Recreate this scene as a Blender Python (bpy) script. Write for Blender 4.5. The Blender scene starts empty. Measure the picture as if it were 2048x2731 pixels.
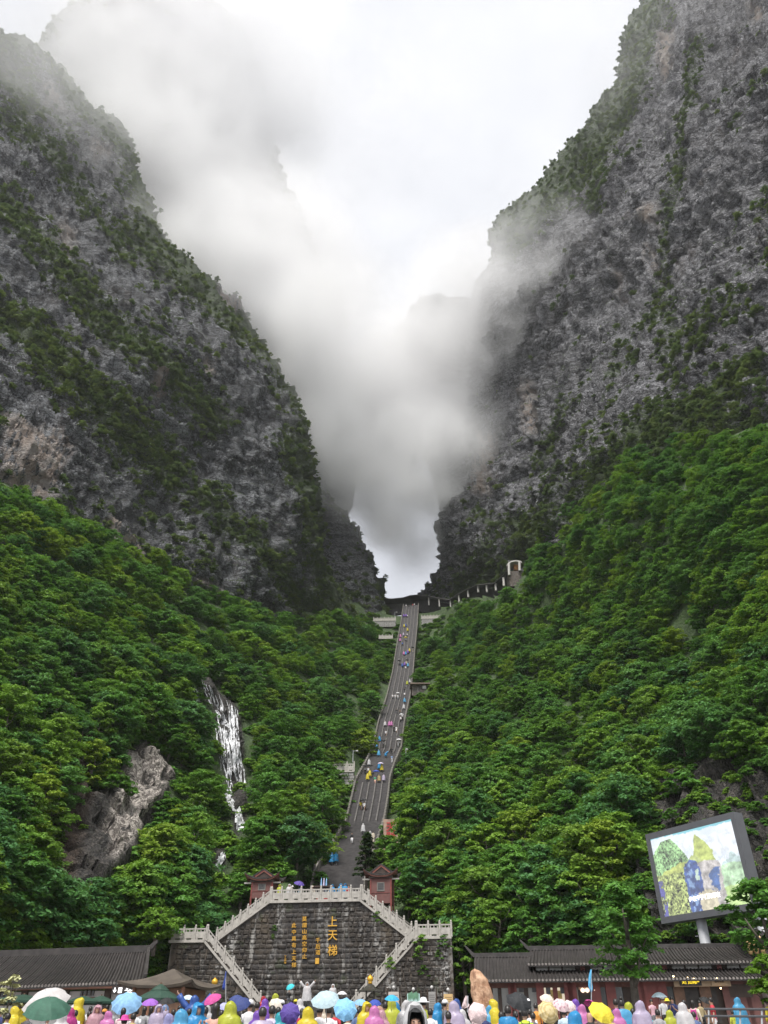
import bpy, bmesh, math, random
import numpy as np
from mathutils import Vector, Matrix

SC = bpy.context.scene
COL = SC.collection
# ------------------------------------------------------------------ camera
CAMZ = 1.6
PITCH = math.radians(35.0)
FPX, CX, CY = 2048.25, 1024.0, 1365.5
cam_data = bpy.data.cameras.new('camera')
cam_data.sensor_fit = 'VERTICAL'
cam_data.sensor_height = 36.0
cam_data.sensor_width = 27.0
cam_data.lens = 27.0
cam_data.clip_start = 0.1
cam_data.clip_end = 6000
cam = bpy.data.objects.new('camera', cam_data)
COL.objects.link(cam)
cam.location = (0, 0, CAMZ)
cam.rotation_euler = (math.radians(90) + PITCH, 0, 0)
SC.camera = cam
# ------------------------------------------------------------------ render settings
SC.render.engine = 'CYCLES'
SC.view_settings.view_transform = 'Standard'
SC.view_settings.look = 'None'
SC.view_settings.gamma = 1.0
SC.view_settings.use_curve_mapping = False
SC.view_settings.exposure = 1.8
SC.cycles.max_bounces = 12
SC.cycles.diffuse_bounces = 3
SC.cycles.glossy_bounces = 2
SC.cycles.transmission_bounces = 3
SC.cycles.transparent_max_bounces = 12
SC.cycles.volume_bounces = 10
SC.cycles.volume_step_rate = 0.6
SC.cycles.volume_max_steps = 96
SC.cycles.use_denoising = True
# ------------------------------------------------------------------ world: Nishita sky veiled by an even overcast layer
SUN_EL, SUN_AZ = math.radians(62), math.radians(200)
world = bpy.data.worlds.new('World')
SC.world = world
world.use_nodes = True
wn, wl = world.node_tree.nodes, world.node_tree.links
wn.clear()
w_out = wn.new('ShaderNodeOutputWorld')
w_bg = wn.new('ShaderNodeBackground')
w_bg.inputs['Strength'].default_value = 0.1
sky = wn.new('ShaderNodeTexSky')
sky.sky_type = 'NISHITA'
sky.sun_disc = False
sky.sun_elevation = SUN_EL
sky.sun_rotation = SUN_AZ
w_tc = wn.new('ShaderNodeTexCoord')
w_map = wn.new('ShaderNodeMapping')
w_map.inputs['Scale'].default_value = (1.6, 1.6, 2.6)
w_noise = wn.new('ShaderNodeTexNoise')
w_noise.inputs['Scale'].default_value = 1.9
w_noise.inputs['Detail'].default_value = 5
w_noise.inputs['Roughness'].default_value = 0.5
w_ramp = wn.new('ShaderNodeValToRGB')
w_ramp.color_ramp.elements[0].position = 0.32
w_ramp.color_ramp.elements[0].color = (2.15, 2.2, 2.34, 1)
w_ramp.color_ramp.elements[1].position = 0.66
w_ramp.color_ramp.elements[1].color = (2.92, 2.92, 2.99, 1)
w_mix = wn.new('ShaderNodeMix')
w_mix.data_type = 'RGBA'
w_mix.inputs['Factor'].default_value = 0.94
wl.new(w_tc.outputs['Generated'], w_map.inputs['Vector'])
wl.new(w_map.outputs['Vector'], w_noise.inputs['Vector'])
wl.new(w_noise.outputs['Fac'], w_ramp.inputs['Fac'])
wl.new(sky.outputs['Color'], w_mix.inputs['A'])
wl.new(w_ramp.outputs['Color'], w_mix.inputs['B'])
wl.new(w_mix.outputs['Result'], w_bg.inputs['Color'])
wl.new(w_bg.outputs['Background'], w_out.inputs['Surface'])
# ------------------------------------------------------------------ sun (diffused by cloud)
sun_data = bpy.data.lights.new('sun', 'SUN')
sun_data.energy = 1.5
sun_data.angle = math.radians(25)
sun_data.color = (1.0, 0.97, 0.92)
sun = bpy.data.objects.new('sun', sun_data)
COL.objects.link(sun)
# Nishita: rotation 0 puts the sun at +Y, growing clockwise seen from above
_sd = Vector((math.sin(SUN_AZ) * math.cos(SUN_EL), math.cos(SUN_AZ) * math.cos(SUN_EL), math.sin(SUN_EL)))
sun.rotation_euler = (-_sd).to_track_quat('-Z', 'Y').to_euler()
sun.location = (0, -40, 120)

# ================================================================== helpers
SN, CS = math.sin(PITCH), math.cos(PITCH)
def rays(px, py):
    v = CY - py
    return (px - CX), FPX * CS - v * SN, FPX * SN + v * CS
def pts(px, py, Y):
    """world points that lie at photo position px, py and distance Y"""
    px, py, Y = np.asarray(px, float), np.asarray(py, float), np.asarray(Y, float)
    x, y, z = rays(px, py)
    t = Y / y
    return np.stack([x * t, Y + 0 * t, z * t + CAMZ], -1)
def P(px, py, Y):
    return Vector(pts(px, py, Y).tolist())
def ground(y):
    return 0.042 * y
rng = np.random.default_rng(7)
_T = rng.random((32, 32, 32)).astype(np.float32)
def vnoise(p):
    p = np.asarray(p, np.float32)
    i = np.floor(p).astype(np.int32)
    f = p - i
    f = f * f * (3 - 2 * f)
    i &= 31
    j = (i + 1) & 31
    x0, y0, z0 = i[..., 0], i[..., 1], i[..., 2]
    x1, y1, z1 = j[..., 0], j[..., 1], j[..., 2]
    fx, fy, fz = f[..., 0], f[..., 1], f[..., 2]
    a = _T[x0, y0, z0] * (1 - fx) + _T[x1, y0, z0] * fx
    b = _T[x0, y1, z0] * (1 - fx) + _T[x1, y1, z0] * fx
    c = _T[x0, y0, z1] * (1 - fx) + _T[x1, y0, z1] * fx
    d = _T[x0, y1, z1] * (1 - fx) + _T[x1, y1, z1] * fx
    return (a * (1 - fy) + b * fy) * (1 - fz) + (c * (1 - fy) + d * fy) * fz
def fbm(p, octaves=4, rough=0.5, lac=2.03):
    p = np.asarray(p, np.float32)
    s, a, t = 0, 1.0, 0
    for k in range(octaves):
        s = s + a * (vnoise(p + 11.3 * k) * 2 - 1)
        t += a
        a *= rough
        p = p * lac
    return s / t
def ridged(p, octaves=4, rough=0.5):
    p = np.asarray(p, np.float32)
    s, a, t = 0, 1.0, 0
    for k in range(octaves):
        s = s + a * (1 - np.abs(vnoise(p + 7.7 * k) * 2 - 1) * 2)
        t += a
        a *= rough
        p = p * 2.1
    return s / t
class Field:
    """smooth scalar field through scattered photo points"""
    def __init__(s, data, c=140.0):
        d = np.array(data, float)
        s.p, s.c = d[:, :2], c
        v = np.log(d[:, 2])
        n = len(d)
        r = np.sqrt(((s.p[:, None] - s.p[None]) ** 2).sum(-1) + c * c) / 1000
        A = np.zeros((n + 3, n + 3))
        A[:n, :n] = r
        q = np.c_[np.ones(n), s.p / 1000]
        A[:n, n:] = q
        A[n:, :n] = q.T
        s.w = np.linalg.solve(A, np.r_[v, 0, 0, 0])
    def __call__(s, px, py):
        px, py = np.asarray(px, float), np.asarray(py, float)
        out = s.w[-3] + s.w[-2] * px / 1000 + s.w[-1] * py / 1000
        for (x, y), w in zip(s.p, s.w):
            out = out + w * np.sqrt((px - x) ** 2 + (py - y) ** 2 + s.c ** 2) / 1000
        return np.exp(out)
def inpoly(px, py, poly):
    px, py = np.asarray(px), np.asarray(py)
    r = np.zeros(np.broadcast(px, py).shape, bool)
    n = len(poly)
    for k in range(n):
        x1, y1 = poly[k]
        x2, y2 = poly[(k + 1) % n]
        c = ((y1 > py) != (y2 > py)) & (px < (x2 - x1) * (py - y1) / ((y2 - y1) or 1e-9) + x1)
        r ^= c
    return r
def pdist(px, py, poly):
    """distance in photo pixels to a polyline"""
    d = np.full(np.broadcast(px, py).shape, 1e9)
    for (x1, y1), (x2, y2) in zip(poly[:-1], poly[1:]):
        L = (x2 - x1) ** 2 + (y2 - y1) ** 2
        t = np.clip(((px - x1) * (x2 - x1) + (py - y1) * (y2 - y1)) / max(L, 1e-9), 0, 1)
        d = np.minimum(d, np.hypot(px - x1 - t * (x2 - x1), py - y1 - t * (y2 - y1)))
    return d
def tag(o, label=None, cat=None, group=None, kind=None):
    for k, v in (('label', label), ('category', cat), ('group', group), ('kind', kind)):
        if v:
            o[k] = v
    return o
def empty(name, loc=(0, 0, 0), rz=0.0):
    o = bpy.data.objects.new(name, None)
    o.empty_display_size = 0.2
    o.location = loc
    o.rotation_euler = (0, 0, rz)
    COL.objects.link(o)
    return o
def mesh_np(name, V, F, mat=None, smooth=True, attrs=None, mats=None, midx=None):
    me = bpy.data.meshes.new(name)
    V = np.asarray(V, np.float32)
    F = np.asarray(F, np.int32)
    k = F.shape[1]
    me.vertices.add(len(V))
    me.vertices.foreach_set('co', V.ravel())
    me.loops.add(F.size)
    me.loops.foreach_set('vertex_index', F.ravel())
    me.polygons.add(len(F))
    me.polygons.foreach_set('loop_start', np.arange(0, F.size, k, dtype=np.int32))
    me.update(calc_edges=True)
    me.polygons.foreach_set('use_smooth', np.full(len(F), smooth))
    if midx is not None:
        me.polygons.foreach_set('material_index', np.asarray(midx, np.int32))
    for an, av in (attrs or {}).items():
        av = np.asarray(av, np.float32)
        if av.ndim == 1:
            a = me.attributes.new(an, 'FLOAT', 'POINT')
            a.data.foreach_set('value', av)
        else:
            a = me.attributes.new(an, 'FLOAT_COLOR', 'POINT')
            a.data.foreach_set('color', np.c_[av, np.ones(len(av))].astype(np.float32).ravel())
    for m in (mats or ([mat] if mat else [])):
        me.materials.append(m)
    me.validate()
    return me
def link(name, me, parent=None, loc=None):
    o = bpy.data.objects.new(name, me)
    COL.objects.link(o)
    if parent is not None:
        o.parent = parent
    if loc is not None:
        o.location = loc
    return o
def grid_faces(nr, nc, flip=False):
    a = np.arange((nr - 1) * nc).reshape(nr - 1, nc)[:, :-1].ravel()
    q = np.c_[a, a + 1, a + nc + 1, a + nc]
    return q[:, ::-1] if flip else q

class MB:
    """collects plain shapes into one mesh"""
    def __init__(s):
        s.v, s.f, s.m = [], [], []
    def add(s, v, f, mi=0):
        n = len(s.v)
        s.v += [tuple(x) for x in v]
        s.f += [tuple(i + n for i in q) for q in f]
        s.m += [mi] * len(f)
        return s
    def box(s, c, size, rz=0.0, mi=0, mtx=None):
        hx, hy, hz = size[0] / 2, size[1] / 2, size[2] / 2
        cz, sz = math.cos(rz), math.sin(rz)
        vs = []
        for x, y, z in ((-1, -1, -1), (1, -1, -1), (1, 1, -1), (-1, 1, -1), (-1, -1, 1), (1, -1, 1), (1, 1, 1), (-1, 1, 1)):
            X, Y = x * hx, y * hy
            p = Vector((c[0] + X * cz - Y * sz, c[1] + X * sz + Y * cz, c[2] + z * hz))
            vs.append(mtx @ p if mtx else p)
        return s.add(vs, [(0, 3, 2, 1), (4, 5, 6, 7), (0, 1, 5, 4), (1, 2, 6, 5), (2, 3, 7, 6), (3, 0, 4, 7)], mi)
    def hexa(s, b, t, mi=0):
        """solid between two quads b, t (each 4 points, same winding)"""
        return s.add(list(b) + list(t), [(3, 2, 1, 0), (4, 5, 6, 7), (0, 1, 5, 4), (1, 2, 6, 5), (2, 3, 7, 6), (3, 0, 4, 7)], mi)
    def tube(s, path, rad, n=8, mi=0, caps=True):
        path = [Vector(p) for p in path]
        if not hasattr(rad, '__len__'):
            rad = [rad] * len(path)
        base = len(s.v)
        for i, p in enumerate(path):
            d = (path[min(i + 1, len(path) - 1)] - path[max(i - 1, 0)])
            d = d.normalized() if d.length > 1e-9 else Vector((0, 0, 1))
            a = d.cross(Vector((1, 0, 0)) if abs(d.x) < 0.9 else Vector((0, 1, 0))).normalized()
            b = d.cross(a)
            for k in range(n):
                t = 2 * math.pi * k / n
                s.v.append(tuple(p + (a * math.cos(t) + b * math.sin(t)) * rad[i]))
        m = len(path)
        for i in range(m - 1):
            for k in range(n):
                k2 = (k + 1) % n
                s.f.append((base + i * n + k, base + i * n + k2, base + (i + 1) * n + k2, base + (i + 1) * n + k))
                s.m.append(mi)
        if caps:
            s.f.append(tuple(base + k for k in range(n))[::-1]); s.m.append(mi)
            s.f.append(tuple(base + (m - 1) * n + k for k in range(n))); s.m.append(mi)
        return s
    def lathe(s, c, prof, n=12, mi=0, sx=1.0, sy=1.0):
        """prof: list of (radius, z)"""
        base = len(s.v)
        for r, z in prof:
            for k in range(n):
                t = 2 * math.pi * k / n
                s.v.append((c[0] + r * sx * math.cos(t), c[1] + r * sy * math.sin(t), c[2] + z))
        m = len(prof)
        for i in range(m - 1):
            for k in range(n):
                k2 = (k + 1) % n
                s.f.append((base + i * n + k, base + i * n + k2, base + (i + 1) * n + k2, base + (i + 1) * n + k)); s.m.append(mi)
        s.f.append(tuple(base + k for k in range(n))[::-1]); s.m.append(mi)
        s.f.append(tuple(base + (m - 1) * n + k for k in range(n))); s.m.append(mi)
        return s
    def mesh(s, name, mats, smooth=False):
        me = bpy.data.meshes.new(name)
        me.from_pydata(s.v, [], s.f)
        for m in (mats if isinstance(mats, (list, tuple)) else [mats]):
            me.materials.append(m)
        me.polygons.foreach_set('material_index', s.m)
        me.polygons.foreach_set('use_smooth', [smooth] * len(s.f))
        me.update()
        return me
    def build(s, name, mats, parent=None, loc=None, smooth=False):
        return link(name, s.mesh(name, mats, smooth), parent, loc)

# ================================================================== materials
def new_mat(name):
    m = bpy.data.materials.new(name)
    m.use_nodes = True
    nt = m.node_tree
    b = nt.nodes['Principled BSDF']
    return m, nt.nodes, nt.links, b
def rgb(c):
    return (c[0], c[1], c[2], 1.0)
def plain(name, c, rough=0.6, var=0.12, scale=6.0, metal=0.0, bump=0.0, spec=0.5, rnd=0.0):
    """a colour broken up by procedural noise"""
    m, n, l, b = new_mat(name)
    b.inputs['Roughness'].default_value = rough
    b.inputs['Metallic'].default_value = metal
    b.inputs['Specular IOR Level'].default_value = spec
    tc = n.new('ShaderNodeTexCoord')
    no = n.new('ShaderNodeTexNoise')
    no.inputs['Scale'].default_value = scale
    no.inputs['Detail'].default_value = 4
    l.new(tc.outputs['Object'], no.inputs['Vector'])
    r = n.new('ShaderNodeValToRGB')
    r.color_ramp.elements[0].position = 0.3
    r.color_ramp.elements[1].position = 0.7
    r.color_ramp.elements[0].color = rgb([max(0, x * (1 - var)) for x in c])
    r.color_ramp.elements[1].color = rgb([min(1, x * (1 + var)) for x in c])
    l.new(no.outputs['Fac'], r.inputs['Fac'])
    out = r.outputs['Color']
    if rnd:
        oi = n.new('ShaderNodeObjectInfo')
        mr = n.new('ShaderNodeMapRange')
        mr.inputs['To Min'].default_value = 1 - rnd
        mr.inputs['To Max'].default_value = 1 + rnd
        l.new(oi.outputs['Random'], mr.inputs['Value'])
        vm = n.new('ShaderNodeVectorMath'); vm.operation = 'SCALE'
        l.new(out, vm.inputs[0]); l.new(mr.outputs['Result'], vm.inputs['Scale'])
        out = vm.outputs['Vector']
    l.new(out, b.inputs['Base Color'])
    if bump:
        bp = n.new('ShaderNodeBump')
        bp.inputs['Strength'].default_value = bump
        bp.inputs['Distance'].default_value = 0.02
        l.new(no.outputs['Fac'], bp.inputs['Height'])
        l.new(bp.outputs['Normal'], b.inputs['Normal'])
    return m
def mixc(n, l, fac, a, b, blend='MIX'):
    x = n.new('ShaderNodeMix'); x.data_type = 'RGBA'; x.blend_type = blend
    if isinstance(fac, float): x.inputs['Factor'].default_value = fac
    else: l.new(fac, x.inputs['Factor'])
    for s, v in (('A', a), ('B', b)):
        if isinstance(v, (tuple, list)): x.inputs[s].default_value = rgb(v)
        else: l.new(v, x.inputs[s])
    return x.outputs['Result']
def noise_node(n, l, vec, scale, detail=5, rough=0.55, stretch=None):
    no = n.new('ShaderNodeTexNoise')
    no.inputs['Scale'].default_value = scale
    no.inputs['Detail'].default_value = detail
    no.inputs['Roughness'].default_value = rough
    if stretch:
        mp = n.new('ShaderNodeMapping'); mp.inputs['Scale'].default_value = stretch
        l.new(vec, mp.inputs['Vector']); vec = mp.outputs['Vector']
    l.new(vec, no.inputs['Vector'])
    return no.outputs['Fac']
def ramp(n, l, fac, lo, hi, a=0.0, b=1.0):
    mr = n.new('ShaderNodeMapRange'); mr.interpolation_type = 'SMOOTHSTEP'
    for k, v in (('From Min', lo), ('From Max', hi), ('To Min', a), ('To Max', b)):
        mr.inputs[k].default_value = v
    l.new(fac, mr.inputs['Value'])
    return mr.outputs['Result']
def math_n(n, l, op, a, b=None):
    m = n.new('ShaderNodeMath'); m.operation = op
    for i, v in enumerate((a, b)):
        if v is None: continue
        if isinstance(v, (int, float)): m.inputs[i].default_value = v
        else: l.new(v, m.inputs[i])
    return m.outputs[0]
def rock_material(name, dark, light, strata_tilt=0.35):
    """grey limestone: mottled beds, vertical water streaks, pale scars (attr pale), mossy ledges (attr moss)"""
    m, n, l, b = new_mat(name)
    geo = n.new('ShaderNodeNewGeometry')
    pos = geo.outputs['Position']
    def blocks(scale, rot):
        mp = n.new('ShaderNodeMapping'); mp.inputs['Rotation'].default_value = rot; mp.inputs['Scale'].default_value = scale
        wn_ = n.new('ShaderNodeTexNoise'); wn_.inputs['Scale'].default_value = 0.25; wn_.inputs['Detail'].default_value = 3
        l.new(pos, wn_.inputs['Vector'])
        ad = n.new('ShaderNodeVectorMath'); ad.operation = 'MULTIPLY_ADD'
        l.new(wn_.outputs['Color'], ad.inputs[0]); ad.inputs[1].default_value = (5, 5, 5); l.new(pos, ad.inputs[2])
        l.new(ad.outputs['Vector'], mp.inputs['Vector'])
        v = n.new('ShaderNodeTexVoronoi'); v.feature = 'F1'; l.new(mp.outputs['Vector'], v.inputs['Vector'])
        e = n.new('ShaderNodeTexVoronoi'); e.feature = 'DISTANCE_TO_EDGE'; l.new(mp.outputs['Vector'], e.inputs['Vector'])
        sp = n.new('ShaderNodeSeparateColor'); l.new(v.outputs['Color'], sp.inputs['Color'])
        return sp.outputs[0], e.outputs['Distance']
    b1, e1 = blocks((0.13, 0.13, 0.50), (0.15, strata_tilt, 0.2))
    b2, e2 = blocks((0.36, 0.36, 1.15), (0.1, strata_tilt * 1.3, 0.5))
    big = noise_node(n, l, pos, 0.035, 4)
    mid = noise_node(n, l, pos, 0.22, 7, 0.68)
    fine = noise_node(n, l, pos, 1.3, 5, 0.7)
    streak = noise_node(n, l, pos, 0.5, 5, 0.6, (1.0, 1.0, 0.07))
    mp3 = n.new('ShaderNodeMapping'); mp3.inputs['Rotation'].default_value = (0.1, strata_tilt * 1.2, 0.1); mp3.inputs['Scale'].default_value = (0.35, 0.35, 1.8)
    l.new(pos, mp3.inputs['Vector'])
    bands = noise_node(n, l, mp3.outputs['Vector'], 0.10, 6, 0.68)
    facet = math_n(n, l, 'ADD', math_n(n, l, 'MULTIPLY', b1, 0.26), math_n(n, l, 'MULTIPLY', b2, 0.26))
    mp4 = n.new('ShaderNodeMapping'); mp4.inputs['Rotation'].default_value = (0.1, strata_tilt * 1.3, 0.2); mp4.inputs['Scale'].default_value = (0.16, 0.30, 1.15)
    wf = n.new('ShaderNodeTexNoise'); wf.inputs['Scale'].default_value = 0.12; wf.inputs['Detail'].default_value = 3; l.new(pos, wf.inputs['Vector'])
    af = n.new('ShaderNodeVectorMath'); af.operation = 'MULTIPLY_ADD'; l.new(wf.outputs['Color'], af.inputs[0]); af.inputs[1].default_value = (5, 5, 5); l.new(pos, af.inputs[2])
    l.new(af.outputs['Vector'], mp4.inputs['Vector'])
    flake = noise_node(n, l, mp4.outputs['Vector'], 0.62, 3, 0.6)
    flake = ramp(n, l, flake, 0.36, 0.62)
    facet = math_n(n, l, 'ADD', facet, math_n(n, l, 'MULTIPLY', mid, 0.16))
    facet = math_n(n, l, 'ADD', facet, math_n(n, l, 'MULTIPLY', flake, 0.30))
    facet = math_n(n, l, 'ADD', facet, math_n(n, l, 'MULTIPLY', bands, 1.12))
    c = mixc(n, l, ramp(n, l, facet, 0.76, 1.14), dark, light)
    c = mixc(n, l, ramp(n, l, facet, 1.12, 1.30, 0, 0.7), c, [min(1, x * 1.7) for x in light])
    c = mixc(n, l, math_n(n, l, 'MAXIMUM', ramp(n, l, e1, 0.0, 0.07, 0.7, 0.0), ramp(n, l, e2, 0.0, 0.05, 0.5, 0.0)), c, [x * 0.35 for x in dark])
    # long bedding cracks and upright joints
    for sc_, ro_, k_ in (((0.022, 0.022, 0.15), (0.05, strata_tilt * 1.25, 0.1), 0.8), ((0.11, 0.11, 0.012), (0.06, strata_tilt * 0.25, 0.3), 0.65)):
        mq = n.new('ShaderNodeMapping'); mq.inputs['Rotation'].default_value = ro_; mq.inputs['Scale'].default_value = sc_
        wq = n.new('ShaderNodeTexNoise'); wq.inputs['Scale'].default_value = 0.07; wq.inputs['Detail'].default_value = 4; l.new(pos, wq.inputs['Vector'])
        aq = n.new('ShaderNodeVectorMath'); aq.operation = 'MULTIPLY_ADD'; l.new(wq.outputs['Color'], aq.inputs[0]); aq.inputs[1].default_value = (14, 14, 14); l.new(pos, aq.inputs[2])
        l.new(aq.outputs['Vector'], mq.inputs['Vector'])
        vq = n.new('ShaderNodeTexVoronoi'); vq.feature = 'DISTANCE_TO_EDGE'; l.new(mq.outputs['Vector'], vq.inputs['Vector'])
        c = mixc(n, l, ramp(n, l, vq.outputs['Distance'], 0.0, 0.075, k_, 0.0), c, [x * 0.4 for x in dark])
    vs = noise_node(n, l, pos, 0.16, 4, 0.6, (1.0, 1.0, 0.12))
    c = mixc(n, l, ramp(n, l, vs, 0.55, 0.68, 0, 0.5), c, [x * 0.7 for x in dark])
    c = mixc(n, l, ramp(n, l, big, 0.35, 0.7), c, mixc(n, l, 0.35, c, (0.14, 0.142, 0.152)))
    c = mixc(n, l, ramp(n, l, streak, 0.56, 0.74, 0, 0.55), c, [x * 0.45 for x in dark])
    # fresh fracture faces catch lighter stone
    fr = ramp(n, l, fine, 0.6, 0.74, 0, 0.55)
    c = mixc(n, l, fr, c, [min(1, x * 1.5) for x in light])
    pa = n.new('ShaderNodeAttribute'); pa.attribute_name = 'pale'
    s2 = noise_node(n, l, pos, 0.42, 5, 0.7, (1.0, 1.0, 0.10))
    f = math_n(n, l, 'MULTIPLY', pa.outputs['Fac'], ramp(n, l, s2, 0.40, 0.50))
    warm = mixc(n, l, ramp(n, l, mid, 0.4, 0.62), (0.50, 0.40, 0.34), (0.62, 0.57, 0.53))
    c = mixc(n, l, f, c, warm)
    # rusty seepage
    ru = math_n(n, l, 'MULTIPLY', ramp(n, l, noise_node(n, l, pos, 0.06, 3, 0.5), 0.58, 0.7, 0, 0.2), ramp(n, l, streak, 0.4, 0.6))
    c = mixc(n, l, ru, c, (0.16, 0.095, 0.06))
    mo = n.new('ShaderNodeAttribute'); mo.attribute_name = 'moss'
    f2 = math_n(n, l, 'ADD', mo.outputs['Fac'], ramp(n, l, fine, 0.3, 0.7, -0.3, 0.3))
    f2 = ramp(n, l, f2, 0.35, 0.75)
    moss = mixc(n, l, ramp(n, l, mid, 0.35, 0.65), (0.060, 0.092, 0.046), (0.13, 0.18, 0.08))
    c = mixc(n, l, f2, c, moss)
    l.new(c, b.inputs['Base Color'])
    b.inputs['Roughness'].default_value = 0.72
    b.inputs['Specular IOR Level'].default_value = 0.4
    vo = n.new('ShaderNodeTexVoronoi'); vo.feature = 'F1'
    mp = n.new('ShaderNodeMapping')
    mp.inputs['Rotation'].default_value = (0.3, strata_tilt, 0.2)
    mp.inputs['Scale'].default_value = (0.36, 0.36, 0.75)
    l.new(pos, mp.inputs['Vector']); l.new(mp.outputs['Vector'], vo.inputs['Vector'])
    h = math_n(n, l, 'ADD', math_n(n, l, 'MULTIPLY', vo.outputs['Distance'], 0.8), math_n(n, l, 'MULTIPLY', mid, 1.1))
    h = math_n(n, l, 'ADD', h, math_n(n, l, 'MULTIPLY', fine, 0.6))
    h = math_n(n, l, 'ADD', h, math_n(n, l, 'ADD', math_n(n, l, 'MULTIPLY', b1, 0.9), math_n(n, l, 'MULTIPLY', b2, 0.5)))
    h = math_n(n, l, 'ADD', h, math_n(n, l, 'ADD', ramp(n, l, e1, 0.0, 0.10, -0.7, 0.0), ramp(n, l, e2, 0.0, 0.08, -0.4, 0.0)))
    h = math_n(n, l, 'ADD', h, math_n(n, l, 'MULTIPLY', flake, 0.9))
    bp = n.new('ShaderNodeBump')
    bp.inputs['Strength'].default_value = 1.0
    bp.inputs['Distance'].default_value = 2.2
    l.new(h, bp.inputs['Height'])
    l.new(bp.outputs['Normal'], b.inputs['Normal'])
    return m
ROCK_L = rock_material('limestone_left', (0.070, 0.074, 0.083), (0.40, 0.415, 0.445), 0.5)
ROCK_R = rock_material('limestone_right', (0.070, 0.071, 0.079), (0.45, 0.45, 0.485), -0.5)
# ================================================================== terrain
def interp(poly):
    a = np.array(sorted(poly, key=lambda q: q[1]), float)
    return lambda py: np.interp(py, a[:, 1], a[:, 0])
def rock_disp(V, N, amp=1.0, tilt=(0.35, 0.0), seed=0.0):
    """crags: big bulges, tilted beds, blocky fractures"""
    p = V + seed
    w = np.stack([fbm(p / 30 + 3, 3), fbm(p / 30 + 9, 3), fbm(p / 30 + 17, 3)], -1) * 9
    q = p + w
    bed = q[:, 2] + tilt[0] * q[:, 0] + tilt[1] * q[:, 1]
    d = 8.0 * fbm(p / 45, 3) + 3.0 * ridged(np.c_[p[:, 0] / 24, p[:, 1] / 24, p[:, 2] / 110], 3) + 3.2 * ridged(np.c_[q[:, 0] / 13, q[:, 1] / 13, q[:, 2] / 34], 3)
    for per, a in ((14.0, 3.6), (6.0, 2.2), (3.0, 1.1)):
        t = bed / per + 1.2 * fbm(p / 22 + per, 2)
        s = t - np.floor(t)
        d = d + a * (s ** 2 - 0.33) * (0.4 + 0.9 * vnoise(p / 17 + per))
    blk = np.stack([q[:, 0] / 4.2, q[:, 1] / 4.2, (bed) / 3.0], -1)
    d = d + 2.6 * (_T[tuple((np.floor(blk).astype(int) & 31).T)] - 0.5) * np.clip(vnoise(p / 9) * 1.6 - 0.2, 0, 1)
    blk = np.stack([p[:, 0] / 2.0, p[:, 1] / 2.0, (p[:, 2] + tilt[0] * p[:, 0]) / 1.7], -1) + 0.6 * fbm(p / 3, 2)[:, None]
    d = d + 1.3 * (_T[tuple((np.floor(blk).astype(int) & 31).T)] - 0.5)
    d = d + 1.6 * np.clip(ridged(np.c_[q[:, 0] / 5, q[:, 1] / 5, bed / 9], 3), -1, 1)
    d = d + 1.0 * fbm(p / 5.0, 4, 0.62) + 0.5 * fbm(p / 1.7, 2, 0.6)
    return V + N * (d * amp)[:, None]
def grid_normals(G, toward=True):
    du = np.gradient(G, axis=1); dv = np.gradient(G, axis=0)
    n = np.cross(du, dv)
    n /= np.linalg.norm(n, axis=-1, keepdims=True) + 1e-9
    return n
PALE = []   # (polygon, strength)
def pale_mask(px, py, polys, soft=25.0):
    m = np.zeros(np.broadcast(px, py).shape)
    for poly, s in polys:
        ins = inpoly(px, py, poly)
        d = pdist(px, py, poly + [poly[0]])
        m = np.maximum(m, np.where(ins, np.clip(0.35 + d / soft, 0, 1), np.clip(0.35 - d / soft, 0, 1)) * s)
    return m
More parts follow.
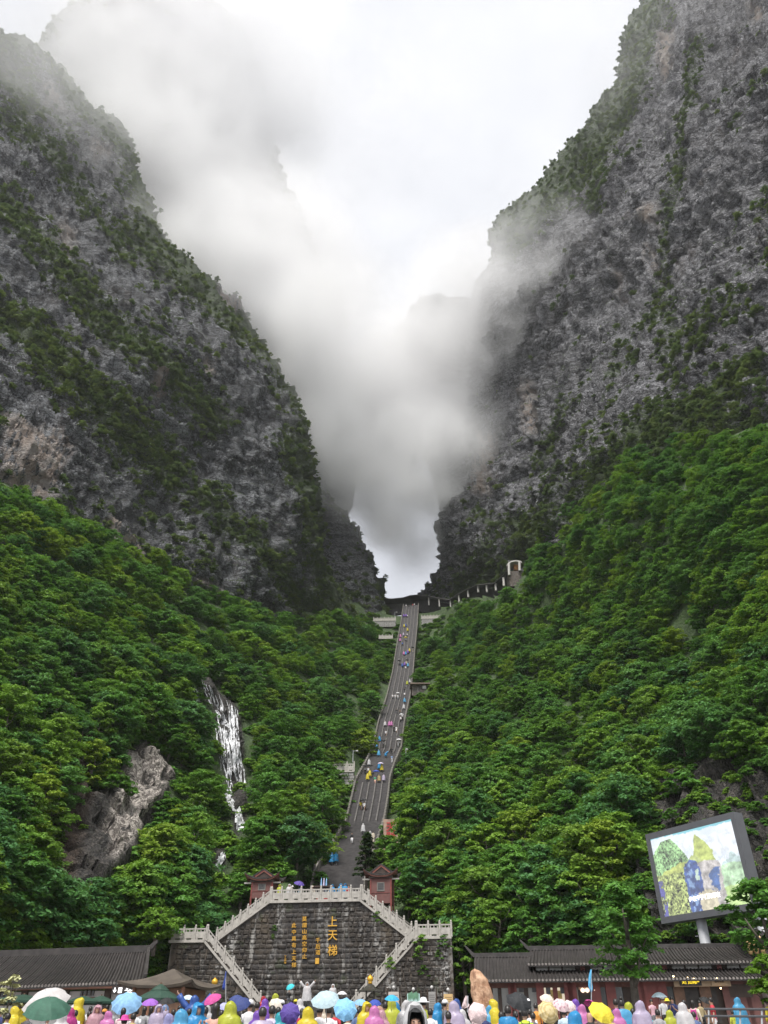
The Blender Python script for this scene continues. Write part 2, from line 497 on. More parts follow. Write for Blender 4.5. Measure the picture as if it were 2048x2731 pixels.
def massif(name, field, left, right, py0, py1, step, mat, amp=1.0, tilt=(0.35, 0.0), seed=0.0, curl_l=False, curl_r=False,
           round_px=70.0, round_m=22.0, pale=(), moss_bias=0.0, tall=1.0):
    """a rock mass: its visible face at real distances, rounded off and carried on behind its outline"""
    L, R = interp(left), interp(right)
    rows = np.arange(py0, py1 + 1, step, dtype=float)
    nc = int(max((R(rows) - L(rows)).max() / step, 12))
    u = np.linspace(0, 1, nc)
    px = L(rows)[:, None] + (R(rows) - L(rows))[:, None] * u[None]
    py = np.repeat(rows[:, None], nc, 1)
    Y = field(px, py)
    if curl_r:
        t = np.clip(1 - (R(rows)[:, None] - px) / round_px, 0, 1)
        Y = Y + round_m * (1 - np.sqrt(np.clip(1 - t * t, 0, 1)))
    if curl_l:
        t = np.clip(1 - (px - L(rows)[:, None]) / round_px, 0, 1)
        Y = Y + round_m * (1 - np.sqrt(np.clip(1 - t * t, 0, 1)))
    G = pts(px, py, Y)
    def back(G, px, py, Y, side):
        k = np.arange(1, 9)
        e = px[:, -1:] if side > 0 else px[:, :1]
        ye = Y[:, -1:] if side > 0 else Y[:, :1]
        bx = e - side * (k[None] ** 1.5) * 5.0
        by = np.repeat(py[:, :1], len(k), 1)
        bY = ye + 3.0 * k[None] ** 1.6
        B = pts(bx, by, bY)
        if side > 0: return np.concatenate([G, B], 1), np.concatenate([px, bx], 1), np.concatenate([py, by], 1)
        return np.concatenate([B[:, ::-1], G], 1), np.concatenate([bx[:, ::-1], px], 1), np.concatenate([by, py], 1)
    if curl_r: G, px, py = back(G, px, py, Y, 1)
    if curl_l: G, px, py = back(G, px, py, Y, -1)
    N = grid_normals(G)
    # normals point to the camera side
    V0, N0 = G.reshape(-1, 3), N.reshape(-1, 3)
    s = np.sign((N0 * (V0 - np.array([0, 0, CAMZ]))).sum(-1).mean())
    N0 = -N0 * s
    V = rock_disp(V0, N0, amp, tilt, seed)
    G2 = V.reshape(G.shape)
    N2 = grid_normals(G2) * -s
    up = N2[..., 2]
    pm = pale_mask(px, py, list(pale)) if pale else np.zeros(px.shape)
    ns = fbm(V / 26 + 5 + seed, 3).reshape(px.shape)
    moss = np.clip((up - 0.25) * 1.3 + ns * 1.1 + moss_bias, 0, 1)
    nr, ncc = px.shape
    me = mesh_np(name, V, grid_faces(nr, ncc, flip=(s < 0)), mat, True, {'pale': pm.ravel(), 'moss': moss.ravel()})
    o = link(name, me)
    tag(o, kind='structure')
    return dict(o=o, px=px, py=py, V=G2, N=N2, moss=moss, pm=pm)

YL = Field([(-400, 1300, 110), (0, 1300, 143), (400, 1500, 180), (600, 1600, 208), (830, 1330, 250), (805, 1195, 250), (500, 1300, 205),
            (0, 900, 160), (400, 900, 200), (680, 950, 245), (0, 500, 175), (330, 480, 235), (0, 120, 195), (90, 150, 215),
            (-400, 0, 165), (-400, 600, 135), (0, -200, 215), (0, 1700, 150), (500, 1750, 205), (850, 1700, 262)])
S1 = [(-60, -40), (-30, 60), (0, 112), (37, 122), (80, 133), (95, 154), (133, 173), (160, 197), (188, 234), (216, 265), (244, 302), (290, 315), (321, 345),
      (338, 382), (345, 430), (360, 500), (385, 570), (420, 640), (480, 700), (560, 770), (620, 830), (655, 885), (690, 948), (735, 991), (772, 1059), (799, 1127),
      (805, 1195), (809, 1281), (830, 1330), (842, 1400), (860, 1500), (900, 1600), (940, 1680), (960, 1760)]
PALE_L = [([(0, 1105), (60, 1120), (160, 1150), (190, 1190), (150, 1260), (130, 1345), (60, 1310), (0, 1290)], 1.0),
          ([(265, 1400), (300, 1380), (370, 1440), (360, 1500), (300, 1490)], 1.0),
          ([(520, 975), (545, 970), (548, 1020), (528, 1020)], 1.0), ([(385, 1000), (420, 995), (410, 1070), (395, 1090), (385, 1040)], 1.0),
          ([(510, 1545), (600, 1560), (600, 1610), (540, 1590)], 0.9), ([(140, 610), (200, 620), (200, 700), (165, 720), (130, 640)], 0.55),
          ([(90, 220), (150, 240), (165, 300), (110, 290)], 0.55), ([(230, 380), (290, 400), (285, 440), (240, 430)], 0.5),
          ([(560, 760), (640, 800), (620, 840), (570, 800)], 0.8)]
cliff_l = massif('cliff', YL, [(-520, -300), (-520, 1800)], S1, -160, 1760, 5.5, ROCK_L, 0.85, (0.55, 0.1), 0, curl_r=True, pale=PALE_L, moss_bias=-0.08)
YL2 = Field([(820, 900, 330), (850, 1330, 306), (1000, 1600, 300), (700, 1300, 296), (700, 1700, 300), (960, 1500, 303)])
S2 = [(905, 780), (900, 1000), (885, 1150), (880, 1300), (895, 1345), (914, 1368), (944, 1402), (969, 1467), (994, 1534), (1016, 1596), (1030, 1700)]
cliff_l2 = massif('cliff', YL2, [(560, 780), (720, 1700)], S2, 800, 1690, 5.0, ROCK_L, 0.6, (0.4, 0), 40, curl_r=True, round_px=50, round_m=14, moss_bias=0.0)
YL3 = Field([(100, 150, 350), (600, 100, 375), (740, 460, 375), (300, 300, 345), (500, 700, 350), (800, 900, 370), (100, 700, 340)])
S3 = [(400, -90), (470, -40), (560, 0), (625, 55), (660, 110), (690, 200), (703, 260), (715, 330), (735, 410), (752, 470), (790, 560), (850, 700), (930, 900)]
S3L = [(360, -90), (300, -30), (235, 8), (190, 22), (160, 40), (140, 70), (126, 110), (98, 140), (92, 170), (80, 260), (60, 500), (60, 900)]
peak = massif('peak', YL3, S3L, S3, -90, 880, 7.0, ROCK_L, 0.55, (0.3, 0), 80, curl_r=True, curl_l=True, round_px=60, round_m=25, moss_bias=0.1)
YR = Field([(2048, 1150, 135), (1750, 1200, 165), (1500, 1330, 212), (1250, 1560, 290), (1181, 1416, 300), (1235, 1225, 300), (1265, 900, 290),
            (1271, 796, 280), (1339, 600, 262), (1520, 400, 235), (1670, 170, 215), (1731, 0, 208), (2048, 0, 150), (2048, 500, 142),
            (2400, 1000, 105), (2400, 0, 115), (1700, 800, 200), (1500, 1000, 228), (1800, -250, 215), (2048, -250, 155), (1250, 1750, 292), (2048, 1500, 138)])
SR = [(1775, -300), (1750, -100), (1731, 0), (1693, 60), (1682, 95), (1675, 123), (1669, 173), (1668, 228), (1612, 288), (1586, 346), (1518, 401), (1468, 481), (1394, 556),
      (1341, 599), (1330, 636), (1345, 667), (1333, 710), (1289, 753), (1271, 796), (1270, 900), (1262, 1000), (1250, 1100), (1235, 1225), (1205, 1340), (1181, 1416), (1186, 1465),
      (1191, 1515), (1172, 1564), (1147, 1589), (1120, 1640), (1120, 1760)]
PALE_R = [([(1750, 80), (1790, 60), (1800, 200), (1780, 240), (1755, 160)], 0.9), ([(1735, 570), (1790, 560), (1790, 625), (1740, 610)], 0.8),
          ([(1740, 660), (1780, 680), (1775, 760), (1745, 720)], 0.6), ([(1395, 1020), (1410, 1015), (1435, 1140), (1395, 1155)], 1.0),
          ([(1270, 1140), (1320, 1160), (1330, 1330), (1280, 1330)], 0.8), ([(2000, 20), (2048, 20), (2048, 80), (2000, 70)], 0.6),
          ([(1655, 730), (1668, 740), (1668, 800), (1655, 790)], 0.7)]
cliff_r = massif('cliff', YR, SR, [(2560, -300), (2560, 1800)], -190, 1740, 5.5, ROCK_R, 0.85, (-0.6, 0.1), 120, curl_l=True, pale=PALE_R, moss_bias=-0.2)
# the rock bridge over the cave mouth, lost in the cloud
cols = np.arange(800, 1312, 7.0)
Tt = np.interp(cols, [800, 870, 950, 1040, 1080, 1105, 1130, 1170, 1240, 1300, 1320], [1180, 1080, 1010, 900, 852, 812, 796, 792, 800, 825, 830])
Tb = np.interp(cols, [800, 880, 930, 980, 1060, 1130, 1180, 1210, 1320], [1520, 1470, 1330, 1190, 1110, 1180, 1330, 1480, 1520])
vv = np.linspace(0, 1, 70)
bpx = np.repeat(cols[None], 70, 0)
bpy_ = Tt[None] + (Tb - Tt)[None] * vv[:, None]
bY = 345 + 16 * (2 * vv[:, None] - 1) ** 6 + 0 * bpx
Gf = pts(bpx, bpy_, bY)
Gb = pts(bpx, bpy_, bY[::-1] * 0 + 400)
Gall = np.concatenate([Gf, Gb[::-1]], 0)
Nb = grid_normals(Gall).reshape(-1, 3)
sb = np.sign((Nb[:4000] * (Gall.reshape(-1, 3)[:4000])).sum(-1).mean())
Vb = rock_disp(Gall.reshape(-1, 3), -Nb * sb, 0.5, (0.3, 0), 33)
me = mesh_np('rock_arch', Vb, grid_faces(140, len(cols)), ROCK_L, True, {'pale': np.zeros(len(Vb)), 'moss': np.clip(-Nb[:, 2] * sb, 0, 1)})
tag(link('rock_arch', me), kind='structure')

# ---- forested slopes that rise from the plaza to the foot of the cliffs
STX = [(1615, 1096), (1665, 1091), (1731, 1082), (1798, 1074), (1864, 1062), (1930, 1044), (2002, 1032), (2050, 1010), (2086, 994), (2135, 986), (2196, 974), (2240, 956), (2284, 936), (2330, 908), (2366, 892)]
STH = [(1615, 19), (1665, 21), (1731, 23.5), (1798, 26), (1864, 29.5), (1930, 33), (2002, 36), (2050, 38), (2086, 43), (2135, 46), (2196, 48), (2240, 53), (2284, 58), (2330, 66), (2366, 70)]
stair_x = lambda py: np.interp(py, [q[0] for q in STX], [q[1] for q in STX])
stair_half = lambda py: np.interp(py, [q[0] for q in STH], [q[1] for q in STH])
STAIR_ROWS = [(py, float(np.interp(py, [1615, 1760, 1900, 2013, 2080, 2126, 2196, 2366], [300, 255, 215, 182, 166, 155, 141, 113]))) for py, _ in STX[::-1]]
HILL = Field([(870, 2366, 112), (930, 2126, 154), (960, 2013, 181), (1030, 1800, 243), (1090, 1615, 300), (1090, 1500, 340),
              (760, 2350, 110), (1010, 2366, 112),
              (830, 2470, 104), (600, 2480, 101), (1060, 2480, 101), (200, 2500, 88), (0, 2500, 80), (-400, 2500, 64),
              (-400, 2720, 72), (0, 2720, 84), (250, 2720, 92), (500, 2720, 102), (820, 2720, 105), (1210, 2720, 101), (1500, 2720, 93), (1800, 2720, 87), (2048, 2720, 82), (2400, 2720, 76),
              (0, 1900, 104), (300, 1900, 122), (600, 1900, 152), (800, 1900, 182), (600, 2250, 120), (300, 2250, 100), (330, 2330, 96), (0, 2200, 88),
              (0, 1290, 145), (400, 1500, 182), (600, 1610, 212), (850, 1640, 262), (980, 1640, 292), (0, 1100, 175), (500, 1350, 260), (800, 1480, 320),
              (1210, 2500, 97), (1500, 2500, 89), (1800, 2500, 81), (2048, 2500, 74), (2400, 2500, 64), (1450, 2300, 108), (1750, 2250, 97), (2048, 2250, 84),
              (1150, 2126, 152), (1200, 2000, 166), (1500, 2000, 144), (1800, 2000, 117), (2048, 2000, 100),
              (1150, 1700, 275), (1225, 1600, 280), (1276, 1582, 258), (1350, 1560, 232), (1400, 1525, 224), (1500, 1330, 214), (1750, 1200, 167), (2048, 1100, 140), (2300, 1050, 120), (1300, 1400, 340), (1750, 1050, 220), (2048, 950, 190),
              (1500, 1700, 190), (1800, 1600, 145)], c=110)
WFALL = [(505, 1818), (520, 1795), (560, 1800), (590, 1850), (625, 1865), (645, 1940), (655, 2020), (662, 2085), (640, 2125), (612, 2130), (590, 2090), (570, 2010), (550, 1900), (520, 1880)]
OUTCROP = [(330, 1985), (400, 1975), (445, 2010), (470, 2080), (420, 2170), (390, 2230), (330, 2330), (250, 2370), (170, 2330), (150, 2200), (200, 2120), (300, 2080)]
PALEROCK = [(325, 1990), (430, 1995), (455, 2060), (415, 2140), (370, 2210), (330, 2280), (290, 2330), (275, 2300), (285, 2180), (300, 2100), (330, 2060)]
DARKROCK_R = [(1740, 2170), (1800, 2070), (1950, 2050), (2120, 2090), (2200, 2600), (1760, 2600), (1730, 2480), (1700, 2330)]
LOWFALLS = [[(598, 2130), (655, 2125), (658, 2230), (620, 2238)], [(568, 2262), (614, 2262), (602, 2325), (565, 2325)]]
SOIL_L = [(150, 1960), (240, 1900), (250, 2100), (190, 2400), (120, 2520), (60, 2480), (130, 2250)]
SOIL_R = [(1440, 2080), (1560, 1990), (1560, 2080), (1480, 2110)]
hx = np.arange(-560, 2640, 7.0)
hy = np.concatenate([np.arange(980, 2380, 7.0), np.arange(2380, 2860, 6.0)])
hpx, hpy = np.meshgrid(hx, hy)
hY = HILL(hpx, hpy)
# the stair bed is carried below the flight of steps
_sx = stair_x(hpy)
bed = np.exp(-((hpx - _sx) / 75.0) ** 4) * (hpy > 1600) * (hpy < 2420)
rockm = np.maximum.reduce([pale_mask(hpx, hpy, [(p, 1.0)], 30.0) for p in (*LOWFALLS, WFALL, OUTCROP, DARKROCK_R, SOIL_L, SOIL_R)])
hY = hY + 4.0 * pale_mask(hpx, hpy, [(WFALL, 1.0)], 40)
HG = pts(hpx, hpy, hY)
HN = grid_normals(HG)
HN *= -np.sign((HN * HG).sum(-1).mean())
hd = (3.2 * fbm(HG / 26, 3) + 1.4 * fbm(HG / 8, 3)) * (1 - bed)
pr = HG + np.stack([fbm(HG / 12 + 2, 2), fbm(HG / 12 + 6, 2), fbm(HG / 12 + 8, 2)], -1) * 3
blk = np.floor(np.stack([pr[..., 0] / 2.2, pr[..., 1] / 2.2, (pr[..., 2] + 0.3 * pr[..., 0]) / 2.6], -1)).astype(int) & 31
hd = hd + rockm * (2.4 * (_T[blk[..., 0], blk[..., 1], blk[..., 2]] - 0.4) + 1.5 * ridged(HG / 7, 3) + 0.5 * fbm(HG / 2, 3))
HG = HG + HN * hd[..., None] - np.array([0, 0, 1.0]) * (bed * 2.2)[..., None]
# cut the slope away where the stairway, the platform and the retaining wall stand
_ys = [Y for _, Y in STAIR_ROWS]
_sp = pts([stair_x(q) for q, _ in STAIR_ROWS], [q for q, _ in STAIR_ROWS], _ys)
_sp[0, 2] = 15.2
_cx, _cz = np.interp(HG[..., 1], _ys, _sp[:, 0]), np.interp(HG[..., 1], _ys, _sp[:, 2])
_on = (np.abs(HG[..., 0] - _cx) < 5.2) & (HG[..., 1] > 108) & (HG[..., 1] < 303)
HG[..., 2] = np.where(_on, np.minimum(HG[..., 2], _cz - 1.3), HG[..., 2])
_w0 = pts(820, 2520, 96)
_s = (HG[..., 0] - _w0[0]) * math.cos(math.radians(7.5)) - (HG[..., 1] - _w0[1]) * math.sin(math.radians(7.5))
_d = (HG[..., 0] - _w0[0]) * math.sin(math.radians(7.5)) + (HG[..., 1] - _w0[1]) * math.cos(math.radians(7.5))
_cap = np.where(_d < 2.8, 0.5, np.clip(17.2 - np.maximum(np.abs(_s - 0.7) - 4.6, 0) * 0.62, 7.5, 15.0) - 1.2)
_in = (np.abs(_s) < 15.6) & (_d > -9) & (_d < np.where(np.abs(_s - .7) < 6, 21, 7.5))
HG[..., 2] = np.where(_in, np.minimum(HG[..., 2], _cap), HG[..., 2])
def hill_material():
    m, n, l, b = new_mat('hillside_ground')
    geo = n.new('ShaderNodeNewGeometry'); pos = geo.outputs['Position']
    at = n.new('ShaderNodeAttribute'); at.attribute_name = 'rock'
    pa = n.new('ShaderNodeAttribute'); pa.attribute_name = 'pale'
    so = n.new('ShaderNodeAttribute'); so.attribute_name = 'soil'
    mid = noise_node(n, l, pos, 0.5, 6, 0.65)
    fine = noise_node(n, l, pos, 2.2, 4, 0.6)
    soil = mixc(n, l, ramp(n, l, mid, 0.35, 0.65), (0.026, 0.050, 0.014), (0.058, 0.100, 0.026))
    st = noise_node(n, l, pos, 0.9, 5, 0.6, (1, 1, 0.12))
    mp = n.new('ShaderNodeMapping'); mp.inputs['Rotation'].default_value = (0.2, 0.35, 0.2); mp.inputs['Scale'].default_value = (0.75, 0.75, 0.42)
    ad = n.new('ShaderNodeVectorMath'); ad.operation = 'MULTIPLY_ADD'
    wn_ = n.new('ShaderNodeTexNoise'); wn_.inputs['Scale'].default_value = 0.6; l.new(pos, wn_.inputs['Vector'])
    l.new(wn_.outputs['Color'], ad.inputs[0]); ad.inputs[1].default_value = (2.2, 2.2, 2.2); l.new(pos, ad.inputs[2]); l.new(ad.outputs['Vector'], mp.inputs['Vector'])
    vo = n.new('ShaderNodeTexVoronoi'); l.new(mp.outputs['Vector'], vo.inputs['Vector'])
    ve = n.new('ShaderNodeTexVoronoi'); ve.feature = 'DISTANCE_TO_EDGE'; l.new(mp.outputs['Vector'], ve.inputs['Vector'])
    sp = n.new('ShaderNodeSeparateColor'); l.new(vo.outputs['Color'], sp.inputs['Color'])
    fac = math_n(n, l, 'ADD', math_n(n, l, 'MULTIPLY', sp.outputs[0], 0.4), math_n(n, l, 'MULTIPLY', mid, 0.8))
    rock = mixc(n, l, ramp(n, l, fac, 0.4, 0.8), (0.014, 0.013, 0.012), (0.070, 0.060, 0.053))
    rock = mixc(n, l, ramp(n, l, st, 0.5, 0.66, 0, 0.7), rock, (0.018, 0.016, 0.015))
    rock = mixc(n, l, ramp(n, l, fine, 0.55, 0.72, 0, 0.6), rock, (0.045, 0.055, 0.02))
    rock = mixc(n, l, math_n(n, l, 'MULTIPLY', so.outputs['Fac'], 0.75), rock, mixc(n, l, mid, (0.03, 0.018, 0.011), (0.095, 0.055, 0.033)))
    pr = mixc(n, l, ramp(n, l, fac, 0.42, 0.72), (0.14, 0.12, 0.105), (0.50, 0.45, 0.40))
    rock = mixc(n, l, math_n(n, l, 'MULTIPLY', pa.outputs['Fac'], ramp(n, l, st, 0.33, 0.46)), rock, pr)
    c = mixc(n, l, ramp(n, l, at.outputs['Fac'], 0.3, 0.7), soil, rock)
    l.new(c, b.inputs['Base Color'])
    b.inputs['Roughness'].default_value = 0.7
    bp = n.new('ShaderNodeBump'); bp.inputs['Distance'].default_value = 0.9
    h = math_n(n, l, 'ADD', mid, math_n(n, l, 'MULTIPLY', fine, 0.4))
    rk = math_n(n, l, 'ADD', math_n(n, l, 'MULTIPLY', sp.outputs[0], 1.0), ramp(n, l, ve.outputs['Distance'], 0, .08, -.8, 0))
    h = math_n(n, l, 'ADD', h, math_n(n, l, 'MULTIPLY', rk, at.outputs['Fac']))
    l.new(h, bp.inputs['Height']); l.new(bp.outputs['Normal'], b.inputs['Normal'])
    return m
HILLMAT = hill_material()
# the slope stops at the foot of the cliffs and at the saddle where the stairs arrive
_htop = np.interp(hx, [-560, 0, 200, 400, 700, 850, 1000, 1040, 1150, 1200, 1250, 1300, 1345, 1400, 1500, 1750, 2048, 2640], [990, 1150, 1270, 1400, 1540, 1590, 1612, 1626, 1622, 1610, 1596, 1585, 1566, 1520, 1330, 1080, 990, 985])
_keep = hpy >= _htop[None]
_hf = grid_faces(len(hy), len(hx))
_hf = _hf[_keep.ravel()[_hf].all(1)]
hillside = link('hillside', mesh_np('hillside', HG.reshape(-1, 3), _hf, HILLMAT, True, {
    'rock': rockm.ravel(), 'pale': pale_mask(hpx, hpy, [(PALEROCK, 1.0)], 18).ravel(),
    'soil': pale_mask(hpx, hpy, [(SOIL_L, 1.0), (SOIL_R, 1.0)], 30).ravel()}))
hillside.data.polygons.foreach_set('use_smooth', ~(rockm.ravel()[_hf].max(1) > 0.4))
tag(hillside, kind='structure')
def hill_at(px, py):
    """nearest hillside vertex"""
    c = int(np.clip(round((px - hx[0]) / 7.0), 0, len(hx) - 1))
    r = int(np.clip(np.searchsorted(hy, py), 0, len(hy) - 1))
    return HG[r, c], HN[r, c]
# ---- plaza: one sheet that reaches past everything
def plaza_material():
    m, n, l, b = new_mat('plaza_paving')
    tc = n.new('ShaderNodeTexCoord')
    br = n.new('ShaderNodeTexBrick')
    br.inputs['Color1'].default_value = (0.21, 0.20, 0.19, 1)
    br.inputs['Color2'].default_value = (0.16, 0.155, 0.15, 1)
    br.inputs['Mortar'].default_value = (0.07, 0.068, 0.065, 1)
    br.inputs['Scale'].default_value = 1.0
    br.inputs['Mortar Size'].default_value = 0.012
    br.inputs['Brick Width'].default_value = 0.8
    br.inputs['Row Height'].default_value = 0.4
    l.new(tc.outputs['Object'], br.inputs['Vector'])
    w = noise_node(n, l, tc.outputs['Object'], 0.4, 4)
    c = mixc(n, l, ramp(n, l, w, 0.4, 0.65, 0, 0.5), br.outputs['Color'], (0.08, 0.077, 0.073))
    l.new(c, b.inputs['Base Color'])
    l.new(ramp(n, l, w, 0.4, 0.6, 0.55, 0.16), b.inputs['Roughness'])
    return m
gx = np.linspace(-900, 900, 61)
gy = np.concatenate([np.linspace(-900, 0, 24), np.linspace(2, 130, 65), np.linspace(150, 900, 20)])
GX, GY = np.meshgrid(gx, gy)
GZ = np.where(GY < 130, 0.042 * np.maximum(GY, -12), 0.042 * 130 - (GY - 130) * 0.0)
plaza = link('plaza', mesh_np('plaza', np.stack([GX, GY, GZ], -1).reshape(-1, 3), grid_faces(len(gy), len(gx)), plaza_material(), False))
tag(plaza, kind='structure')
# ================================================================== fog: even haze through the air, and a bank of cloud in the gorge
def haze_box():
    v = [(-930, -930), (930, -930), (930, 930), (-930, 930)]
    mb = MB()
    mb.hexa([(x, y, -2.3) for x, y in v], [(x, y, 1380) for x, y in v])
    m, n, l, b = new_mat('haze_air')
    n.remove(b)
    pv = n.new('ShaderNodeVolumePrincipled')
    pv.inputs['Color'].default_value = (0.97, 0.975, 0.985, 1)
    pv.inputs['Density'].default_value = HAZE_D
    pv.inputs['Anisotropy'].default_value = 0.2
    l.new(pv.outputs['Volume'], n['Material Output'].inputs['Volume'])
    o = mb.build('haze', m)
    tag(o, kind='stuff')
HAZE_D = 0.00009
haze_box()
# blobs of the cloud bank: px, py, distance, radius in photo pixels, optical depth through the middle
FOG = [(600, 100, 300, 430, 2.2), (330, 160, 300, 280, 1.5), (450, 430, 288, 330, 2.2), (600, 680, 280, 320, 2.4), (735, 600, 300, 230, 1.6), (690, 300, 306, 240, 1.9),
       (830, 760, 300, 230, 1.8), (760, 850, 286, 310, 2.4), (930, 980, 290, 320, 2.8), (1040, 1120, 296, 260, 2.8), (1060, 1190, 300, 260, 2.4), (950, 1230, 296, 190, 1.6), (1170, 1240, 290, 170, 1.6),
       (1080, 1330, 304, 190, .8), (1085, 1420, 306, 170, .2), (1130, 950, 284, 280, 2.2), (1290, 830, 262, 220, 1.3), (1430, 690, 232, 190, .9), (1230, 1180, 286, 210, 1.2),
       (950, 300, 360, 420, .35), (80, 200, 190, 420, .42), (1750, 100, 185, 420, .12)]
def cloud_bank():
    C = [(P(px, py, Y), r * Y / rays(px, py)[1]) for px, py, Y, r, w in FOG]
    lo = Vector([min(c[i] - r for c, r in C) for i in range(3)])
    hi = Vector([max(c[i] + r for c, r in C) for i in range(3)])
    mb = MB(); mb.box((lo + hi) / 2, hi - lo)
    m, n, l, b = new_mat('cloud_vapour')
    n.remove(b)
    geo = n.new('ShaderNodeNewGeometry'); pos = geo.outputs['Position']
    warp = n.new('ShaderNodeTexNoise'); warp.inputs['Scale'].default_value = 0.022; warp.inputs['Detail'].default_value = 3
    l.new(pos, warp.inputs['Vector'])
    wv = n.new('ShaderNodeVectorMath'); wv.operation = 'MULTIPLY_ADD'
    l.new(warp.outputs['Color'], wv.inputs[0]); wv.inputs[1].default_value = (75, 75, 75); l.new(pos, wv.inputs[2])
    acc = None
    for (c, r), f in zip(C, FOG):
        d = n.new('ShaderNodeVectorMath'); d.operation = 'DISTANCE'
        l.new(wv.outputs['Vector'], d.inputs[0]); d.inputs[1].default_value = c + Vector((37, 37, 37))
        s = ramp(n, l, d.outputs['Value'], r * 0.08, r * 1.02, f[4] / r, 0.0)
        acc = s if acc is None else math_n(n, l, 'ADD', acc, s)
    no = noise_node(n, l, pos, 0.021, 6, 0.62)
    dens = math_n(n, l, 'MULTIPLY', acc, ramp(n, l, no, 0.35, 0.62, 0.24, 1.5))
    dens = math_n(n, l, 'MULTIPLY', dens, FOG_D)
    pv = n.new('ShaderNodeVolumePrincipled')
    pv.inputs['Color'].default_value = (1.0, 0.998, 1.0, 1)
    pv.inputs['Anisotropy'].default_value = 0.0
    l.new(dens, pv.inputs['Density'])
    l.new(pv.outputs['Volume'], n['Material Output'].inputs['Volume'])
    o = mb.build('cloud', m)
    tag(o, kind='stuff')
FOG_D = 1.15
cloud_bank()
# ================================================================== vegetation
def leaf_material(name, dark, light, yellow):
    m, n, l, b = new_mat(name)
    oi = n.new('ShaderNodeObjectInfo')
    geo = n.new('ShaderNodeNewGeometry')
    lf = n.new('ShaderNodeAttribute'); lf.attribute_name = 'tone'
    wob = noise_node(n, l, geo.outputs['Position'], 0.028, 3)
    c = mixc(n, l, lf.outputs['Fac'], dark, light)
    t = math_n(n, l, 'ADD', math_n(n, l, 'MULTIPLY', oi.outputs['Random'], 0.7), math_n(n, l, 'MULTIPLY', wob, 0.9))
    c = mixc(n, l, ramp(n, l, t, 0.66, 1.15, 0, 0.75), c, yellow)
    blue = ramp(n, l, t, 0.15, 0.62, 0.55, 0.0)
    c = mixc(n, l, blue, c, mixc(n, l, 0.5, dark, (0.045, 0.100, 0.045)))
    l.new(c, b.inputs['Base Color'])
    b.inputs['Roughness'].default_value = 0.5
    b.inputs['Specular IOR Level'].default_value = 0.25
    tr = n.new('ShaderNodeBsdfTranslucent')
    l.new(mixc(n, l, 0.4, c, (0.16, 0.26, 0.03)), tr.inputs['Color'])
    mx = n.new('ShaderNodeMixShader'); mx.inputs['Fac'].default_value = 0.36
    l.new(b.outputs['BSDF'], mx.inputs[1]); l.new(tr.outputs['BSDF'], mx.inputs[2])
    l.new(mx.outputs['Shader'], n['Material Output'].inputs['Surface'])
    return m
LEAF = leaf_material('broad_leaves', (0.042, 0.128, 0.024), (0.138, 0.335, 0.050), (0.235, 0.385, 0.04))
LEAF_BLUE = leaf_material('bluish_leaves', (0.034, 0.110, 0.034), (0.105, 0.275, 0.080), (0.14, 0.31, 0.06))
LEAF_OLIVE = leaf_material('olive_leaves', (0.062, 0.135, 0.020), (0.195, 0.345, 0.042), (0.28, 0.39, 0.035))
LEAF_DRY = leaf_material('cliff_leaves', (0.075, 0.118, 0.062), (0.19, 0.255, 0.118), (0.23, 0.285, 0.09))
LEAF_FRESH = leaf_material('fresh_leaves', (0.05, 0.13, 0.016), (0.12, 0.27, 0.03), (0.16, 0.30, 0.03))
LEAF_YELLOW = leaf_material('yellow_leaves', (0.10, 0.14, 0.02), (0.20, 0.24, 0.03), (0.34, 0.26, 0.03))
LEAF_DARK = leaf_material('needles', (0.016, 0.034, 0.016), (0.035, 0.065, 0.028), (0.04, 0.07, 0.02))
BARK = plain('bark', (0.10, 0.085, 0.07), 0.85, 0.4, 5, bump=0.5)
def leaf_quads(C, D, size, r, flat=1.1):
    """rhombic leaves at centres C; D = outward direction each blade leans to"""
    n = len(C)
    nrm = np.c_[r.normal(0, 0.5, (n, 2)), np.full(n, flat)] + 0.35 * D
    nrm /= np.linalg.norm(nrm, axis=1, keepdims=True)
    a = r.uniform(0, 6.283, n)
    t = np.c_[np.cos(a), np.sin(a), np.zeros(n)] + 0.6 * D
    t -= nrm * (t * nrm).sum(1, keepdims=True)
    t /= np.linalg.norm(t, axis=1, keepdims=True) + 1e-9
    bt = np.cross(nrm, t)
    s = (size * r.uniform(0.6, 1.35, n))[:, None]
    V = np.stack([C - t * s * 0.55, C + bt * s * 0.30 - nrm * s * 0.06, C + t * s * 0.55 - nrm * s * 0.12, C - bt * s * 0.30 - nrm * s * 0.06], 1).reshape(-1, 3)
    F = np.arange(4 * n).reshape(n, 4)
    return V, F
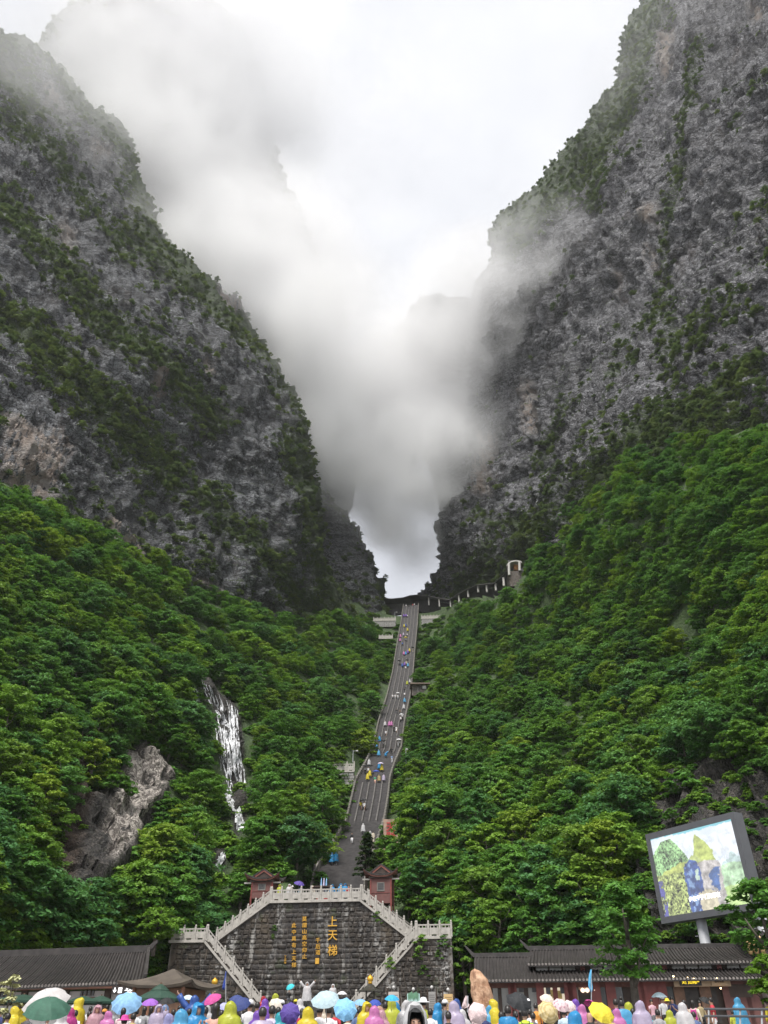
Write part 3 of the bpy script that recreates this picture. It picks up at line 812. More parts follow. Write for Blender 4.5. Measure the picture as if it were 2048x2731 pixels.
def crown_mesh(name, seed, rad, height, base, pads, per, leaf, mat, kind='layer'):
    """crown of separate leafy boughs, layered like the trees of the slope"""
    r = np.random.default_rng(seed)
    Cs, Ds, tone = [], [], []
    for k in range(pads):
        h = (k + r.uniform(0, 1)) / pads
        prof = math.sin(math.pi * (0.16 + 0.80 * h)) ** 0.8
        if kind == 'cone': prof = (1 - h) * 1.0 + 0.08
        if kind == 'shrub': prof = math.cos(h * 1.45)
        a = k * 2.399 + r.uniform(-0.5, 0.5)
        rr = rad * prof * math.sqrt(r.uniform(0.12, 1.0)) * r.uniform(0.75, 1.12)
        c = np.array([math.cos(a) * rr, math.sin(a) * rr, base + (height - base) * h])
        pr = rad * r.uniform(0.22, 0.38)
        n = int(per * r.uniform(0.7, 1.3))
        q = r.uniform(0, 1, n) ** 0.6
        b = r.uniform(0, 6.283, n)
        # a bough is a fan, longer along its outward axis and drooping at the rim
        lx, ly = q * np.cos(b) * pr * 1.35, q * np.sin(b) * pr * 0.95
        lz = r.normal(0, pr * 0.10, n) - (q ** 2) * pr * 0.30 + 0.10 * pr * np.sin(b * 3 + k)
        o = np.array([math.cos(a), math.sin(a)])
        x = c[0] + lx * o[0] - ly * o[1]
        y = c[1] + lx * o[1] + ly * o[0]
        Cs.append(np.c_[x, y, c[2] + lz])
        d = np.c_[x - c[0] * 0.6, y - c[1] * 0.6, np.zeros(n)]
        Ds.append(d / (np.linalg.norm(d, axis=1, keepdims=True) + 1e-6))
        tone.append(np.clip(r.normal(r.uniform(0.25, 0.75), 0.2, n), 0, 1))
    C, D, t = np.concatenate(Cs), np.concatenate(Ds), np.concatenate(tone)
    V, F = leaf_quads(C, D, leaf, r)
    return mesh_np(name, V, F, mat, False, {'tone': np.repeat(t, 4)})
def trunk_mesh(name, seed, h, rad, spread, mat, limbs=5):
    r = random.Random(seed)
    mb = MB()
    lean = Vector((r.uniform(-.1, .1), r.uniform(-.1, .1), 0)) * h
    path = [Vector((0, 0, -1.2)), lean * 0.2 + Vector((0, 0, h * 0.3)), lean * 0.6 + Vector((0, 0, h * 0.62)), lean + Vector((0, 0, h * 0.95))]
    mb.tube(path, [rad * 1.25, rad, rad * 0.7, rad * 0.2], 7)
    for k in range(limbs):
        t = 0.35 + 0.5 * k / limbs
        p = Vector((0, 0, 0)).lerp(path[3], t); p.z = h * t
        a = k * 2.4 + r.random()
        e = p + Vector((math.cos(a) * spread * 0.7, math.sin(a) * spread * 0.7, h * 0.22))
        mid = p.lerp(e, 0.5) + Vector((0, 0, -0.05 * h))
        mb.tube([p, mid, e], [rad * 0.5, rad * 0.36, rad * 0.12], 5)
    return mb.mesh(name, mat, True)
CROWNS = [crown_mesh('crown', 100 + k, (3.2, 3.7, 2.7, 3.4, 2.5, 3.9, 3.0, 3.3, 2.8)[k], (6.4, 6.8, 7.6, 6.0, 6.9, 6.3, 8.0, 6.6, 5.6)[k], 1.2, (34, 40, 30, 36, 26, 44, 32, 34, 28)[k], 140, (.42, .40, .36, .46, .34, .44, .36, .40, .34)[k], (LEAF, LEAF, LEAF_BLUE, LEAF, LEAF_OLIVE, LEAF_BLUE, LEAF, LEAF_OLIVE, LEAF_BLUE)[k]) for k in range(9)]
TRUNKS = [trunk_mesh('trunk', 40 + k, 5.6, 0.15, 2.6, BARK) for k in range(4)]
SHRUBS = [crown_mesh('shrub_crown', 200 + k, 1.5, 1.7, 0.15, 11, 60, 0.36, LEAF_DRY, 'shrub') for k in range(3)]
UNDER = [crown_mesh('undergrowth', 260 + k, 1.9, 1.6, 0.05, 12, 62, 0.42, LEAF, 'shrub') for k in range(3)]
NO_TREES = [WFALL, [(330, 1985), (445, 2005), (465, 2090), (420, 2170), (390, 2230), (335, 2330), (250, 2370), (175, 2330), (150, 2200), (200, 2120), (300, 2070)],
            [(1745, 2180), (1800, 2080), (1950, 2060), (2140, 2100), (2200, 2600), (1760, 2620), (1730, 2480)], SOIL_R,
            [(580, 2460), (720, 2330), (1000, 2330), (1120, 2440), (1230, 2480), (1230, 2700), (430, 2700), (440, 2500)]]
WALLTOP = [(430, 2640), (455, 2470), (560, 2460), (725, 2350), (965, 2345), (1100, 2440), (1215, 2450), (1225, 2640)]
FOREST_TOP = lambda px: np.interp(px, [-300, 0, 120, 250, 400, 520, 600, 700, 850, 960, 1040, 1150, 1210, 1290, 1400, 1500, 1620, 1750, 1900, 2048, 2400],
                                  [1280, 1330, 1380, 1450, 1520, 1570, 1635, 1660, 1665, 1665, 1660, 1650, 1610, 1560, 1500, 1390, 1290, 1215, 1180, 1190, 1150])
GAL = lambda x: np.interp(x, [900, 990, 1010, 1120, 1180, 1210, 1250, 1300, 1345, 1400, 1410], [0, 0, 1670, 1668, 1650, 1618, 1592, 1578, 1556, 1530, 0])
def tree_ok(px, py):
    if py < FOREST_TOP(px) or py > 2620: return False
    if any(inpoly(px, py, p) for p in NO_TREES): return False
    if py > 2345 and 560 < px < 1120: return False
    d = float(HILL(px, py)) * 1.12
    k = 150.0 / d
    # a crown stands some seven metres above its foot: keep it off the stairs, the fall and the bare rock
    for dx, dy in ((0, 15), (-36, 45), (36, 45), (-30, 75), (30, 75), (0, 92)):
        x, y = px + dx * k, py - dy * k
        if any(inpoly(x, y, q) for q in (*LOWFALLS, [(1016, 2182), (1072, 2182), (1072, 2278), (1016, 2278)])) or inpoly(x, y, WFALL) or inpoly(x, y, PALEROCK) or (dy < 80 and (inpoly(x, y, OUTCROP) or inpoly(x, y, NO_TREES[2]))): return False
        if 1600 < y < 2400 and abs(x - stair_x(y)) < stair_half(y) + (6 if x < stair_x(y) else 2): return False
        if y < GAL(x): return False
    if any(abs(px - X) < 40 and Y0 < py < Y1 for X, Y0, Y1 in ((912, 2020, 2130), (1042, 2270, 2370), (1120, 1820, 1900), (1030, 1690, 1760), (1020, 1640, 1720), (1150, 1640, 1720))): return False
    return True
rt = random.Random(5)
cand = []
tries = 0
while len(cand) < 1150 and tries < 60000:
    tries += 1
    px, py = rt.uniform(-150, 2200), rt.uniform(1180, 2620)
    if not tree_ok(px, py): continue
    p, nn = hill_at(px, py)
    d = p[1]
    smin = 27 * 150 / d * (0.8 if py < 1800 else 1.0)
    if any((px - q[0]) ** 2 + ((py - q[1]) * 1.5) ** 2 < smin ** 2 for q in cand): continue
    # thin the wood over the bare soil and rocks on the left
    if inpoly(px, py, SOIL_L) and rt.random() < 0.6: continue
    cand.append((px, py, p))
cand.sort(key=lambda q: q[2][1])
inframe = [q for q in cand if -20 < q[0] < 2068 and q[1] < 2600]
front = inframe[:]
front.sort(key=lambda q: np.linalg.norm(q[2]))
single, mass = front[:285], front[285:] + [q for q in cand if not (-20 < q[0] < 2068 and q[1] < 2600)]
TREE_LABEL = lambda px, py: ('leafy green tree in the dense wood left of the waterfall' if px < 520 else
                             'leafy green tree in the wood between waterfall and long stairway' if px < stair_x(py) else
                             'leafy green tree on the steep slope between long stairway and video screen' if px < 1700 else
                             'leafy green tree on the steep slope above the big video screen')
TREE_GROUP = lambda px, py: ('trees left of the waterfall' if px < 520 else 'trees between waterfall and stairway' if px < stair_x(py) else
                             'trees right of the stairway' if px < 1700 else 'trees above the video screen')
crown_objs = []
for k, (px, py, p) in enumerate(single):
    t = empty('tree', (p[0], p[1], p[2] - 0.3), rt.uniform(0, 6.28))
    s = rt.uniform(0.75, 1.15)
    t.scale = (s, s, s * rt.uniform(0.85, 1.15))
    tag(t, TREE_LABEL(px, py), 'tree', TREE_GROUP(px, py))
    c = link('crown', CROWNS[k % len(CROWNS)], t)
    link('trunk', TRUNKS[k % len(TRUNKS)], t)
    if k < len(CROWNS): crown_objs.append(c)
def scatter(name, points, scales, srcs, kind='stuff', upright=True, seed=1):
    """one object: every point carries one of the source plants"""
    me = mesh_np(name, np.asarray(points), np.zeros((0, 3), np.int32))
    a = me.attributes.new('psize', 'FLOAT', 'POINT')
    a.data.foreach_set('value', np.asarray(scales, np.float32))
    o = link(name, me)
    ng = bpy.data.node_groups.new(name + '_scatter', 'GeometryNodeTree')
    ng.interface.new_socket('Geometry', in_out='INPUT', socket_type='NodeSocketGeometry')
    ng.interface.new_socket('Geometry', in_out='OUTPUT', socket_type='NodeSocketGeometry')
    n, l = ng.nodes, ng.links
    gi, go = n.new('NodeGroupInput'), n.new('NodeGroupOutput')
    g2i = n.new('GeometryNodeGeometryToInstance')
    for s in srcs:
        oi = n.new('GeometryNodeObjectInfo')
        oi.transform_space = 'ORIGINAL'
        oi.inputs['Object'].default_value = s
        l.new(oi.outputs['Geometry'], g2i.inputs[0])
    m2p = n.new('GeometryNodeMeshToPoints')
    l.new(gi.outputs[0], m2p.inputs['Mesh'])
    iop = n.new('GeometryNodeInstanceOnPoints')
    iop.inputs['Pick Instance'].default_value = True
    l.new(m2p.outputs['Points'], iop.inputs['Points'])
    l.new(g2i.outputs[0], iop.inputs['Instance'])
    ri = n.new('FunctionNodeRandomValue'); ri.data_type = 'INT'
    ri.inputs[4].default_value = 0; ri.inputs[5].default_value = len(srcs) - 1
    ri.inputs['Seed'].default_value = seed
    l.new(ri.outputs[2], iop.inputs['Instance Index'])
    rr = n.new('FunctionNodeRandomValue'); rr.data_type = 'FLOAT_VECTOR'
    rr.inputs[0].default_value = (-0.12, -0.12, 0); rr.inputs[1].default_value = (0.12, 0.12, 6.283)
    rr.inputs['Seed'].default_value = seed + 3
    l.new(rr.outputs[0], iop.inputs['Rotation'])
    na = n.new('GeometryNodeInputNamedAttribute'); na.data_type = 'FLOAT'
    na.inputs['Name'].default_value = 'psize'
    l.new(na.outputs['Attribute'], iop.inputs['Scale'])
    l.new(iop.outputs['Instances'], go.inputs[0])
    md = o.modifiers.new('scatter', 'NODES'); md.node_group = ng
    tag(o, kind=kind)
    return o
r2 = np.random.default_rng(11)
scatter('woodland', [q[2] - np.array([0, 0, 0.3]) for q in mass], r2.uniform(0.72, 1.12, len(mass)), crown_objs)
# shrubs: a few stand alone (they are the sources), the others are one mass
def lone_shrub(px, py, me, label, s=1.0, name='shrub', field=None):
    p = hill_at(px, py)[0] if field is None else pts(px, py, field(px, py))
    o = link(name, me, None, Vector(p.tolist()))
    o.scale = (s, s, s)
    tag(o, label, 'shrub')
    return o
sh = [lone_shrub(1290, 1560, SHRUBS[0], 'dull green shrub beside the gallery columns below the grey cliff', 1.2),
      lone_shrub(700, 1652, SHRUBS[1], 'dull green shrub at the foot of the left cliff', 1.2),
      lone_shrub(1500, 1385, SHRUBS[2], 'dull green shrub at the foot of the right cliff', 1.2)]
un = [lone_shrub(300, 2120, UNDER[0], 'bright green bush hanging over the pale rock outcrop', 1.5),
      lone_shrub(1840, 2150, UNDER[1], 'yellowish green bush on the dark rock above the screen', 1.5),
      lone_shrub(1500, 2060, UNDER[2], 'low bush on the patch of reddish soil', 1.1)]
# undergrowth between and below the trees
up_, us_ = [], []
for _ in range(12000):
    px, py = r2.uniform(-120, 2180), r2.uniform(1150, 2640)
    if py < FOREST_TOP(px) - 45 or (py > 2350 and 560 < px < 1120) or py - 22 < GAL(px): continue
    if 1585 < py < 2400 and abs(px - stair_x(py)) < stair_half(py) + 8: continue
    dk = inpoly(px, py, NO_TREES[2])
    rock = any(inpoly(px, py, p) for p in NO_TREES[:4]) or inpoly(px, py, SOIL_L)
    if inpoly(px, py, WFALL) or any(inpoly(px, py, q) for q in LOWFALLS) or (rock and r2.random() > (0.55 if dk else 0.13)) or inpoly(px, py, PALEROCK): continue
    near = 1600 < py < 1850 and abs(px - stair_x(py)) < 170
    if not near and r2.random() > (0.8 if dk else 0.52): continue
    up_.append(hill_at(px, py)[0]); us_.append(r2.uniform(0.6, 1.25) * (0.5 if rock else 1))
for _ in range(1500):
    px, py = r2.uniform(820, 1345), r2.uniform(1600, 1800)
    if py - 3 < GAL(px) - 14 or py < FOREST_TOP(px) - 30 or abs(px - stair_x(py)) < stair_half(py) + 7: continue
    up_.append(hill_at(px, py)[0]); us_.append(r2.uniform(0.45, 0.85))
scatter('undergrowth', up_, us_, un, seed=5)
# plants clinging to the cliffs
def cliff_points(cl, n, thr, s0, s1, r, sil=None, extra=None):
    px, py, V, N = cl['px'].ravel(), cl['py'].ravel(), cl['V'].reshape(-1, 3), cl['N'].reshape(-1, 3)
    g = fbm(V / 30 + 2.5, 3) + 0.55 * fbm(V / 9 + 1.5, 2) + 0.7 * N[:, 2]
    w = np.clip((g - thr) * 3, 0, 1)
    if sil is not None:
        S = interp(sil)(py)
        d = np.abs(px - S)
        w = np.maximum(w, np.clip(1.15 - d / 75.0, 0, 1) ** 1.5)
    # the green thins out gradually above the edge of the forest
    up = FOREST_TOP(px) - py
    w = np.maximum(w, np.clip(0.9 - up / 150.0 + 0.6 * fbm(V / 14 + 4, 2), 0, 1) * (up > -60) * np.where(px > 1000, 1.0, 0.45))
    if extra is not None:
        w = np.clip(w + extra(px, py), 0, 1)
    a = cl['o'].data.attributes['moss'].data
    a.foreach_set('value', np.maximum(cl['moss'].ravel() * 0.8, w * 0.8) * (1 - np.clip(cl['pm'].ravel() * 1.5, 0, 1)).astype(np.float32))
    dens = w.copy()
    dens *= 1 - 0.9 * np.clip(cl['pm'].ravel() * 1.5, 0, 1)
    dens[(px < -80) | (px > 2130) | (py < -60)] = 0
    dens /= dens.sum()
    i = r.choice(len(V), n, p=dens)
    return V[i] + r.normal(0, 0.35, (n, 3)) + N[i] * 0.15, r.uniform(s0, s1, n)
SIL_L = [q for q in S1 if 100 < q[1] < 1720]
def extra_l(px, py):
    # ledges that carry vegetation across the left face
    e = np.zeros(len(px))
    for poly, wd, s in (([(0, 330), (120, 420), (240, 560), (330, 700)], 45, .8), ([(0, 560), (120, 700), (230, 840), (420, 1000), (560, 1130)], 60, 1.0),
                        ([(0, 860), (110, 960), (220, 1060), (330, 1160), (440, 1260)], 75, 1.0), ([(520, 1330), (640, 1430), (760, 1560), (860, 1640)], 50, .9),
                        ([(330, 620), (470, 740), (620, 880)], 45, .9), ([(80, 120), (200, 260), (310, 380)], 40, 1.0), ([(740, 1180), (800, 1290), (830, 1400), (870, 1560)], 40, .6),
                        ([(0, 140), (20, 200), (60, 300)], 60, 1.0)):
        e = np.maximum(e, s * np.clip(1.2 - pdist(px, py, poly) / wd, 0, 1))
    return e
def extra_r(px, py):
    e = np.zeros(len(px))
    for poly, wd, s in (([(1731, 0), (1690, 100), (1660, 260), (1560, 400), (1420, 560), (1350, 640)], 75, 1.6), ([(1660, 250), (1600, 420), (1590, 560)], 40, .9),
                        ([(1880, 120), (1850, 330), (1810, 600), (1790, 740), (1760, 880)], 22, .7), ([(1990, 840), (1900, 940), (1800, 1060), (1740, 1200)], 40, .5),
                        ([(1530, 1080), (1470, 1160), (1440, 1250)], 28, .8), ([(2048, 1000), (1900, 1110), (1760, 1190)], 45, .9), ([(1290, 1380), (1330, 1400), (1430, 1400)], 30, .7),
                        ([(1780, 830), (1820, 900), (1800, 1010)], 40, .7)):
        e = np.maximum(e, s * np.clip(1.2 - pdist(px, py, poly) / wd, 0, 1))
    return e
pl, sl = cliff_points(cliff_l, 6600, 0.50, 0.35, 1.2, r2, SIL_L, extra_l)
pr_, sr = cliff_points(cliff_r, 5200, 0.66, 0.35, 1.1, r2, None, extra_r)
p2_, s2_ = cliff_points(cliff_l2, 700, 0.35, 0.5, 1.1, r2, None, lambda x, y: np.clip(0.8 - np.abs(x - interp(S2)(y)) / 30, 0, 1))
p3_, s3_ = cliff_points(peak, 700, 0.5, 1.2, 2.4, r2, None, lambda x, y: np.clip(1.0 - np.minimum(np.abs(x - interp(S3)(y)), np.abs(x - interp(S3L)(y))) / 40, 0, 1))
scatter('cliff_shrubbery', np.concatenate([pl, pr_, p2_, p3_]), np.concatenate([sl, sr, s2_, s3_]), sh, seed=9)
# slender trees that break the skyline of both cliffs
SKY_T = [(crown_mesh('crown', 300 + k, 2.0, 4.6, 1.0, 16, 60, 0.42, LEAF_DRY), trunk_mesh('trunk', 70 + k, 4.2, 0.10, 1.5, BARK, 4)) for k in range(3)]
def sky_tree(px, py, Y, s, k, label, group):
    t = empty('cliff_tree', P(px, py, Y), k * 1.7)
    t.scale = (s, s, s)
    tag(t, label, 'tree', group)
    link('crown', SKY_T[k % 3][0], t); link('trunk', SKY_T[k % 3][1], t)
for k in range(34):
    py = [130, 122, 140, 165, 185, 208, 232, 262, 300, 330, 375, 480, 620, 760, 830, 900, 955, 1000, 1050, 1110][k] if k < 20 else None
    if k < 20:
        px = float(interp(S1)(py)) - rt.uniform(2, 14)
        if py in (130, 122): px = 10 + 30 * (k % 2)
        sky_tree(px, py + 6, float(YL(px, py)) + 8, rt.uniform(0.8, 1.3), k, 'small tree on the skyline of the left cliff against the mist', 'small trees along the edge of the left cliff')
    else:
        py = [20, 70, 110, 150, 190, 235, 290, 345, 400, 470, 540, 590, 625, 740][k - 20]
        px = float(interp(SR)(py)) + rt.uniform(2, 14)
        sky_tree(px, py + 8, float(YR(px, py)) + 8, rt.uniform(0.8, 1.3), k, 'small tree on the skyline of the right cliff against the white sky', 'small trees along the edge of the right cliff')
# ================================================================== masonry: double stair with retaining wall, long stairway, galleries
AW = math.radians(7.5)
STONE_L = plain('pale_stone', (0.40, 0.375, 0.34), 0.75, 0.18, 2.5, bump=0.2)
STONE_D = plain('stair_stone', (0.064, 0.058, 0.057), 0.5, 0.35, 1.3, bump=0.3)
STONE_RAIL = plain('weathered_rail_stone', (0.20, 0.185, 0.165), 0.75, 0.3, 1.6)
STONE_CURB = plain('divider_stone', (0.095, 0.088, 0.083), 0.65, 0.3, 1.2)
def wall_stone_material(name, k):
    m, n, l, b = new_mat(name)
    geo = n.new('ShaderNodeNewGeometry'); pos = geo.outputs['Position']
    oi = n.new('ShaderNodeObjectInfo')
    a = noise_node(n, l, pos, 1.3, 5, 0.65)
    s = noise_node(n, l, pos, 0.7, 5, 0.65, (1.0, 1.0, 0.14))
    c = mixc(n, l, ramp(n, l, a, 0.35, 0.65), [x * k for x in (0.013, 0.0100, 0.008)], [x * k for x in (0.048, 0.038, 0.029)])
    c = mixc(n, l, ramp(n, l, oi.outputs['Random'], 0.0, 1.0, 0.0, 0.4), c, (0.035, 0.033, 0.036))
    c = mixc(n, l, ramp(n, l, s, 0.585, 0.67, 0, 0.75), c, (0.36, 0.345, 0.32))
    dr = noise_node(n, l, pos, 0.42, 3, 0.5, (1, 1, 0.05)); sp_ = noise_node(n, l, pos, 2.2, 4, 0.7)
    c = mixc(n, l, math_n(n, l, 'MULTIPLY', ramp(n, l, dr, 0.56, 0.64), ramp(n, l, sp_, 0.46, 0.56, 0, 0.7)), c, (0.42, 0.41, 0.39))
    mz = noise_node(n, l, pos, 0.6, 4, 0.6)
    c = mixc(n, l, ramp(n, l, mz, 0.6, 0.7, 0, 0.55), c, (0.045, 0.058, 0.022))
    br = noise_node(n, l, pos, 0.33, 4, 0.6, (1, 1, 0.3))
    c = mixc(n, l, ramp(n, l, br, 0.55, 0.7, 0, 0.6), c, (0.10, 0.075, 0.048))
    l.new(c, b.inputs['Base Color'])
    b.inputs['Roughness'].default_value = 0.55
    bp = n.new('ShaderNodeBump'); bp.inputs['Distance'].default_value = 0.06
    l.new(a, bp.inputs['Height']); l.new(bp.outputs['Normal'], b.inputs['Normal'])
    return m
WALLSTONE = wall_stone_material('wall_stone', 1.0)
MORTAR = wall_stone_material('mortar', 2.4)
GOLD = plain('gold_paint', (0.72, 0.40, 0.06), 0.35, 0.12, 3, metal=0.35)
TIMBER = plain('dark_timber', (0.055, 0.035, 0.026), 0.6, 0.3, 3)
RED_WALL = plain('red_plaster', (0.150, 0.064, 0.056), 0.7, 0.15, 2)
RED_WOOD = plain('red_wood', (0.21, 0.055, 0.048), 0.5, 0.2, 2)
TILE = plain('roof_tile', (0.034, 0.029, 0.027), 0.55, 0.45, 2.2, bump=0.3)
TILE_END = plain('tile_end', (0.30, 0.27, 0.25), 0.7, 0.3, 4)
EAVE = plain('eave_board', (0.15, 0.06, 0.045), 0.6, 0.3, 2)
WHITE_P = plain('white_plaster', (0.55, 0.535, 0.52), 0.8, 0.1, 1.5)
CONCRETE = plain('concrete', (0.28, 0.27, 0.26), 0.85, 0.25, 1.2)
STEEL = plain('painted_steel', (0.42, 0.43, 0.45), 0.5, 0.06, 2)
STEEL_D = plain('dark_steel', (0.09, 0.092, 0.10), 0.5, 0.1, 2)
class Frame:
    """upright frame: s runs along the wall, o out of it towards the viewer, z up"""
    def __init__(s, O, ang):
        s.O = Vector((O[0], O[1], 0)); s.ang = ang
        s.u = Vector((math.cos(ang), -math.sin(ang), 0)); s.n = Vector((-math.sin(ang), -math.cos(ang), 0))
    def at(s, a, o, z):
        return s.O + s.u * a + s.n * o + Vector((0, 0, z))
    def hit(s, px, py, o=0.0):
        r = Vector(rays(px, py)); C = Vector((0, 0, CAMZ))
        Q = s.O + s.n * o
        t = (Q - C).dot(s.n) / r.dot(s.n)
        p = C + r * t
        return (p - s.O).dot(s.u), p.z
    def root(s, name, a=0, o=0, z=0):
        """an Empty at that spot; children use local x along the wall, -y towards the viewer"""
        return empty(name, s.at(a, o, z), -s.ang)
WF = Frame(P(820, 2520, 96), AW)
FO = 3.2
wh = WF.hit
LL0, LL1 = wh(457, 2512, FO), wh(548, 2512, FO)          # left landing edge
LF1 = wh(722, 2652, FO)                                    # foot of left lower flight
RL0, RL1 = wh(1112, 2494.5, FO), wh(1204, 2493, FO)
RF1 = wh(923, 2647, FO)
PT0, PT1 = wh(724, 2404.5, 0), wh(962, 2398, 0)            # platform edge
UL0, UR0 = wh(578, 2500, 0), wh(1097, 2477, 0)             # feet of upper flights
PZ = (PT0[1] + PT1[1]) / 2
LZ = (LL0[1] + LL1[1] + RL0[1] + RL1[1]) / 4
GZW = ground(93)
# ---- retaining wall
wall = WF.root('retaining_wall')
tag(wall, 'tall dark stone retaining wall with gold calligraphy between two zigzag stair flights', 'wall')
front_poly_l = [(LL0[0], 0), (LL0[0], LZ), (LL1[0], LZ), (LF1[0], GZW), (LF1[0], 0)]
front_poly_r = [(RL1[0], 0), (RL1[0], LZ), (RL0[0], LZ), (RF1[0], GZW), (RF1[0], 0)]
back_poly = [(UL0[0] - 1.0, 0), (UL0[0] - 1.0, LZ), (UL0[0], LZ), (PT0[0], PZ), (PT1[0], PZ), (UR0[0], LZ), (UR0[0] + 1.0, LZ), (UR0[0] + 1.0, 0)]
def prism(mb, poly, y0, y1, mi=0):
    n = len(poly)
    v = [(s, y0, z) for s, z in poly] + [(s, y1, z) for s, z in poly]
    f = [tuple(range(n)), tuple(range(2 * n - 1, n - 1, -1))] + [(i, i + n, (i + 1) % n + n, (i + 1) % n) for i in range(n)]
    return mb.add(v, f, mi)
mb = MB(); prism(mb, back_poly, 0, 3.0); mb.build('wall_core', MORTAR, wall)
for p in (front_poly_l, front_poly_r[::-1]):
    mb = MB(); prism(mb, p, -FO, -0.02); mb.build('wall_wing', MORTAR, wall)
rs = random.Random(3)
stone_meshes = []
for k in range(12):
    j = lambda a: rs.uniform(-a, a)
    b = [(-.5 + j(.05), 0, -.5 + j(.05)), (.5 + j(.05), 0, -.5 + j(.05)), (.5 + j(.05), 0, .5 + j(.05)), (-.5 + j(.05), 0, .5 + j(.05))]
    m1 = [(x * .93 + j(.03), -.55 + j(.1), z * .92 + j(.03)) for x, _, z in b]
    t = [(x * .68 + j(.06), -1.0 + j(.2), z * .66 + j(.06)) for x, _, z in b]
    mb = MB()
    mb.add(b + m1 + t, [(8, 9, 10, 11)] + [(i, (i + 1) % 4, (i + 1) % 4 + 4, i + 4) for i in range(4)] + [(i + 4, (i + 1) % 4 + 4, (i + 1) % 4 + 8, i + 8) for i in range(4)])
    stone_meshes.append(mb.mesh('stone', WALLSTONE, True))
def inside(poly, s, z):
    return bool(inpoly(np.array(s), np.array(z), poly))
stones = []
def lay(poly, y, cover=()):
    z = GZW - 0.4
    while z < PZ:
        h = rs.uniform(0.40, 0.56)
        s = min(p[0] for p in poly) - rs.uniform(0, .5)
        while s < max(p[0] for p in poly):
            w = rs.uniform(0.42, 0.98)
            c, cz = s + w / 2, z + h / 2 + rs.uniform(-.05, .05)
            ok = all(inside(poly, a, b_) for a, b_ in ((c - w * .42, cz), (c + w * .42, cz), (c, cz + h * .4), (c + w * .4, cz + h * .3), (c - w * .4, cz + h * .3)))
            if ok and not any(inside(q, c, cz) for q in cover):
                stones.append((c, y, cz, w - rs.uniform(.04, .10), h * rs.uniform(.82, 1.0) - 0.05, rs.uniform(0.04, 0.17)))
            s += w
        z += h
lay(back_poly, 0, (front_poly_l, front_poly_r))
nback = len(stones)
lay(front_poly_l, -FO); lay(front_poly_r, -FO)
stones = sorted(stones[:nback], key=lambda q: abs(q[0]) + 0.7 * abs(q[2] - 9)) + stones[nback:]
for c, y, z, w, h, d in stones[:295]:
    o = link('stone', stone_meshes[rs.randrange(12)], wall, (c, y, z))
    o.scale = (w, d, h)
mb = MB()
for c, y, z, w, h, d in stones[295:]:
    me = stone_meshes[rs.randrange(12)]
    mb.add([(c + v.co.x * w, y + v.co.y * d, z + v.co.z * h) for v in me.vertices], [tuple(p.vertices) for p in me.polygons])
tag(mb.build('stonework', WALLSTONE, wall), kind='stuff')
# ---- lettering, in gold on the stones
def text_mesh(body, size, extr, mat, bold=0.0, name='lettering', align='CENTER'):
    cu = bpy.data.curves.new(name, 'FONT')
    cu.body = body; cu.size = size; cu.extrude = extr; cu.offset = bold
    cu.align_x = align; cu.align_y = 'CENTER'
    cu.resolution_u = 3
    t = bpy.data.objects.new('tmp', cu)
    COL.objects.link(t)
    dg = bpy.context.evaluated_depsgraph_get()
    me = bpy.data.meshes.new_from_object(t.evaluated_get(dg))
    me.name = name
    bpy.data.objects.remove(t); bpy.data.curves.remove(cu)
    me.materials.clear(); me.materials.append(mat)
    return me
def wall_char(ch, px, py, size, stretch=1.0):
    s, z = wh(px, py, 0.12)
    o = link('gold_character', text_mesh(ch, size, 0.05, GOLD, 0.008 * size, 'gold_character'), wall, (s, -0.16, z))
    o.rotation_euler = (math.radians(90), 0, 0)
    o.scale = (1, stretch, 1)
for ch, py in (('上', 2460), ('天', 2496), ('梯', 2537)):
    wall_char(ch, 887, py, 1.12, 1.0)
for i, ch in enumerate('莫謂山高空仰止'):
    wall_char(ch, 812, 2452 + i * 16.6, 0.56, 0.9)
for i, ch in enumerate('此中真有上天梯'):
    wall_char(ch, 784, 2469 + i * 17.6, 0.54, 0.9)
for i, ch in enumerate('千后道'):
    wall_char(ch, 848, 2509 + i * 16, 0.54, 0.95)
for i, ch in enumerate('丁丑年'):
    wall_char(ch, 761, 2552 + i * 8, 0.28, 0.9)
s_, z_ = wh(846, 2563, 0.1)
mb = MB(); mb.box((0, 0, 0), (0.42, 0.06, 0.55)); mb.build('gold_seal', GOLD, wall, (s_, -0.14, z_))
# ---- plants growing out of the masonry
for i, (px, py, o, sc, mesh_, lab) in enumerate((
        (1005, 2447, 0.2, .62, 0, 'bright green tuft near the top right of the stone wall below the stair rail'),
        (732, 2475, 0.2, .3, 1, 'small green tuft on the left part of the stone wall, uppermost of a column'),
        (727, 2497, 0.2, .22, 2, 'tiny green tuft on the left part of the stone wall, lowest of a column'),
        (1122, 2517, FO + .2, .85, 1, 'large creeper hanging below the right landing rail'),
        (1112, 2545, FO + .2, .5, 2, 'narrow creeper trailing down the right wing of the wall'),
        (1183, 2512, FO + .2, .6, 0, 'creeper hanging at the outer corner below the right landing'),
        (1168, 2545, FO + .2, .4, 1, 'small creeper halfway down the right wing of the wall'),
        (1128, 2590, FO + .2, .5, 2, 'low creeper on the right wing of the wall above the notice boards'),
        (1040, 2570, FO + .2, .55, 0, 'dark creeper just under the right lower stair rail'))):
    s, z = wh(px, py, o)
    p = link('wall_plant', crown_mesh('wall_plant', 400 + i, 1.25, 1.9, 0.0, 9, 46, 0.34, LEAF_FRESH if i < 8 else LEAF, 'shrub'), None, WF.at(s, o, z - sc * .8))
    p.scale = (sc, sc * .7, sc)
    tag(p, lab, 'plant')
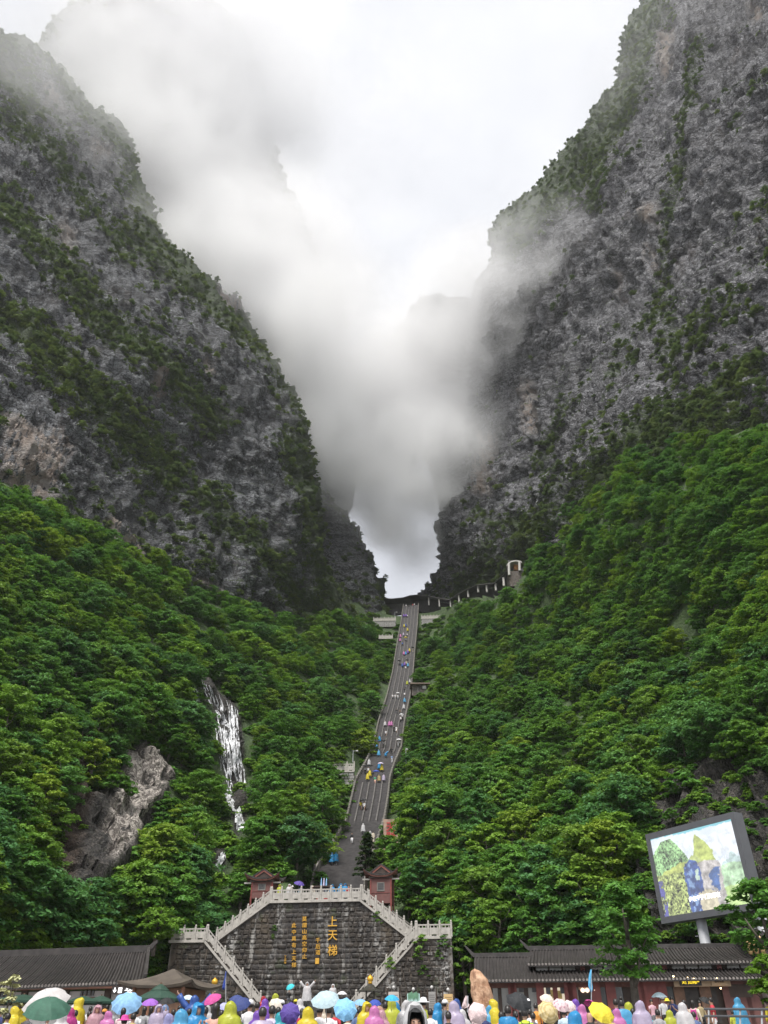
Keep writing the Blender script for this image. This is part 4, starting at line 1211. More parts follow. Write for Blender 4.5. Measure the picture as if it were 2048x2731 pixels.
# ---- balustrades
def post_mesh(name, w, h, mat):
    mb = MB()
    mb.box((0, 0, h * .42), (w, w, h * .84 + .1))
    mb.lathe((0, 0, 0), [(w * .34, h * .88), (w * .5, h * .9), (w * .5, h * .94), (w * .36, h * .99), (w * .1, h * 1.02)], 8)
    return mb.mesh(name, mat)
POST = post_mesh('post', 0.20, 1.5, STONE_L)
def balustrade(label, a, b, bays, y, group='pale stone balustrades of the double stair', h=1.5, frame=None, mat=None, scroll=None, post=None, cat='balustrade'):
    """a, b: (s, z) foot of the run's ends in the frame, y local depth"""
    fr = frame or WF
    mat = mat or STONE_L
    root = fr.root('balustrade', a[0], -y, a[1])
    tag(root, label, cat, group)
    dx, dz = b[0] - a[0], b[1] - a[1]
    for i in range(bays + 1):
        link('post', post or POST, root, (dx * i / bays, 0, dz * i / bays)).scale = (h / 1.5,) * 3
    k = h / 1.5
    mbp = MB(); mbr = MB(); mbb = MB()
    for i in range(bays):
        x0, x1 = dx * i / bays, dx * (i + 1) / bays
        e = 0.12 * k * (1 if x1 > x0 else -1)
        xa, xb = x0 + e, x1 - e
        za, zb = dz * (xa / dx if dx else 0), dz * (xb / dx if dx else 0)
        def strip(m_, lo, hi, th):
            m_.hexa([(xa, -th, za + lo), (xb, -th, zb + lo), (xb, th, zb + lo), (xa, th, za + lo)],
                    [(xa, -th, za + hi), (xb, -th, zb + hi), (xb, th, zb + hi), (xa, th, za + hi)])
        pm = MB(); n0 = len(pm.v)
        strip(pm, .20 * k, .82 * k, .06 * k)
        pm.build('panel', mat, root)
        strip(mbr, 1.02 * k, 1.15 * k, .07 * k)
        for t in (.12, .5, .88):
            xm = xa + (xb - xa) * t; zm = za + (zb - za) * t
            mbr.box((xm, 0, zm + .92 * k), (.09 * k, .1 * k, .22 * k))
            if t != .5: mbr.box((xm, 0, zm + .13 * k), (.22 * k, .1 * k, .16 * k))
    m = 0.25
    mbb.hexa([(-m * (1 if dx > 0 else -1), -.22, -.22), (dx, -.22, dz - .22), (dx, .2, dz - .22), (-m * (1 if dx > 0 else -1), .2, -.22)],
             [(-m * (1 if dx > 0 else -1), -.22, .05), (dx, -.22, dz + .05), (dx, .2, dz + .05), (-m * (1 if dx > 0 else -1), .2, .05)])
    mbr.build('handrail', mat, root)
    mbb.build('coping', mat, root)
    if scroll:
        mb = MB()
        for r_, xx, zz in ((.42, .55, .42), (.3, .3, .72), (.22, .2, 1.0)):
            mb.tube([(dx + scroll * xx, -.09, dz + zz), (dx + scroll * xx, .09, dz + zz)], r_, 14)
        mb.build('drum_stone', mat, root)
    return root
balustrade('pale stone balustrade along the edge of the top platform above the gold characters', (PT0[0], PZ), (PT1[0], PZ), 9, -0.1)
balustrade('pale stone stair rail climbing to the platform from the left landing', (UL0[0], LZ + .1), (PT0[0] - .15, PZ), 7, -0.1, scroll=None)
balustrade('pale stone stair rail descending from the platform to the right landing', (PT1[0] + .15, PZ), (UR0[0], LZ + .1), 7, -0.1)
balustrade('short level pale stone balustrade of the left landing', (LL0[0], LZ), (LL1[0], LZ), 3, -FO)
balustrade('short level pale stone balustrade of the right landing with creepers below', (RL0[0], LZ), (RL1[0], LZ), 3, -FO)
balustrade('pale stone stair rail running down from the left landing to the plaza', (LL1[0] + .12, LZ), (LF1[0], GZW + .2), 7, -FO, scroll=1)
balustrade('pale stone stair rail running down from the right landing to the plaza', (RL0[0] - .12, LZ), (RF1[0], GZW + .2), 7, -FO, scroll=-1)
# rear rails of the upper flights, seen between the posts
balustrade('weathered rear stair rail behind the right upper flight beside the red pavilion', (PT1[0] + .4, PZ), (UR0[0] + .6, LZ + .1), 7, 2.6, mat=STONE_RAIL)
# ---- flights of the double stair, landings and platform
def flight(label, a, b, y0, y1, n):
    root = WF.root('stair_flight', a[0], -y0, 0)
    tag(root, label, 'staircase', 'flights of the double stair')
    mb = MB()
    for i in range(n):
        x0, x1 = (b[0] - a[0]) * i / n, (b[0] - a[0]) * (i + 1) / n
        z1 = a[1] + (b[1] - a[1]) * (i + .5) / n
        mb.hexa([(x0, 0, 0), (x1, 0, 0), (x1, y1 - y0, 0), (x0, y1 - y0, 0)], [(x0, 0, z1), (x1, 0, z1), (x1, y1 - y0, z1), (x0, y1 - y0, z1)])
    tag(mb.build('step', STONE_D, root), kind='stuff')
flight('stone steps from the plaza up to the left landing', (LF1[0], GZW), (LL1[0], LZ - .1), -FO + .3, -.25, 30)
flight('stone steps from the plaza up to the right landing', (RF1[0], GZW), (RL0[0], LZ - .1), -FO + .3, -.25, 30)
flight('stone steps from the left landing up to the top platform', (UL0[0], LZ - .1), (PT0[0], PZ - .1), 3.1, 6.0, 30)
flight('stone steps from the right landing up to the top platform', (UR0[0], LZ - .1), (PT1[0], PZ - .1), 3.1, 6.0, 30)
for nm, s0, s1, y0, y1, zt, lab in (('terrace', PT0[0], PT1[0], 3.02, 24, PZ - .02, 'stone platform between the two red pavilions at the foot of the long stairway'),
                                  ('landing', LL0[0], LL1[0] - .3, -.01, 5.5, LZ - .03, 'left stone landing of the double stair'),
                                  ('landing', RL0[0] + .3, RL1[0], -.01, 5.5, LZ - .03, 'right stone landing of the double stair')):
    mb = MB(); mb.hexa([(s0, y0, 0), (s1, y0, 0), (s1, y1, 0), (s0, y1, 0)], [(s0, y0, zt), (s1, y0, zt), (s1, y1, zt), (s0, y1, zt)])
    tag(mb.build(nm, STONE_D, None, WF.O), lab, nm).rotation_euler = (0, 0, -AW)
# ---- the long stairway
ST = [(P(float(stair_x(py)), py, Y), py) for py, Y in STAIR_ROWS]
ST = [(Vector((p.x, p.y, p.z)), py) for p, py in ST]
_z0 = PZ - .05
ST[0] = (Vector((ST[0][0].x, ST[0][0].y, _z0)), ST[0][1])
SIDE = Vector((math.cos(math.radians(6)), -math.sin(math.radians(6)), 0))
def half_m(p, py):
    return float(stair_half(py)) * p.y / rays(1000, py)[1] * 1.0
zs = [p.z for p, _ in ST]
def stair_at(z, e=0.0):
    """centre line at height z, half width; e moves sideways as a share of the half width"""
    x = float(np.interp(z, zs, [p.x for p, _ in ST])); y = float(np.interp(z, zs, [p.y for p, _ in ST]))
    w = float(np.interp(z, zs, [half_m(p, py) for p, py in ST]))
    return Vector((x, y, z)) + SIDE * (w * e), w
stairway = empty('stairway', ST[0][0])
tag(stairway, 'very long steep dark stone stairway climbing to the cave in the mountain', 'stairway')
def rel(v): return Vector(v) - ST[0][0]
mb = MB()
NS = int((zs[-1] - zs[0]) / 0.19)
for i in range(NS):
    z = zs[0] + i * 0.19
    a, w = stair_at(z); b, w2 = stair_at(z + 0.19)
    l0, r0 = a - SIDE * w, a + SIDE * w
    l1, r1 = b - SIDE * w2, b + SIDE * w2
    up = Vector((0, 0, 0.19))
    mb.add([rel(l0), rel(r0), rel(r0 + up), rel(l0 + up), rel(r1), rel(l1)], [(0, 1, 2, 3), (3, 2, 4, 5)])
tag(mb.build('step', STONE_D, stairway), kind='stuff')
def run(e, z0, z1, lo, hi, half, step=1.5):
    """a kerb or wall that follows the flight"""
    mb = MB(); prev = None
    n = max(2, int((z1 - z0) / step))
    for i in range(n + 1):
        c, w = stair_at(z0 + (z1 - z0) * i / n, e)
        q = [rel(c - SIDE * half + Vector((0, 0, lo))), rel(c + SIDE * half + Vector((0, 0, lo))), rel(c + SIDE * half + Vector((0, 0, hi))), rel(c - SIDE * half + Vector((0, 0, hi)))]
        if prev is None: mb.add(q, [(0, 1, 2, 3)])
        else:
            n0 = len(mb.v) - 4
            mb.v += [tuple(v) for v in q]
            for k in range(4):
                mb.f.append((n0 + k, n0 + (k + 1) % 4, n0 + 4 + (k + 1) % 4, n0 + 4 + k)); mb.m.append(0)
        prev = q
    return mb
def zrow(py): return float(np.interp(-py, [-q for _, q in ST], zs))
for (pa, pb) in ((2196, 2150), (2148, 2092), (2012, 1975), (1970, 1760), (1755, 1618)):
    for e in (-.6, -.2, .2, .6):
        run(e, zrow(pa), zrow(pb), -.2, .5, .13).build('divider', STONE_CURB, stairway)
for e, lab in ((-1.06, 'weathered stone balustrade along the left side of the long stairway'), (1.06, 'weathered stone balustrade along the right side of the long stairway')):
    bl = empty('balustrade', ST[0][0]); tag(bl, lab, 'balustrade', 'side rails of the long stairway')
    run(e, zs[0], zs[-1], -1.5, .78, .10).build('panel', STONE_RAIL, bl)
    run(e, zs[0], zs[-1], .92, 1.08, .12).build('handrail', STONE_RAIL, bl)
    P2 = post_mesh('post', 0.30, 1.5, STONE_RAIL)
    mbp = MB(); k = 0; z = zs[0]; cnt = 0
    while z < zs[-1]:
        c, w = stair_at(z, e)
        c2, _ = stair_at(min(z + .3, zs[-1]), e)
        step = 1.75 / max((c2 - c).length / .3, .01)
        if z < zrow(1900): link('post', P2, bl, rel(c)); cnt += 1
        else: mbp.box(rel(c) + Vector((0, 0, .7)), (.3, .3, 1.5))
        z += step
    tag(mbp.build('post_row', STONE_RAIL, bl), kind='stuff')
# ---- viewing terraces beside the long stairway
def side_terrace(label, pxa, pxb, pytop, pybase, pybot, Y, bays, with_wall=True, mat=STONE_L):
    fr = Frame(P(pxa, pybase, Y), math.radians(3))
    s1 = fr.hit(pxb, pybase)[0]; zb = P(pxa, pybase, Y).z; zt = P(pxa, pytop, Y).z; zz = P(pxa, pybot, Y).z
    balustrade('pale stone railing on ' + label, (0, zb), (s1, zb), bays, 0, 'railings of the viewing terraces', h=(zt - zb), frame=fr, mat=mat)
    if with_wall:
        r = fr.root('terrace_wall', 0, 0, zz); tag(r, 'grey block wall under ' + label, 'wall')
        mb = MB(); mb.box((s1 / 2, 4, (zb - zz) / 2 - .15), (abs(s1), 8, zb - zz - .05)); mb.build('wall', MORTAR, r)
        n = max(3, int(abs(s1) / .9)); rows = max(2, int((zb - zz) / .6))
        mb = MB()
        for i in range(n):
            for j in range(rows):
                mb.box(((i + .5 + .25 * (j % 2 - .5)) * s1 / n, -.02, (j + .5) * (zb - zz - .2) / rows - .1), (abs(s1) / n * .9, .12, (zb - zz) / rows * .86))
        tag(mb.build('block', CONCRETE, r), kind='stuff')
    return fr, s1, zb
fr_, s1_, zb_ = side_terrace('the terrace left of the stairway near the lamp', 868, 944, 2032, 2058, 2150, 163, 4)
side_terrace('the high terrace left of the stairway top', 996, 1055, 1646, 1656, 1672, 288, 6)
side_terrace('the high terrace right of the stairway top', 1124, 1182, 1640, 1650, 1666, 288, 7)
side_terrace('the small yellowish ledge in the wood left of the upper stairway', 1011, 1047, 1692, 1703, 1707, 270, 4, False)
def lamp_post(label, px, py0, py1, Y, arm=1):
    b_, t_ = P(px, py0, Y), P(px, py1, Y)
    r = empty('lamp_post', b_); tag(r, label, 'lamp post')
    h = t_.z - b_.z
    MB().tube([(0, 0, 0), (0, 0, h * .5), (0, 0, h)], [.09, .07, .05], 8).build('pole', STEEL, r)
    MB().tube([(0, 0, h * .93), (arm * .7, 0, h * .96)], .05, 6).build('arm', STEEL, r)
    MB().lathe((arm * .85, 0, h * .9), [(.05, .3), (.22, .22), (.26, .05), (.1, -.08)], 10).build('lamp_head', WHITE_P, r)
lamp_post('grey lamp post on the terrace left of the stairway', 941, 2033, 2001, 163)
lamp_post('small lamp post on the high terrace left of the stairway top', 1053, 1647, 1632, 288)
lamp_post('thin pale pole among the trees right of the stairway', 1083, 2045, 1995, 168, .3)
lamp_post('thin mast on the slope above the open pavilion', 1411, 1502, 1455, 250, .2)
# ---- covered gallery at the cave mouth
DARKROOF = plain('gallery_roof', (0.04, 0.038, 0.036), 0.6, 0.3, 1)
PALECOL = plain('gallery_column', (0.50, 0.48, 0.45), 0.7, 0.1, 1)
gal = [(1014, 1599, 309), (1045, 1600, 309), (1075, 1597, 309), (1096, 1591, 308), (1115, 1589, 306), (1146, 1592, 303), (1175, 1597, 298), (1205, 1601, 289), (1227, 1586, 279), (1250, 1574, 269), (1277, 1561, 259), (1301, 1559, 251), (1325, 1556, 243), (1347, 1538, 235), (1356, 1528, 232)]
groot = empty('covered_gallery', P(1100, 1615, 305)); tag(groot, 'dark covered gallery with pale columns along the cave mouth', 'gallery')
gp = [P(*q) - groot.location for q in gal]
mb = MB()
for i, p in enumerate(gp):
    t = (gp[min(i + 1, len(gp) - 1)] - gp[max(i - 1, 0)]); t.z = 0; t.normalize()
    nn = Vector((t.y, -t.x, 0))
    if nn.y > 0: nn = -nn
    q = [p + nn * 1.4 + Vector((0, 0, -.35)), p + nn * 1.4, p + Vector((0, 0, .5)), p - nn * 4.5 + Vector((0, 0, .1)), p - nn * 4.5 + Vector((0, 0, -.4))]
    mb.v += [tuple(v) for v in q]
    if i:
        n0 = (i - 1) * 5
        for k in range(5): mb.f.append((n0 + k, n0 + (k + 1) % 5, n0 + 5 + (k + 1) % 5, n0 + 5 + k)); mb.m.append(0)
mb.build('roof', DARKROOF, groot)
mb = MB()
for i in range(len(gp) - 1):
    a, b_ = gp[i], gp[i + 1]
    d = Vector((0, 3.4, 0))
    mb.add([a + d + Vector((0, 0, -6.0)), b_ + d + Vector((0, 0, -6.0)), b_ + d, a + d, a + d * 1.3 + Vector((0, 0, -6.0)), b_ + d * 1.3 + Vector((0, 0, -6.0)), b_ + d * 1.3, a + d * 1.3], [(0, 1, 2, 3), (7, 6, 5, 4), (3, 2, 6, 7), (0, 3, 7, 4), (1, 5, 6, 2)])
mb.build('back_wall', DARKROOF, groot)
for px, pa, pb, Y in ((1144, 1594, 1609, 304), (1172, 1598, 1613, 298), (1202, 1602, 1615, 289), (1225, 1587, 1603, 279), (1249, 1575, 1588, 269), (1276, 1562, 1575, 259), (1299, 1560, 1574, 251), (1323, 1557, 1570, 243), (1344, 1540, 1558, 235)):
    a, b_ = P(px, pb + 5, Y - .8) - groot.location, P(px - 1, pa, Y - .8) - groot.location
    MB().tube([a, b_], .42 if px > 1205 else .32, 8).build('column', PALECOL, groot)
# ---- open pavilion above the gallery
pr = empty('open_pavilion', P(1365, 1548, 230)); tag(pr, 'small open pavilion with curved pale roof and glowing orange booth inside', 'pavilion')
def q_(px, py, Y): return P(px, py, Y) - pr.location
mb = MB()
arc = [(1351, 1507), (1356, 1500), (1364, 1496), (1374, 1494), (1384, 1495), (1392, 1498)]
for i, (px, py) in enumerate(arc):
    a = q_(px, py, 229)
    mb.v += [tuple(a + Vector((0, 0, -.45))), tuple(a), tuple(a + Vector((0, 6, .2))), tuple(a + Vector((0, 6, -.3)))]
    if i:
        n0 = (i - 1) * 4
        for k in range(4): mb.f.append((n0 + k, n0 + (k + 1) % 4, n0 + 4 + (k + 1) % 4, n0 + 4 + k)); mb.m.append(0)
mb.build('roof', PALECOL, pr)
for px, pa, pb in ((1357, 1503, 1534), (1385, 1497, 1522)):
    MB().tube([q_(px + 1, pb, 229.3), q_(px, pa, 229.3)], .45, 8).build('column', PALECOL, pr)
mb = MB(); a = q_(1356, 1523, 230); b_ = q_(1390, 1523, 230)
mb.hexa([a + Vector((0, 0, -6)), b_ + Vector((0, 0, -6)), b_ + Vector((0, 6, -6)), a + Vector((0, 6, -6))], [a, b_, b_ + Vector((0, 6, 0)), a + Vector((0, 6, 0))])
mb.build('base', MORTAR, pr)
ORANGE = plain('booth_boards', (0.55, 0.26, 0.10), 0.5, 0.1, 3)
mb = MB(); a = q_(1372, 1519, 231.2); b_ = q_(1389, 1519, 231.2); t = q_(1372, 1504, 231.2)
mb.hexa([a, b_, b_ + Vector((0, 2, 0)), a + Vector((0, 2, 0))], [Vector((v.x, v.y, t.z)) for v in (a, b_, b_ + Vector((0, 2, 0)), a + Vector((0, 2, 0)))])
mb.build('booth', ORANGE, pr)
mb = MB(); a = q_(1357, 1520, 234.5); b_ = q_(1392, 1520, 234.5); t = q_(1372, 1494, 234.5)
mb.hexa([a, b_, b_ + Vector((0, .4, 0)), a + Vector((0, .4, 0))], [Vector((v.x, v.y, t.z)) for v in (a, b_, b_ + Vector((0, .4, 0)), a + Vector((0, .4, 0)))])
mb.build('back_wall', DARKROOF, pr)
# ---- hut with a flat brown roof beside the stairway
hr = empty('hut', P(1118, 1846, 226)); tag(hr, 'little hut with flat brown roof against the right side of the stairway', 'hut')
MB().box((0, 2, .6), (4.6, 4, 3.4)).build('wall', MORTAR, hr)
MB().box((.3, 1.6, 2.5), (6.2, 5.4, .3)).build('roof', plain('hut_roof', (0.22, 0.16, 0.13), 0.7, 0.2, 1), hr)
MB().box((1.6, -.05, 1.6), (1.1, .1, 1.0)).build('window', WHITE_P, hr)
# ---- waterfall over the dark ledges left of the stairway
WATER = plain('white_water', (0.72, 0.73, 0.75), 0.5, 0.12, 2)
_wn, _wl = WATER.node_tree.nodes, WATER.node_tree.links
_wt = _wn.new('ShaderNodeBsdfTransparent'); _wm = _wn.new('ShaderNodeMixShader')
_wg = _wn.new('ShaderNodeNewGeometry')
_wl.new(ramp(_wn, _wl, noise_node(_wn, _wl, _wg.outputs['Position'], 1.4, 4, .6, (1, 1, .35)), .36, .58, .25, .95), _wm.inputs['Fac'])
_wl.new(_wn['Principled BSDF'].outputs['BSDF'], _wm.inputs[2]); _wl.new(_wt.outputs['BSDF'], _wm.inputs[1]); _wl.new(_wm.outputs['Shader'], _wn['Material Output'].inputs['Surface'])
rw = np.random.default_rng(21)
mb = MB()
from mathutils.bvhtree import BVHTree
_i0, _i1 = np.searchsorted(hx, 440), np.searchsorted(hx, 740); _j0, _j1 = np.searchsorted(hy, 1740), np.searchsorted(hy, 2370)
_sub = HG[_j0:_j1, _i0:_i1]
_bvh = BVHTree.FromPolygons([tuple(v) for v in _sub.reshape(-1, 3).tolist()], [tuple(f) for f in grid_faces(_sub.shape[0], _sub.shape[1]).tolist()])
def surf(px, py):
    d = Vector(rays(px, py)).normalized()
    h = _bvh.ray_cast(Vector((0, 0, CAMZ)), d)
    r = h[3] if h[0] is not None else float(HILL(px, py)) * 1.1
    return Vector((0, 0, CAMZ)) + d * (r - .35)
def strand(px, py, py1, w, drift):
    L = []
    while py < py1:
        L.append((px, py, w * rw.uniform(.45, 1.3) * (1 if len(L) else .4)))
        st = rw.uniform(6, 13); py += st
        px += drift * st + rw.normal(0, 1.5)
        w *= rw.uniform(.93, 1.08)
        if rw.random() < .18:                       # spreads over a ledge
            L.append((px, py, w * rw.uniform(1.5, 2.8))); py += 2.0
    if len(L) < 2: return
    n0 = len(mb.v)
    for x, y, ww in L:
        mb.v += [tuple(surf(x - ww / 2, y)), tuple(surf(x + ww / 2, y) )]
    for i in range(len(L) - 1):
        mb.f.append((n0 + 2 * i, n0 + 2 * i + 1, n0 + 2 * i + 3, n0 + 2 * i + 2)); mb.m.append(0)
for k in range(22): strand(rw.uniform(570, 600), rw.uniform(1850, 1925), rw.uniform(1980, 2105), rw.uniform(0.8, 2.2), rw.uniform(.10, .24))
for k in range(20): strand(rw.uniform(610, 632), rw.uniform(1870, 1940), rw.uniform(2000, 2110), rw.uniform(0.8, 2.2), rw.uniform(.04, .16))
for k in range(15): strand(rw.uniform(588, 640), rw.uniform(1960, 2050), rw.uniform(2060, 2118), rw.uniform(0.8, 2.0), rw.uniform(.02, .14))
for k in range(6): strand(rw.uniform(512, 522), rw.uniform(1822, 1840), rw.uniform(1860, 1890), rw.uniform(2, 3.5), .22)
for k in range(6): strand(rw.uniform(538, 560), rw.uniform(1812, 1830), rw.uniform(1850, 1880), rw.uniform(1.5, 3.0), .3)
for k in range(10): strand(rw.uniform(598, 615), rw.uniform(2095, 2120), rw.uniform(2130, 2160), rw.uniform(3, 6), .3)
for k in range(9): strand(rw.uniform(628, 640), rw.uniform(2150, 2170), rw.uniform(2195, 2222), rw.uniform(3, 7), .1)
for k in range(9): strand(rw.uniform(590, 602), rw.uniform(2270, 2282), rw.uniform(2300, 2315), rw.uniform(4, 8), -.5)
tag(mb.build('waterfall', WATER, smooth=True), kind='structure')
# ---- red-lettered rock beside the stairway
ROCKS_P = plain('pink_rock', (0.42, 0.29, 0.22), 0.8, 0.35, 0.6, bump=0.6)
RED_PAINT = plain('red_paint', (0.45, 0.035, 0.035), 0.5, 0.1, 3)
br_ = P(1042, 2280, 128)
rr_ = empty('inscribed_rock', br_); tag(rr_, 'upright pinkish rock slab with red characters among the trees right of the stairway', 'rock')
W_, H_ = 38 * 128 / rays(1042, 2230)[1], P(1042, 2187, 128).z - br_.z
me = bpy.data.meshes.new('slab'); bm = bmesh.new()
bmesh.ops.create_cube(bm, size=1); bmesh.ops.subdivide_edges(bm, edges=bm.edges[:], cuts=7, use_grid_fill=True)
for v in bm.verts:
    p = np.array([[v.co.x * W_, v.co.y * .9, v.co.z * H_ + 3.3]])
    d = float(fbm(p / 1.1, 3)[0])
    v.co = Vector((v.co.x * W_ * (1 + .12 * d), v.co.y * .9 * (1 + .5 * d), v.co.z * H_ * (1 + .03 * d)))
bm.to_mesh(me); bm.free(); me.materials.append(ROCKS_P)
link('slab', me, rr_, (0, 0, H_ / 2))
for ch, t in (('天', .76), ('門', .47), ('山', .18)):
    o = link('red_character', text_mesh(ch, H_ * .30, .04, RED_PAINT, .02, 'red_character'), rr_, (0, -.62, H_ * t)); o.rotation_euler = (math.radians(90), 0, 0)
# ================================================================== buildings, screen and the fittings of the plaza
GLASS = plain('window_glass', (0.10, 0.105, 0.11), 0.12, 0.25, 0.8)
PALEGLASS = plain('shop_glass', (0.33, 0.33, 0.31), 0.15, 0.25, 0.6)
WOOD = plain('brown_wood', (0.16, 0.085, 0.05), 0.55, 0.3, 3)
def emit_mat(name, c, st):
    m, n, l, b = new_mat(name)
    b.inputs['Base Color'].default_value = rgb(c)
    b.inputs['Emission Color'].default_value = rgb(c)
    b.inputs['Emission Strength'].default_value = st
    return m
WARM = emit_mat('lit_lamp', (1.0, 0.72, 0.36), 3.0)
SIGNWHITE = emit_mat('backlit_white', (0.95, 0.95, 0.95), 0.6)
SIGNYEL = emit_mat('backlit_yellow', (0.85, 0.62, 0.03), 0.5)
def roof_slope(root, a0, a1, r0, r1, mat=TILE, tile=0.26, tone=None, name='roof'):
    """one tiled slope from eave edge a0-a1 up to ridge r0-r1 (local points): boards, rows of round tiles, tile ends"""
    a0, a1, r0, r1 = map(Vector, (a0, a1, r0, r1))
    sag = lambda t: -0.22 * math.sin(math.pi * t) * (r0 - a0).length * 0.16
    K = 8
    def pt(u, t):
        p = a0.lerp(a1, u).lerp(r0.lerp(r1, u), t); p.z += sag(t); return p
    mb = MB()
    for i in range(K + 1):
        t = i / K
        for u in (0, 1):
            p = pt(u, t); mb.v += [tuple(p), tuple(p - Vector((0, 0, .14)))]
    for i in range(K):
        n0 = i * 4
        mb.f += [(n0, n0 + 2, n0 + 6, n0 + 4), (n0 + 1, n0 + 5, n0 + 7, n0 + 3), (n0, n0 + 4, n0 + 5, n0 + 1), (n0 + 2, n0 + 3, n0 + 7, n0 + 6)]; mb.m += [0] * 4
    mb.f += [(0, 1, 3, 2), (K * 4, K * 4 + 2, K * 4 + 3, K * 4 + 1)]; mb.m += [0] * 2
    rf = mb.build(name, mat, root)
    n = max(3, int((a1 - a0).length / tile))
    tl, te = MB(), MB()
    for i in range(n):
        u = (i + .5) / n
        tl.tube([pt(u, t / 5.0) + Vector((0, 0, .03 + .012 * ((i * 7 + t * 3) % 3))) for t in range(6)], tile * .30, 5, caps=False)
        p = pt(u, 0); q = pt(u, .05); d = (p - q).normalized()
        te.tube([p + d * .005 + Vector((0, 0, .02)), p + d * .06 + Vector((0, 0, .02))], tile * .33, 6)
    tag(tl.build('tile_row', mat, rf, smooth=True), kind='stuff')
    tag(te.build('tile_end', TILE_END, rf), kind='stuff')
    return rf
def ridge(root, a, b, h=.32, w=.26, curl0=0.0, curl1=0.0, name='ridge'):
    a, b = Vector(a), Vector(b)
    d = (b - a).normalized()
    path = [a, a.lerp(b, .5), b]
    if curl0: path = [a - d * curl0 * .9 + Vector((0, 0, curl0)), a - d * curl0 * .3 + Vector((0, 0, curl0 * .25))] + path
    if curl1: path = path + [b + d * curl1 * .3 + Vector((0, 0, curl1 * .25)), b + d * curl1 * .9 + Vector((0, 0, curl1))]
    sd = Vector((-d.y, d.x, 0)).normalized() * w / 2
    mb = MB()
    for i, p in enumerate(path):
        k = .45 if (curl0 and i == 0) or (curl1 and i == len(path) - 1) else 1
        mb.v += [tuple(p - sd * k), tuple(p + sd * k), tuple(p + sd * k * .8 + Vector((0, 0, h * k))), tuple(p - sd * k * .8 + Vector((0, 0, h * k)))]
        if i:
            n0 = (i - 1) * 4
            for q in range(4): mb.f.append((n0 + q, n0 + (q + 1) % 4, n0 + 4 + (q + 1) % 4, n0 + 4 + q)); mb.m.append(0)
    mb.f += [(3, 2, 1, 0), tuple(len(mb.v) - 4 + q for q in range(4))]; mb.m += [0, 0]
    return mb.build(name, TILE, root)
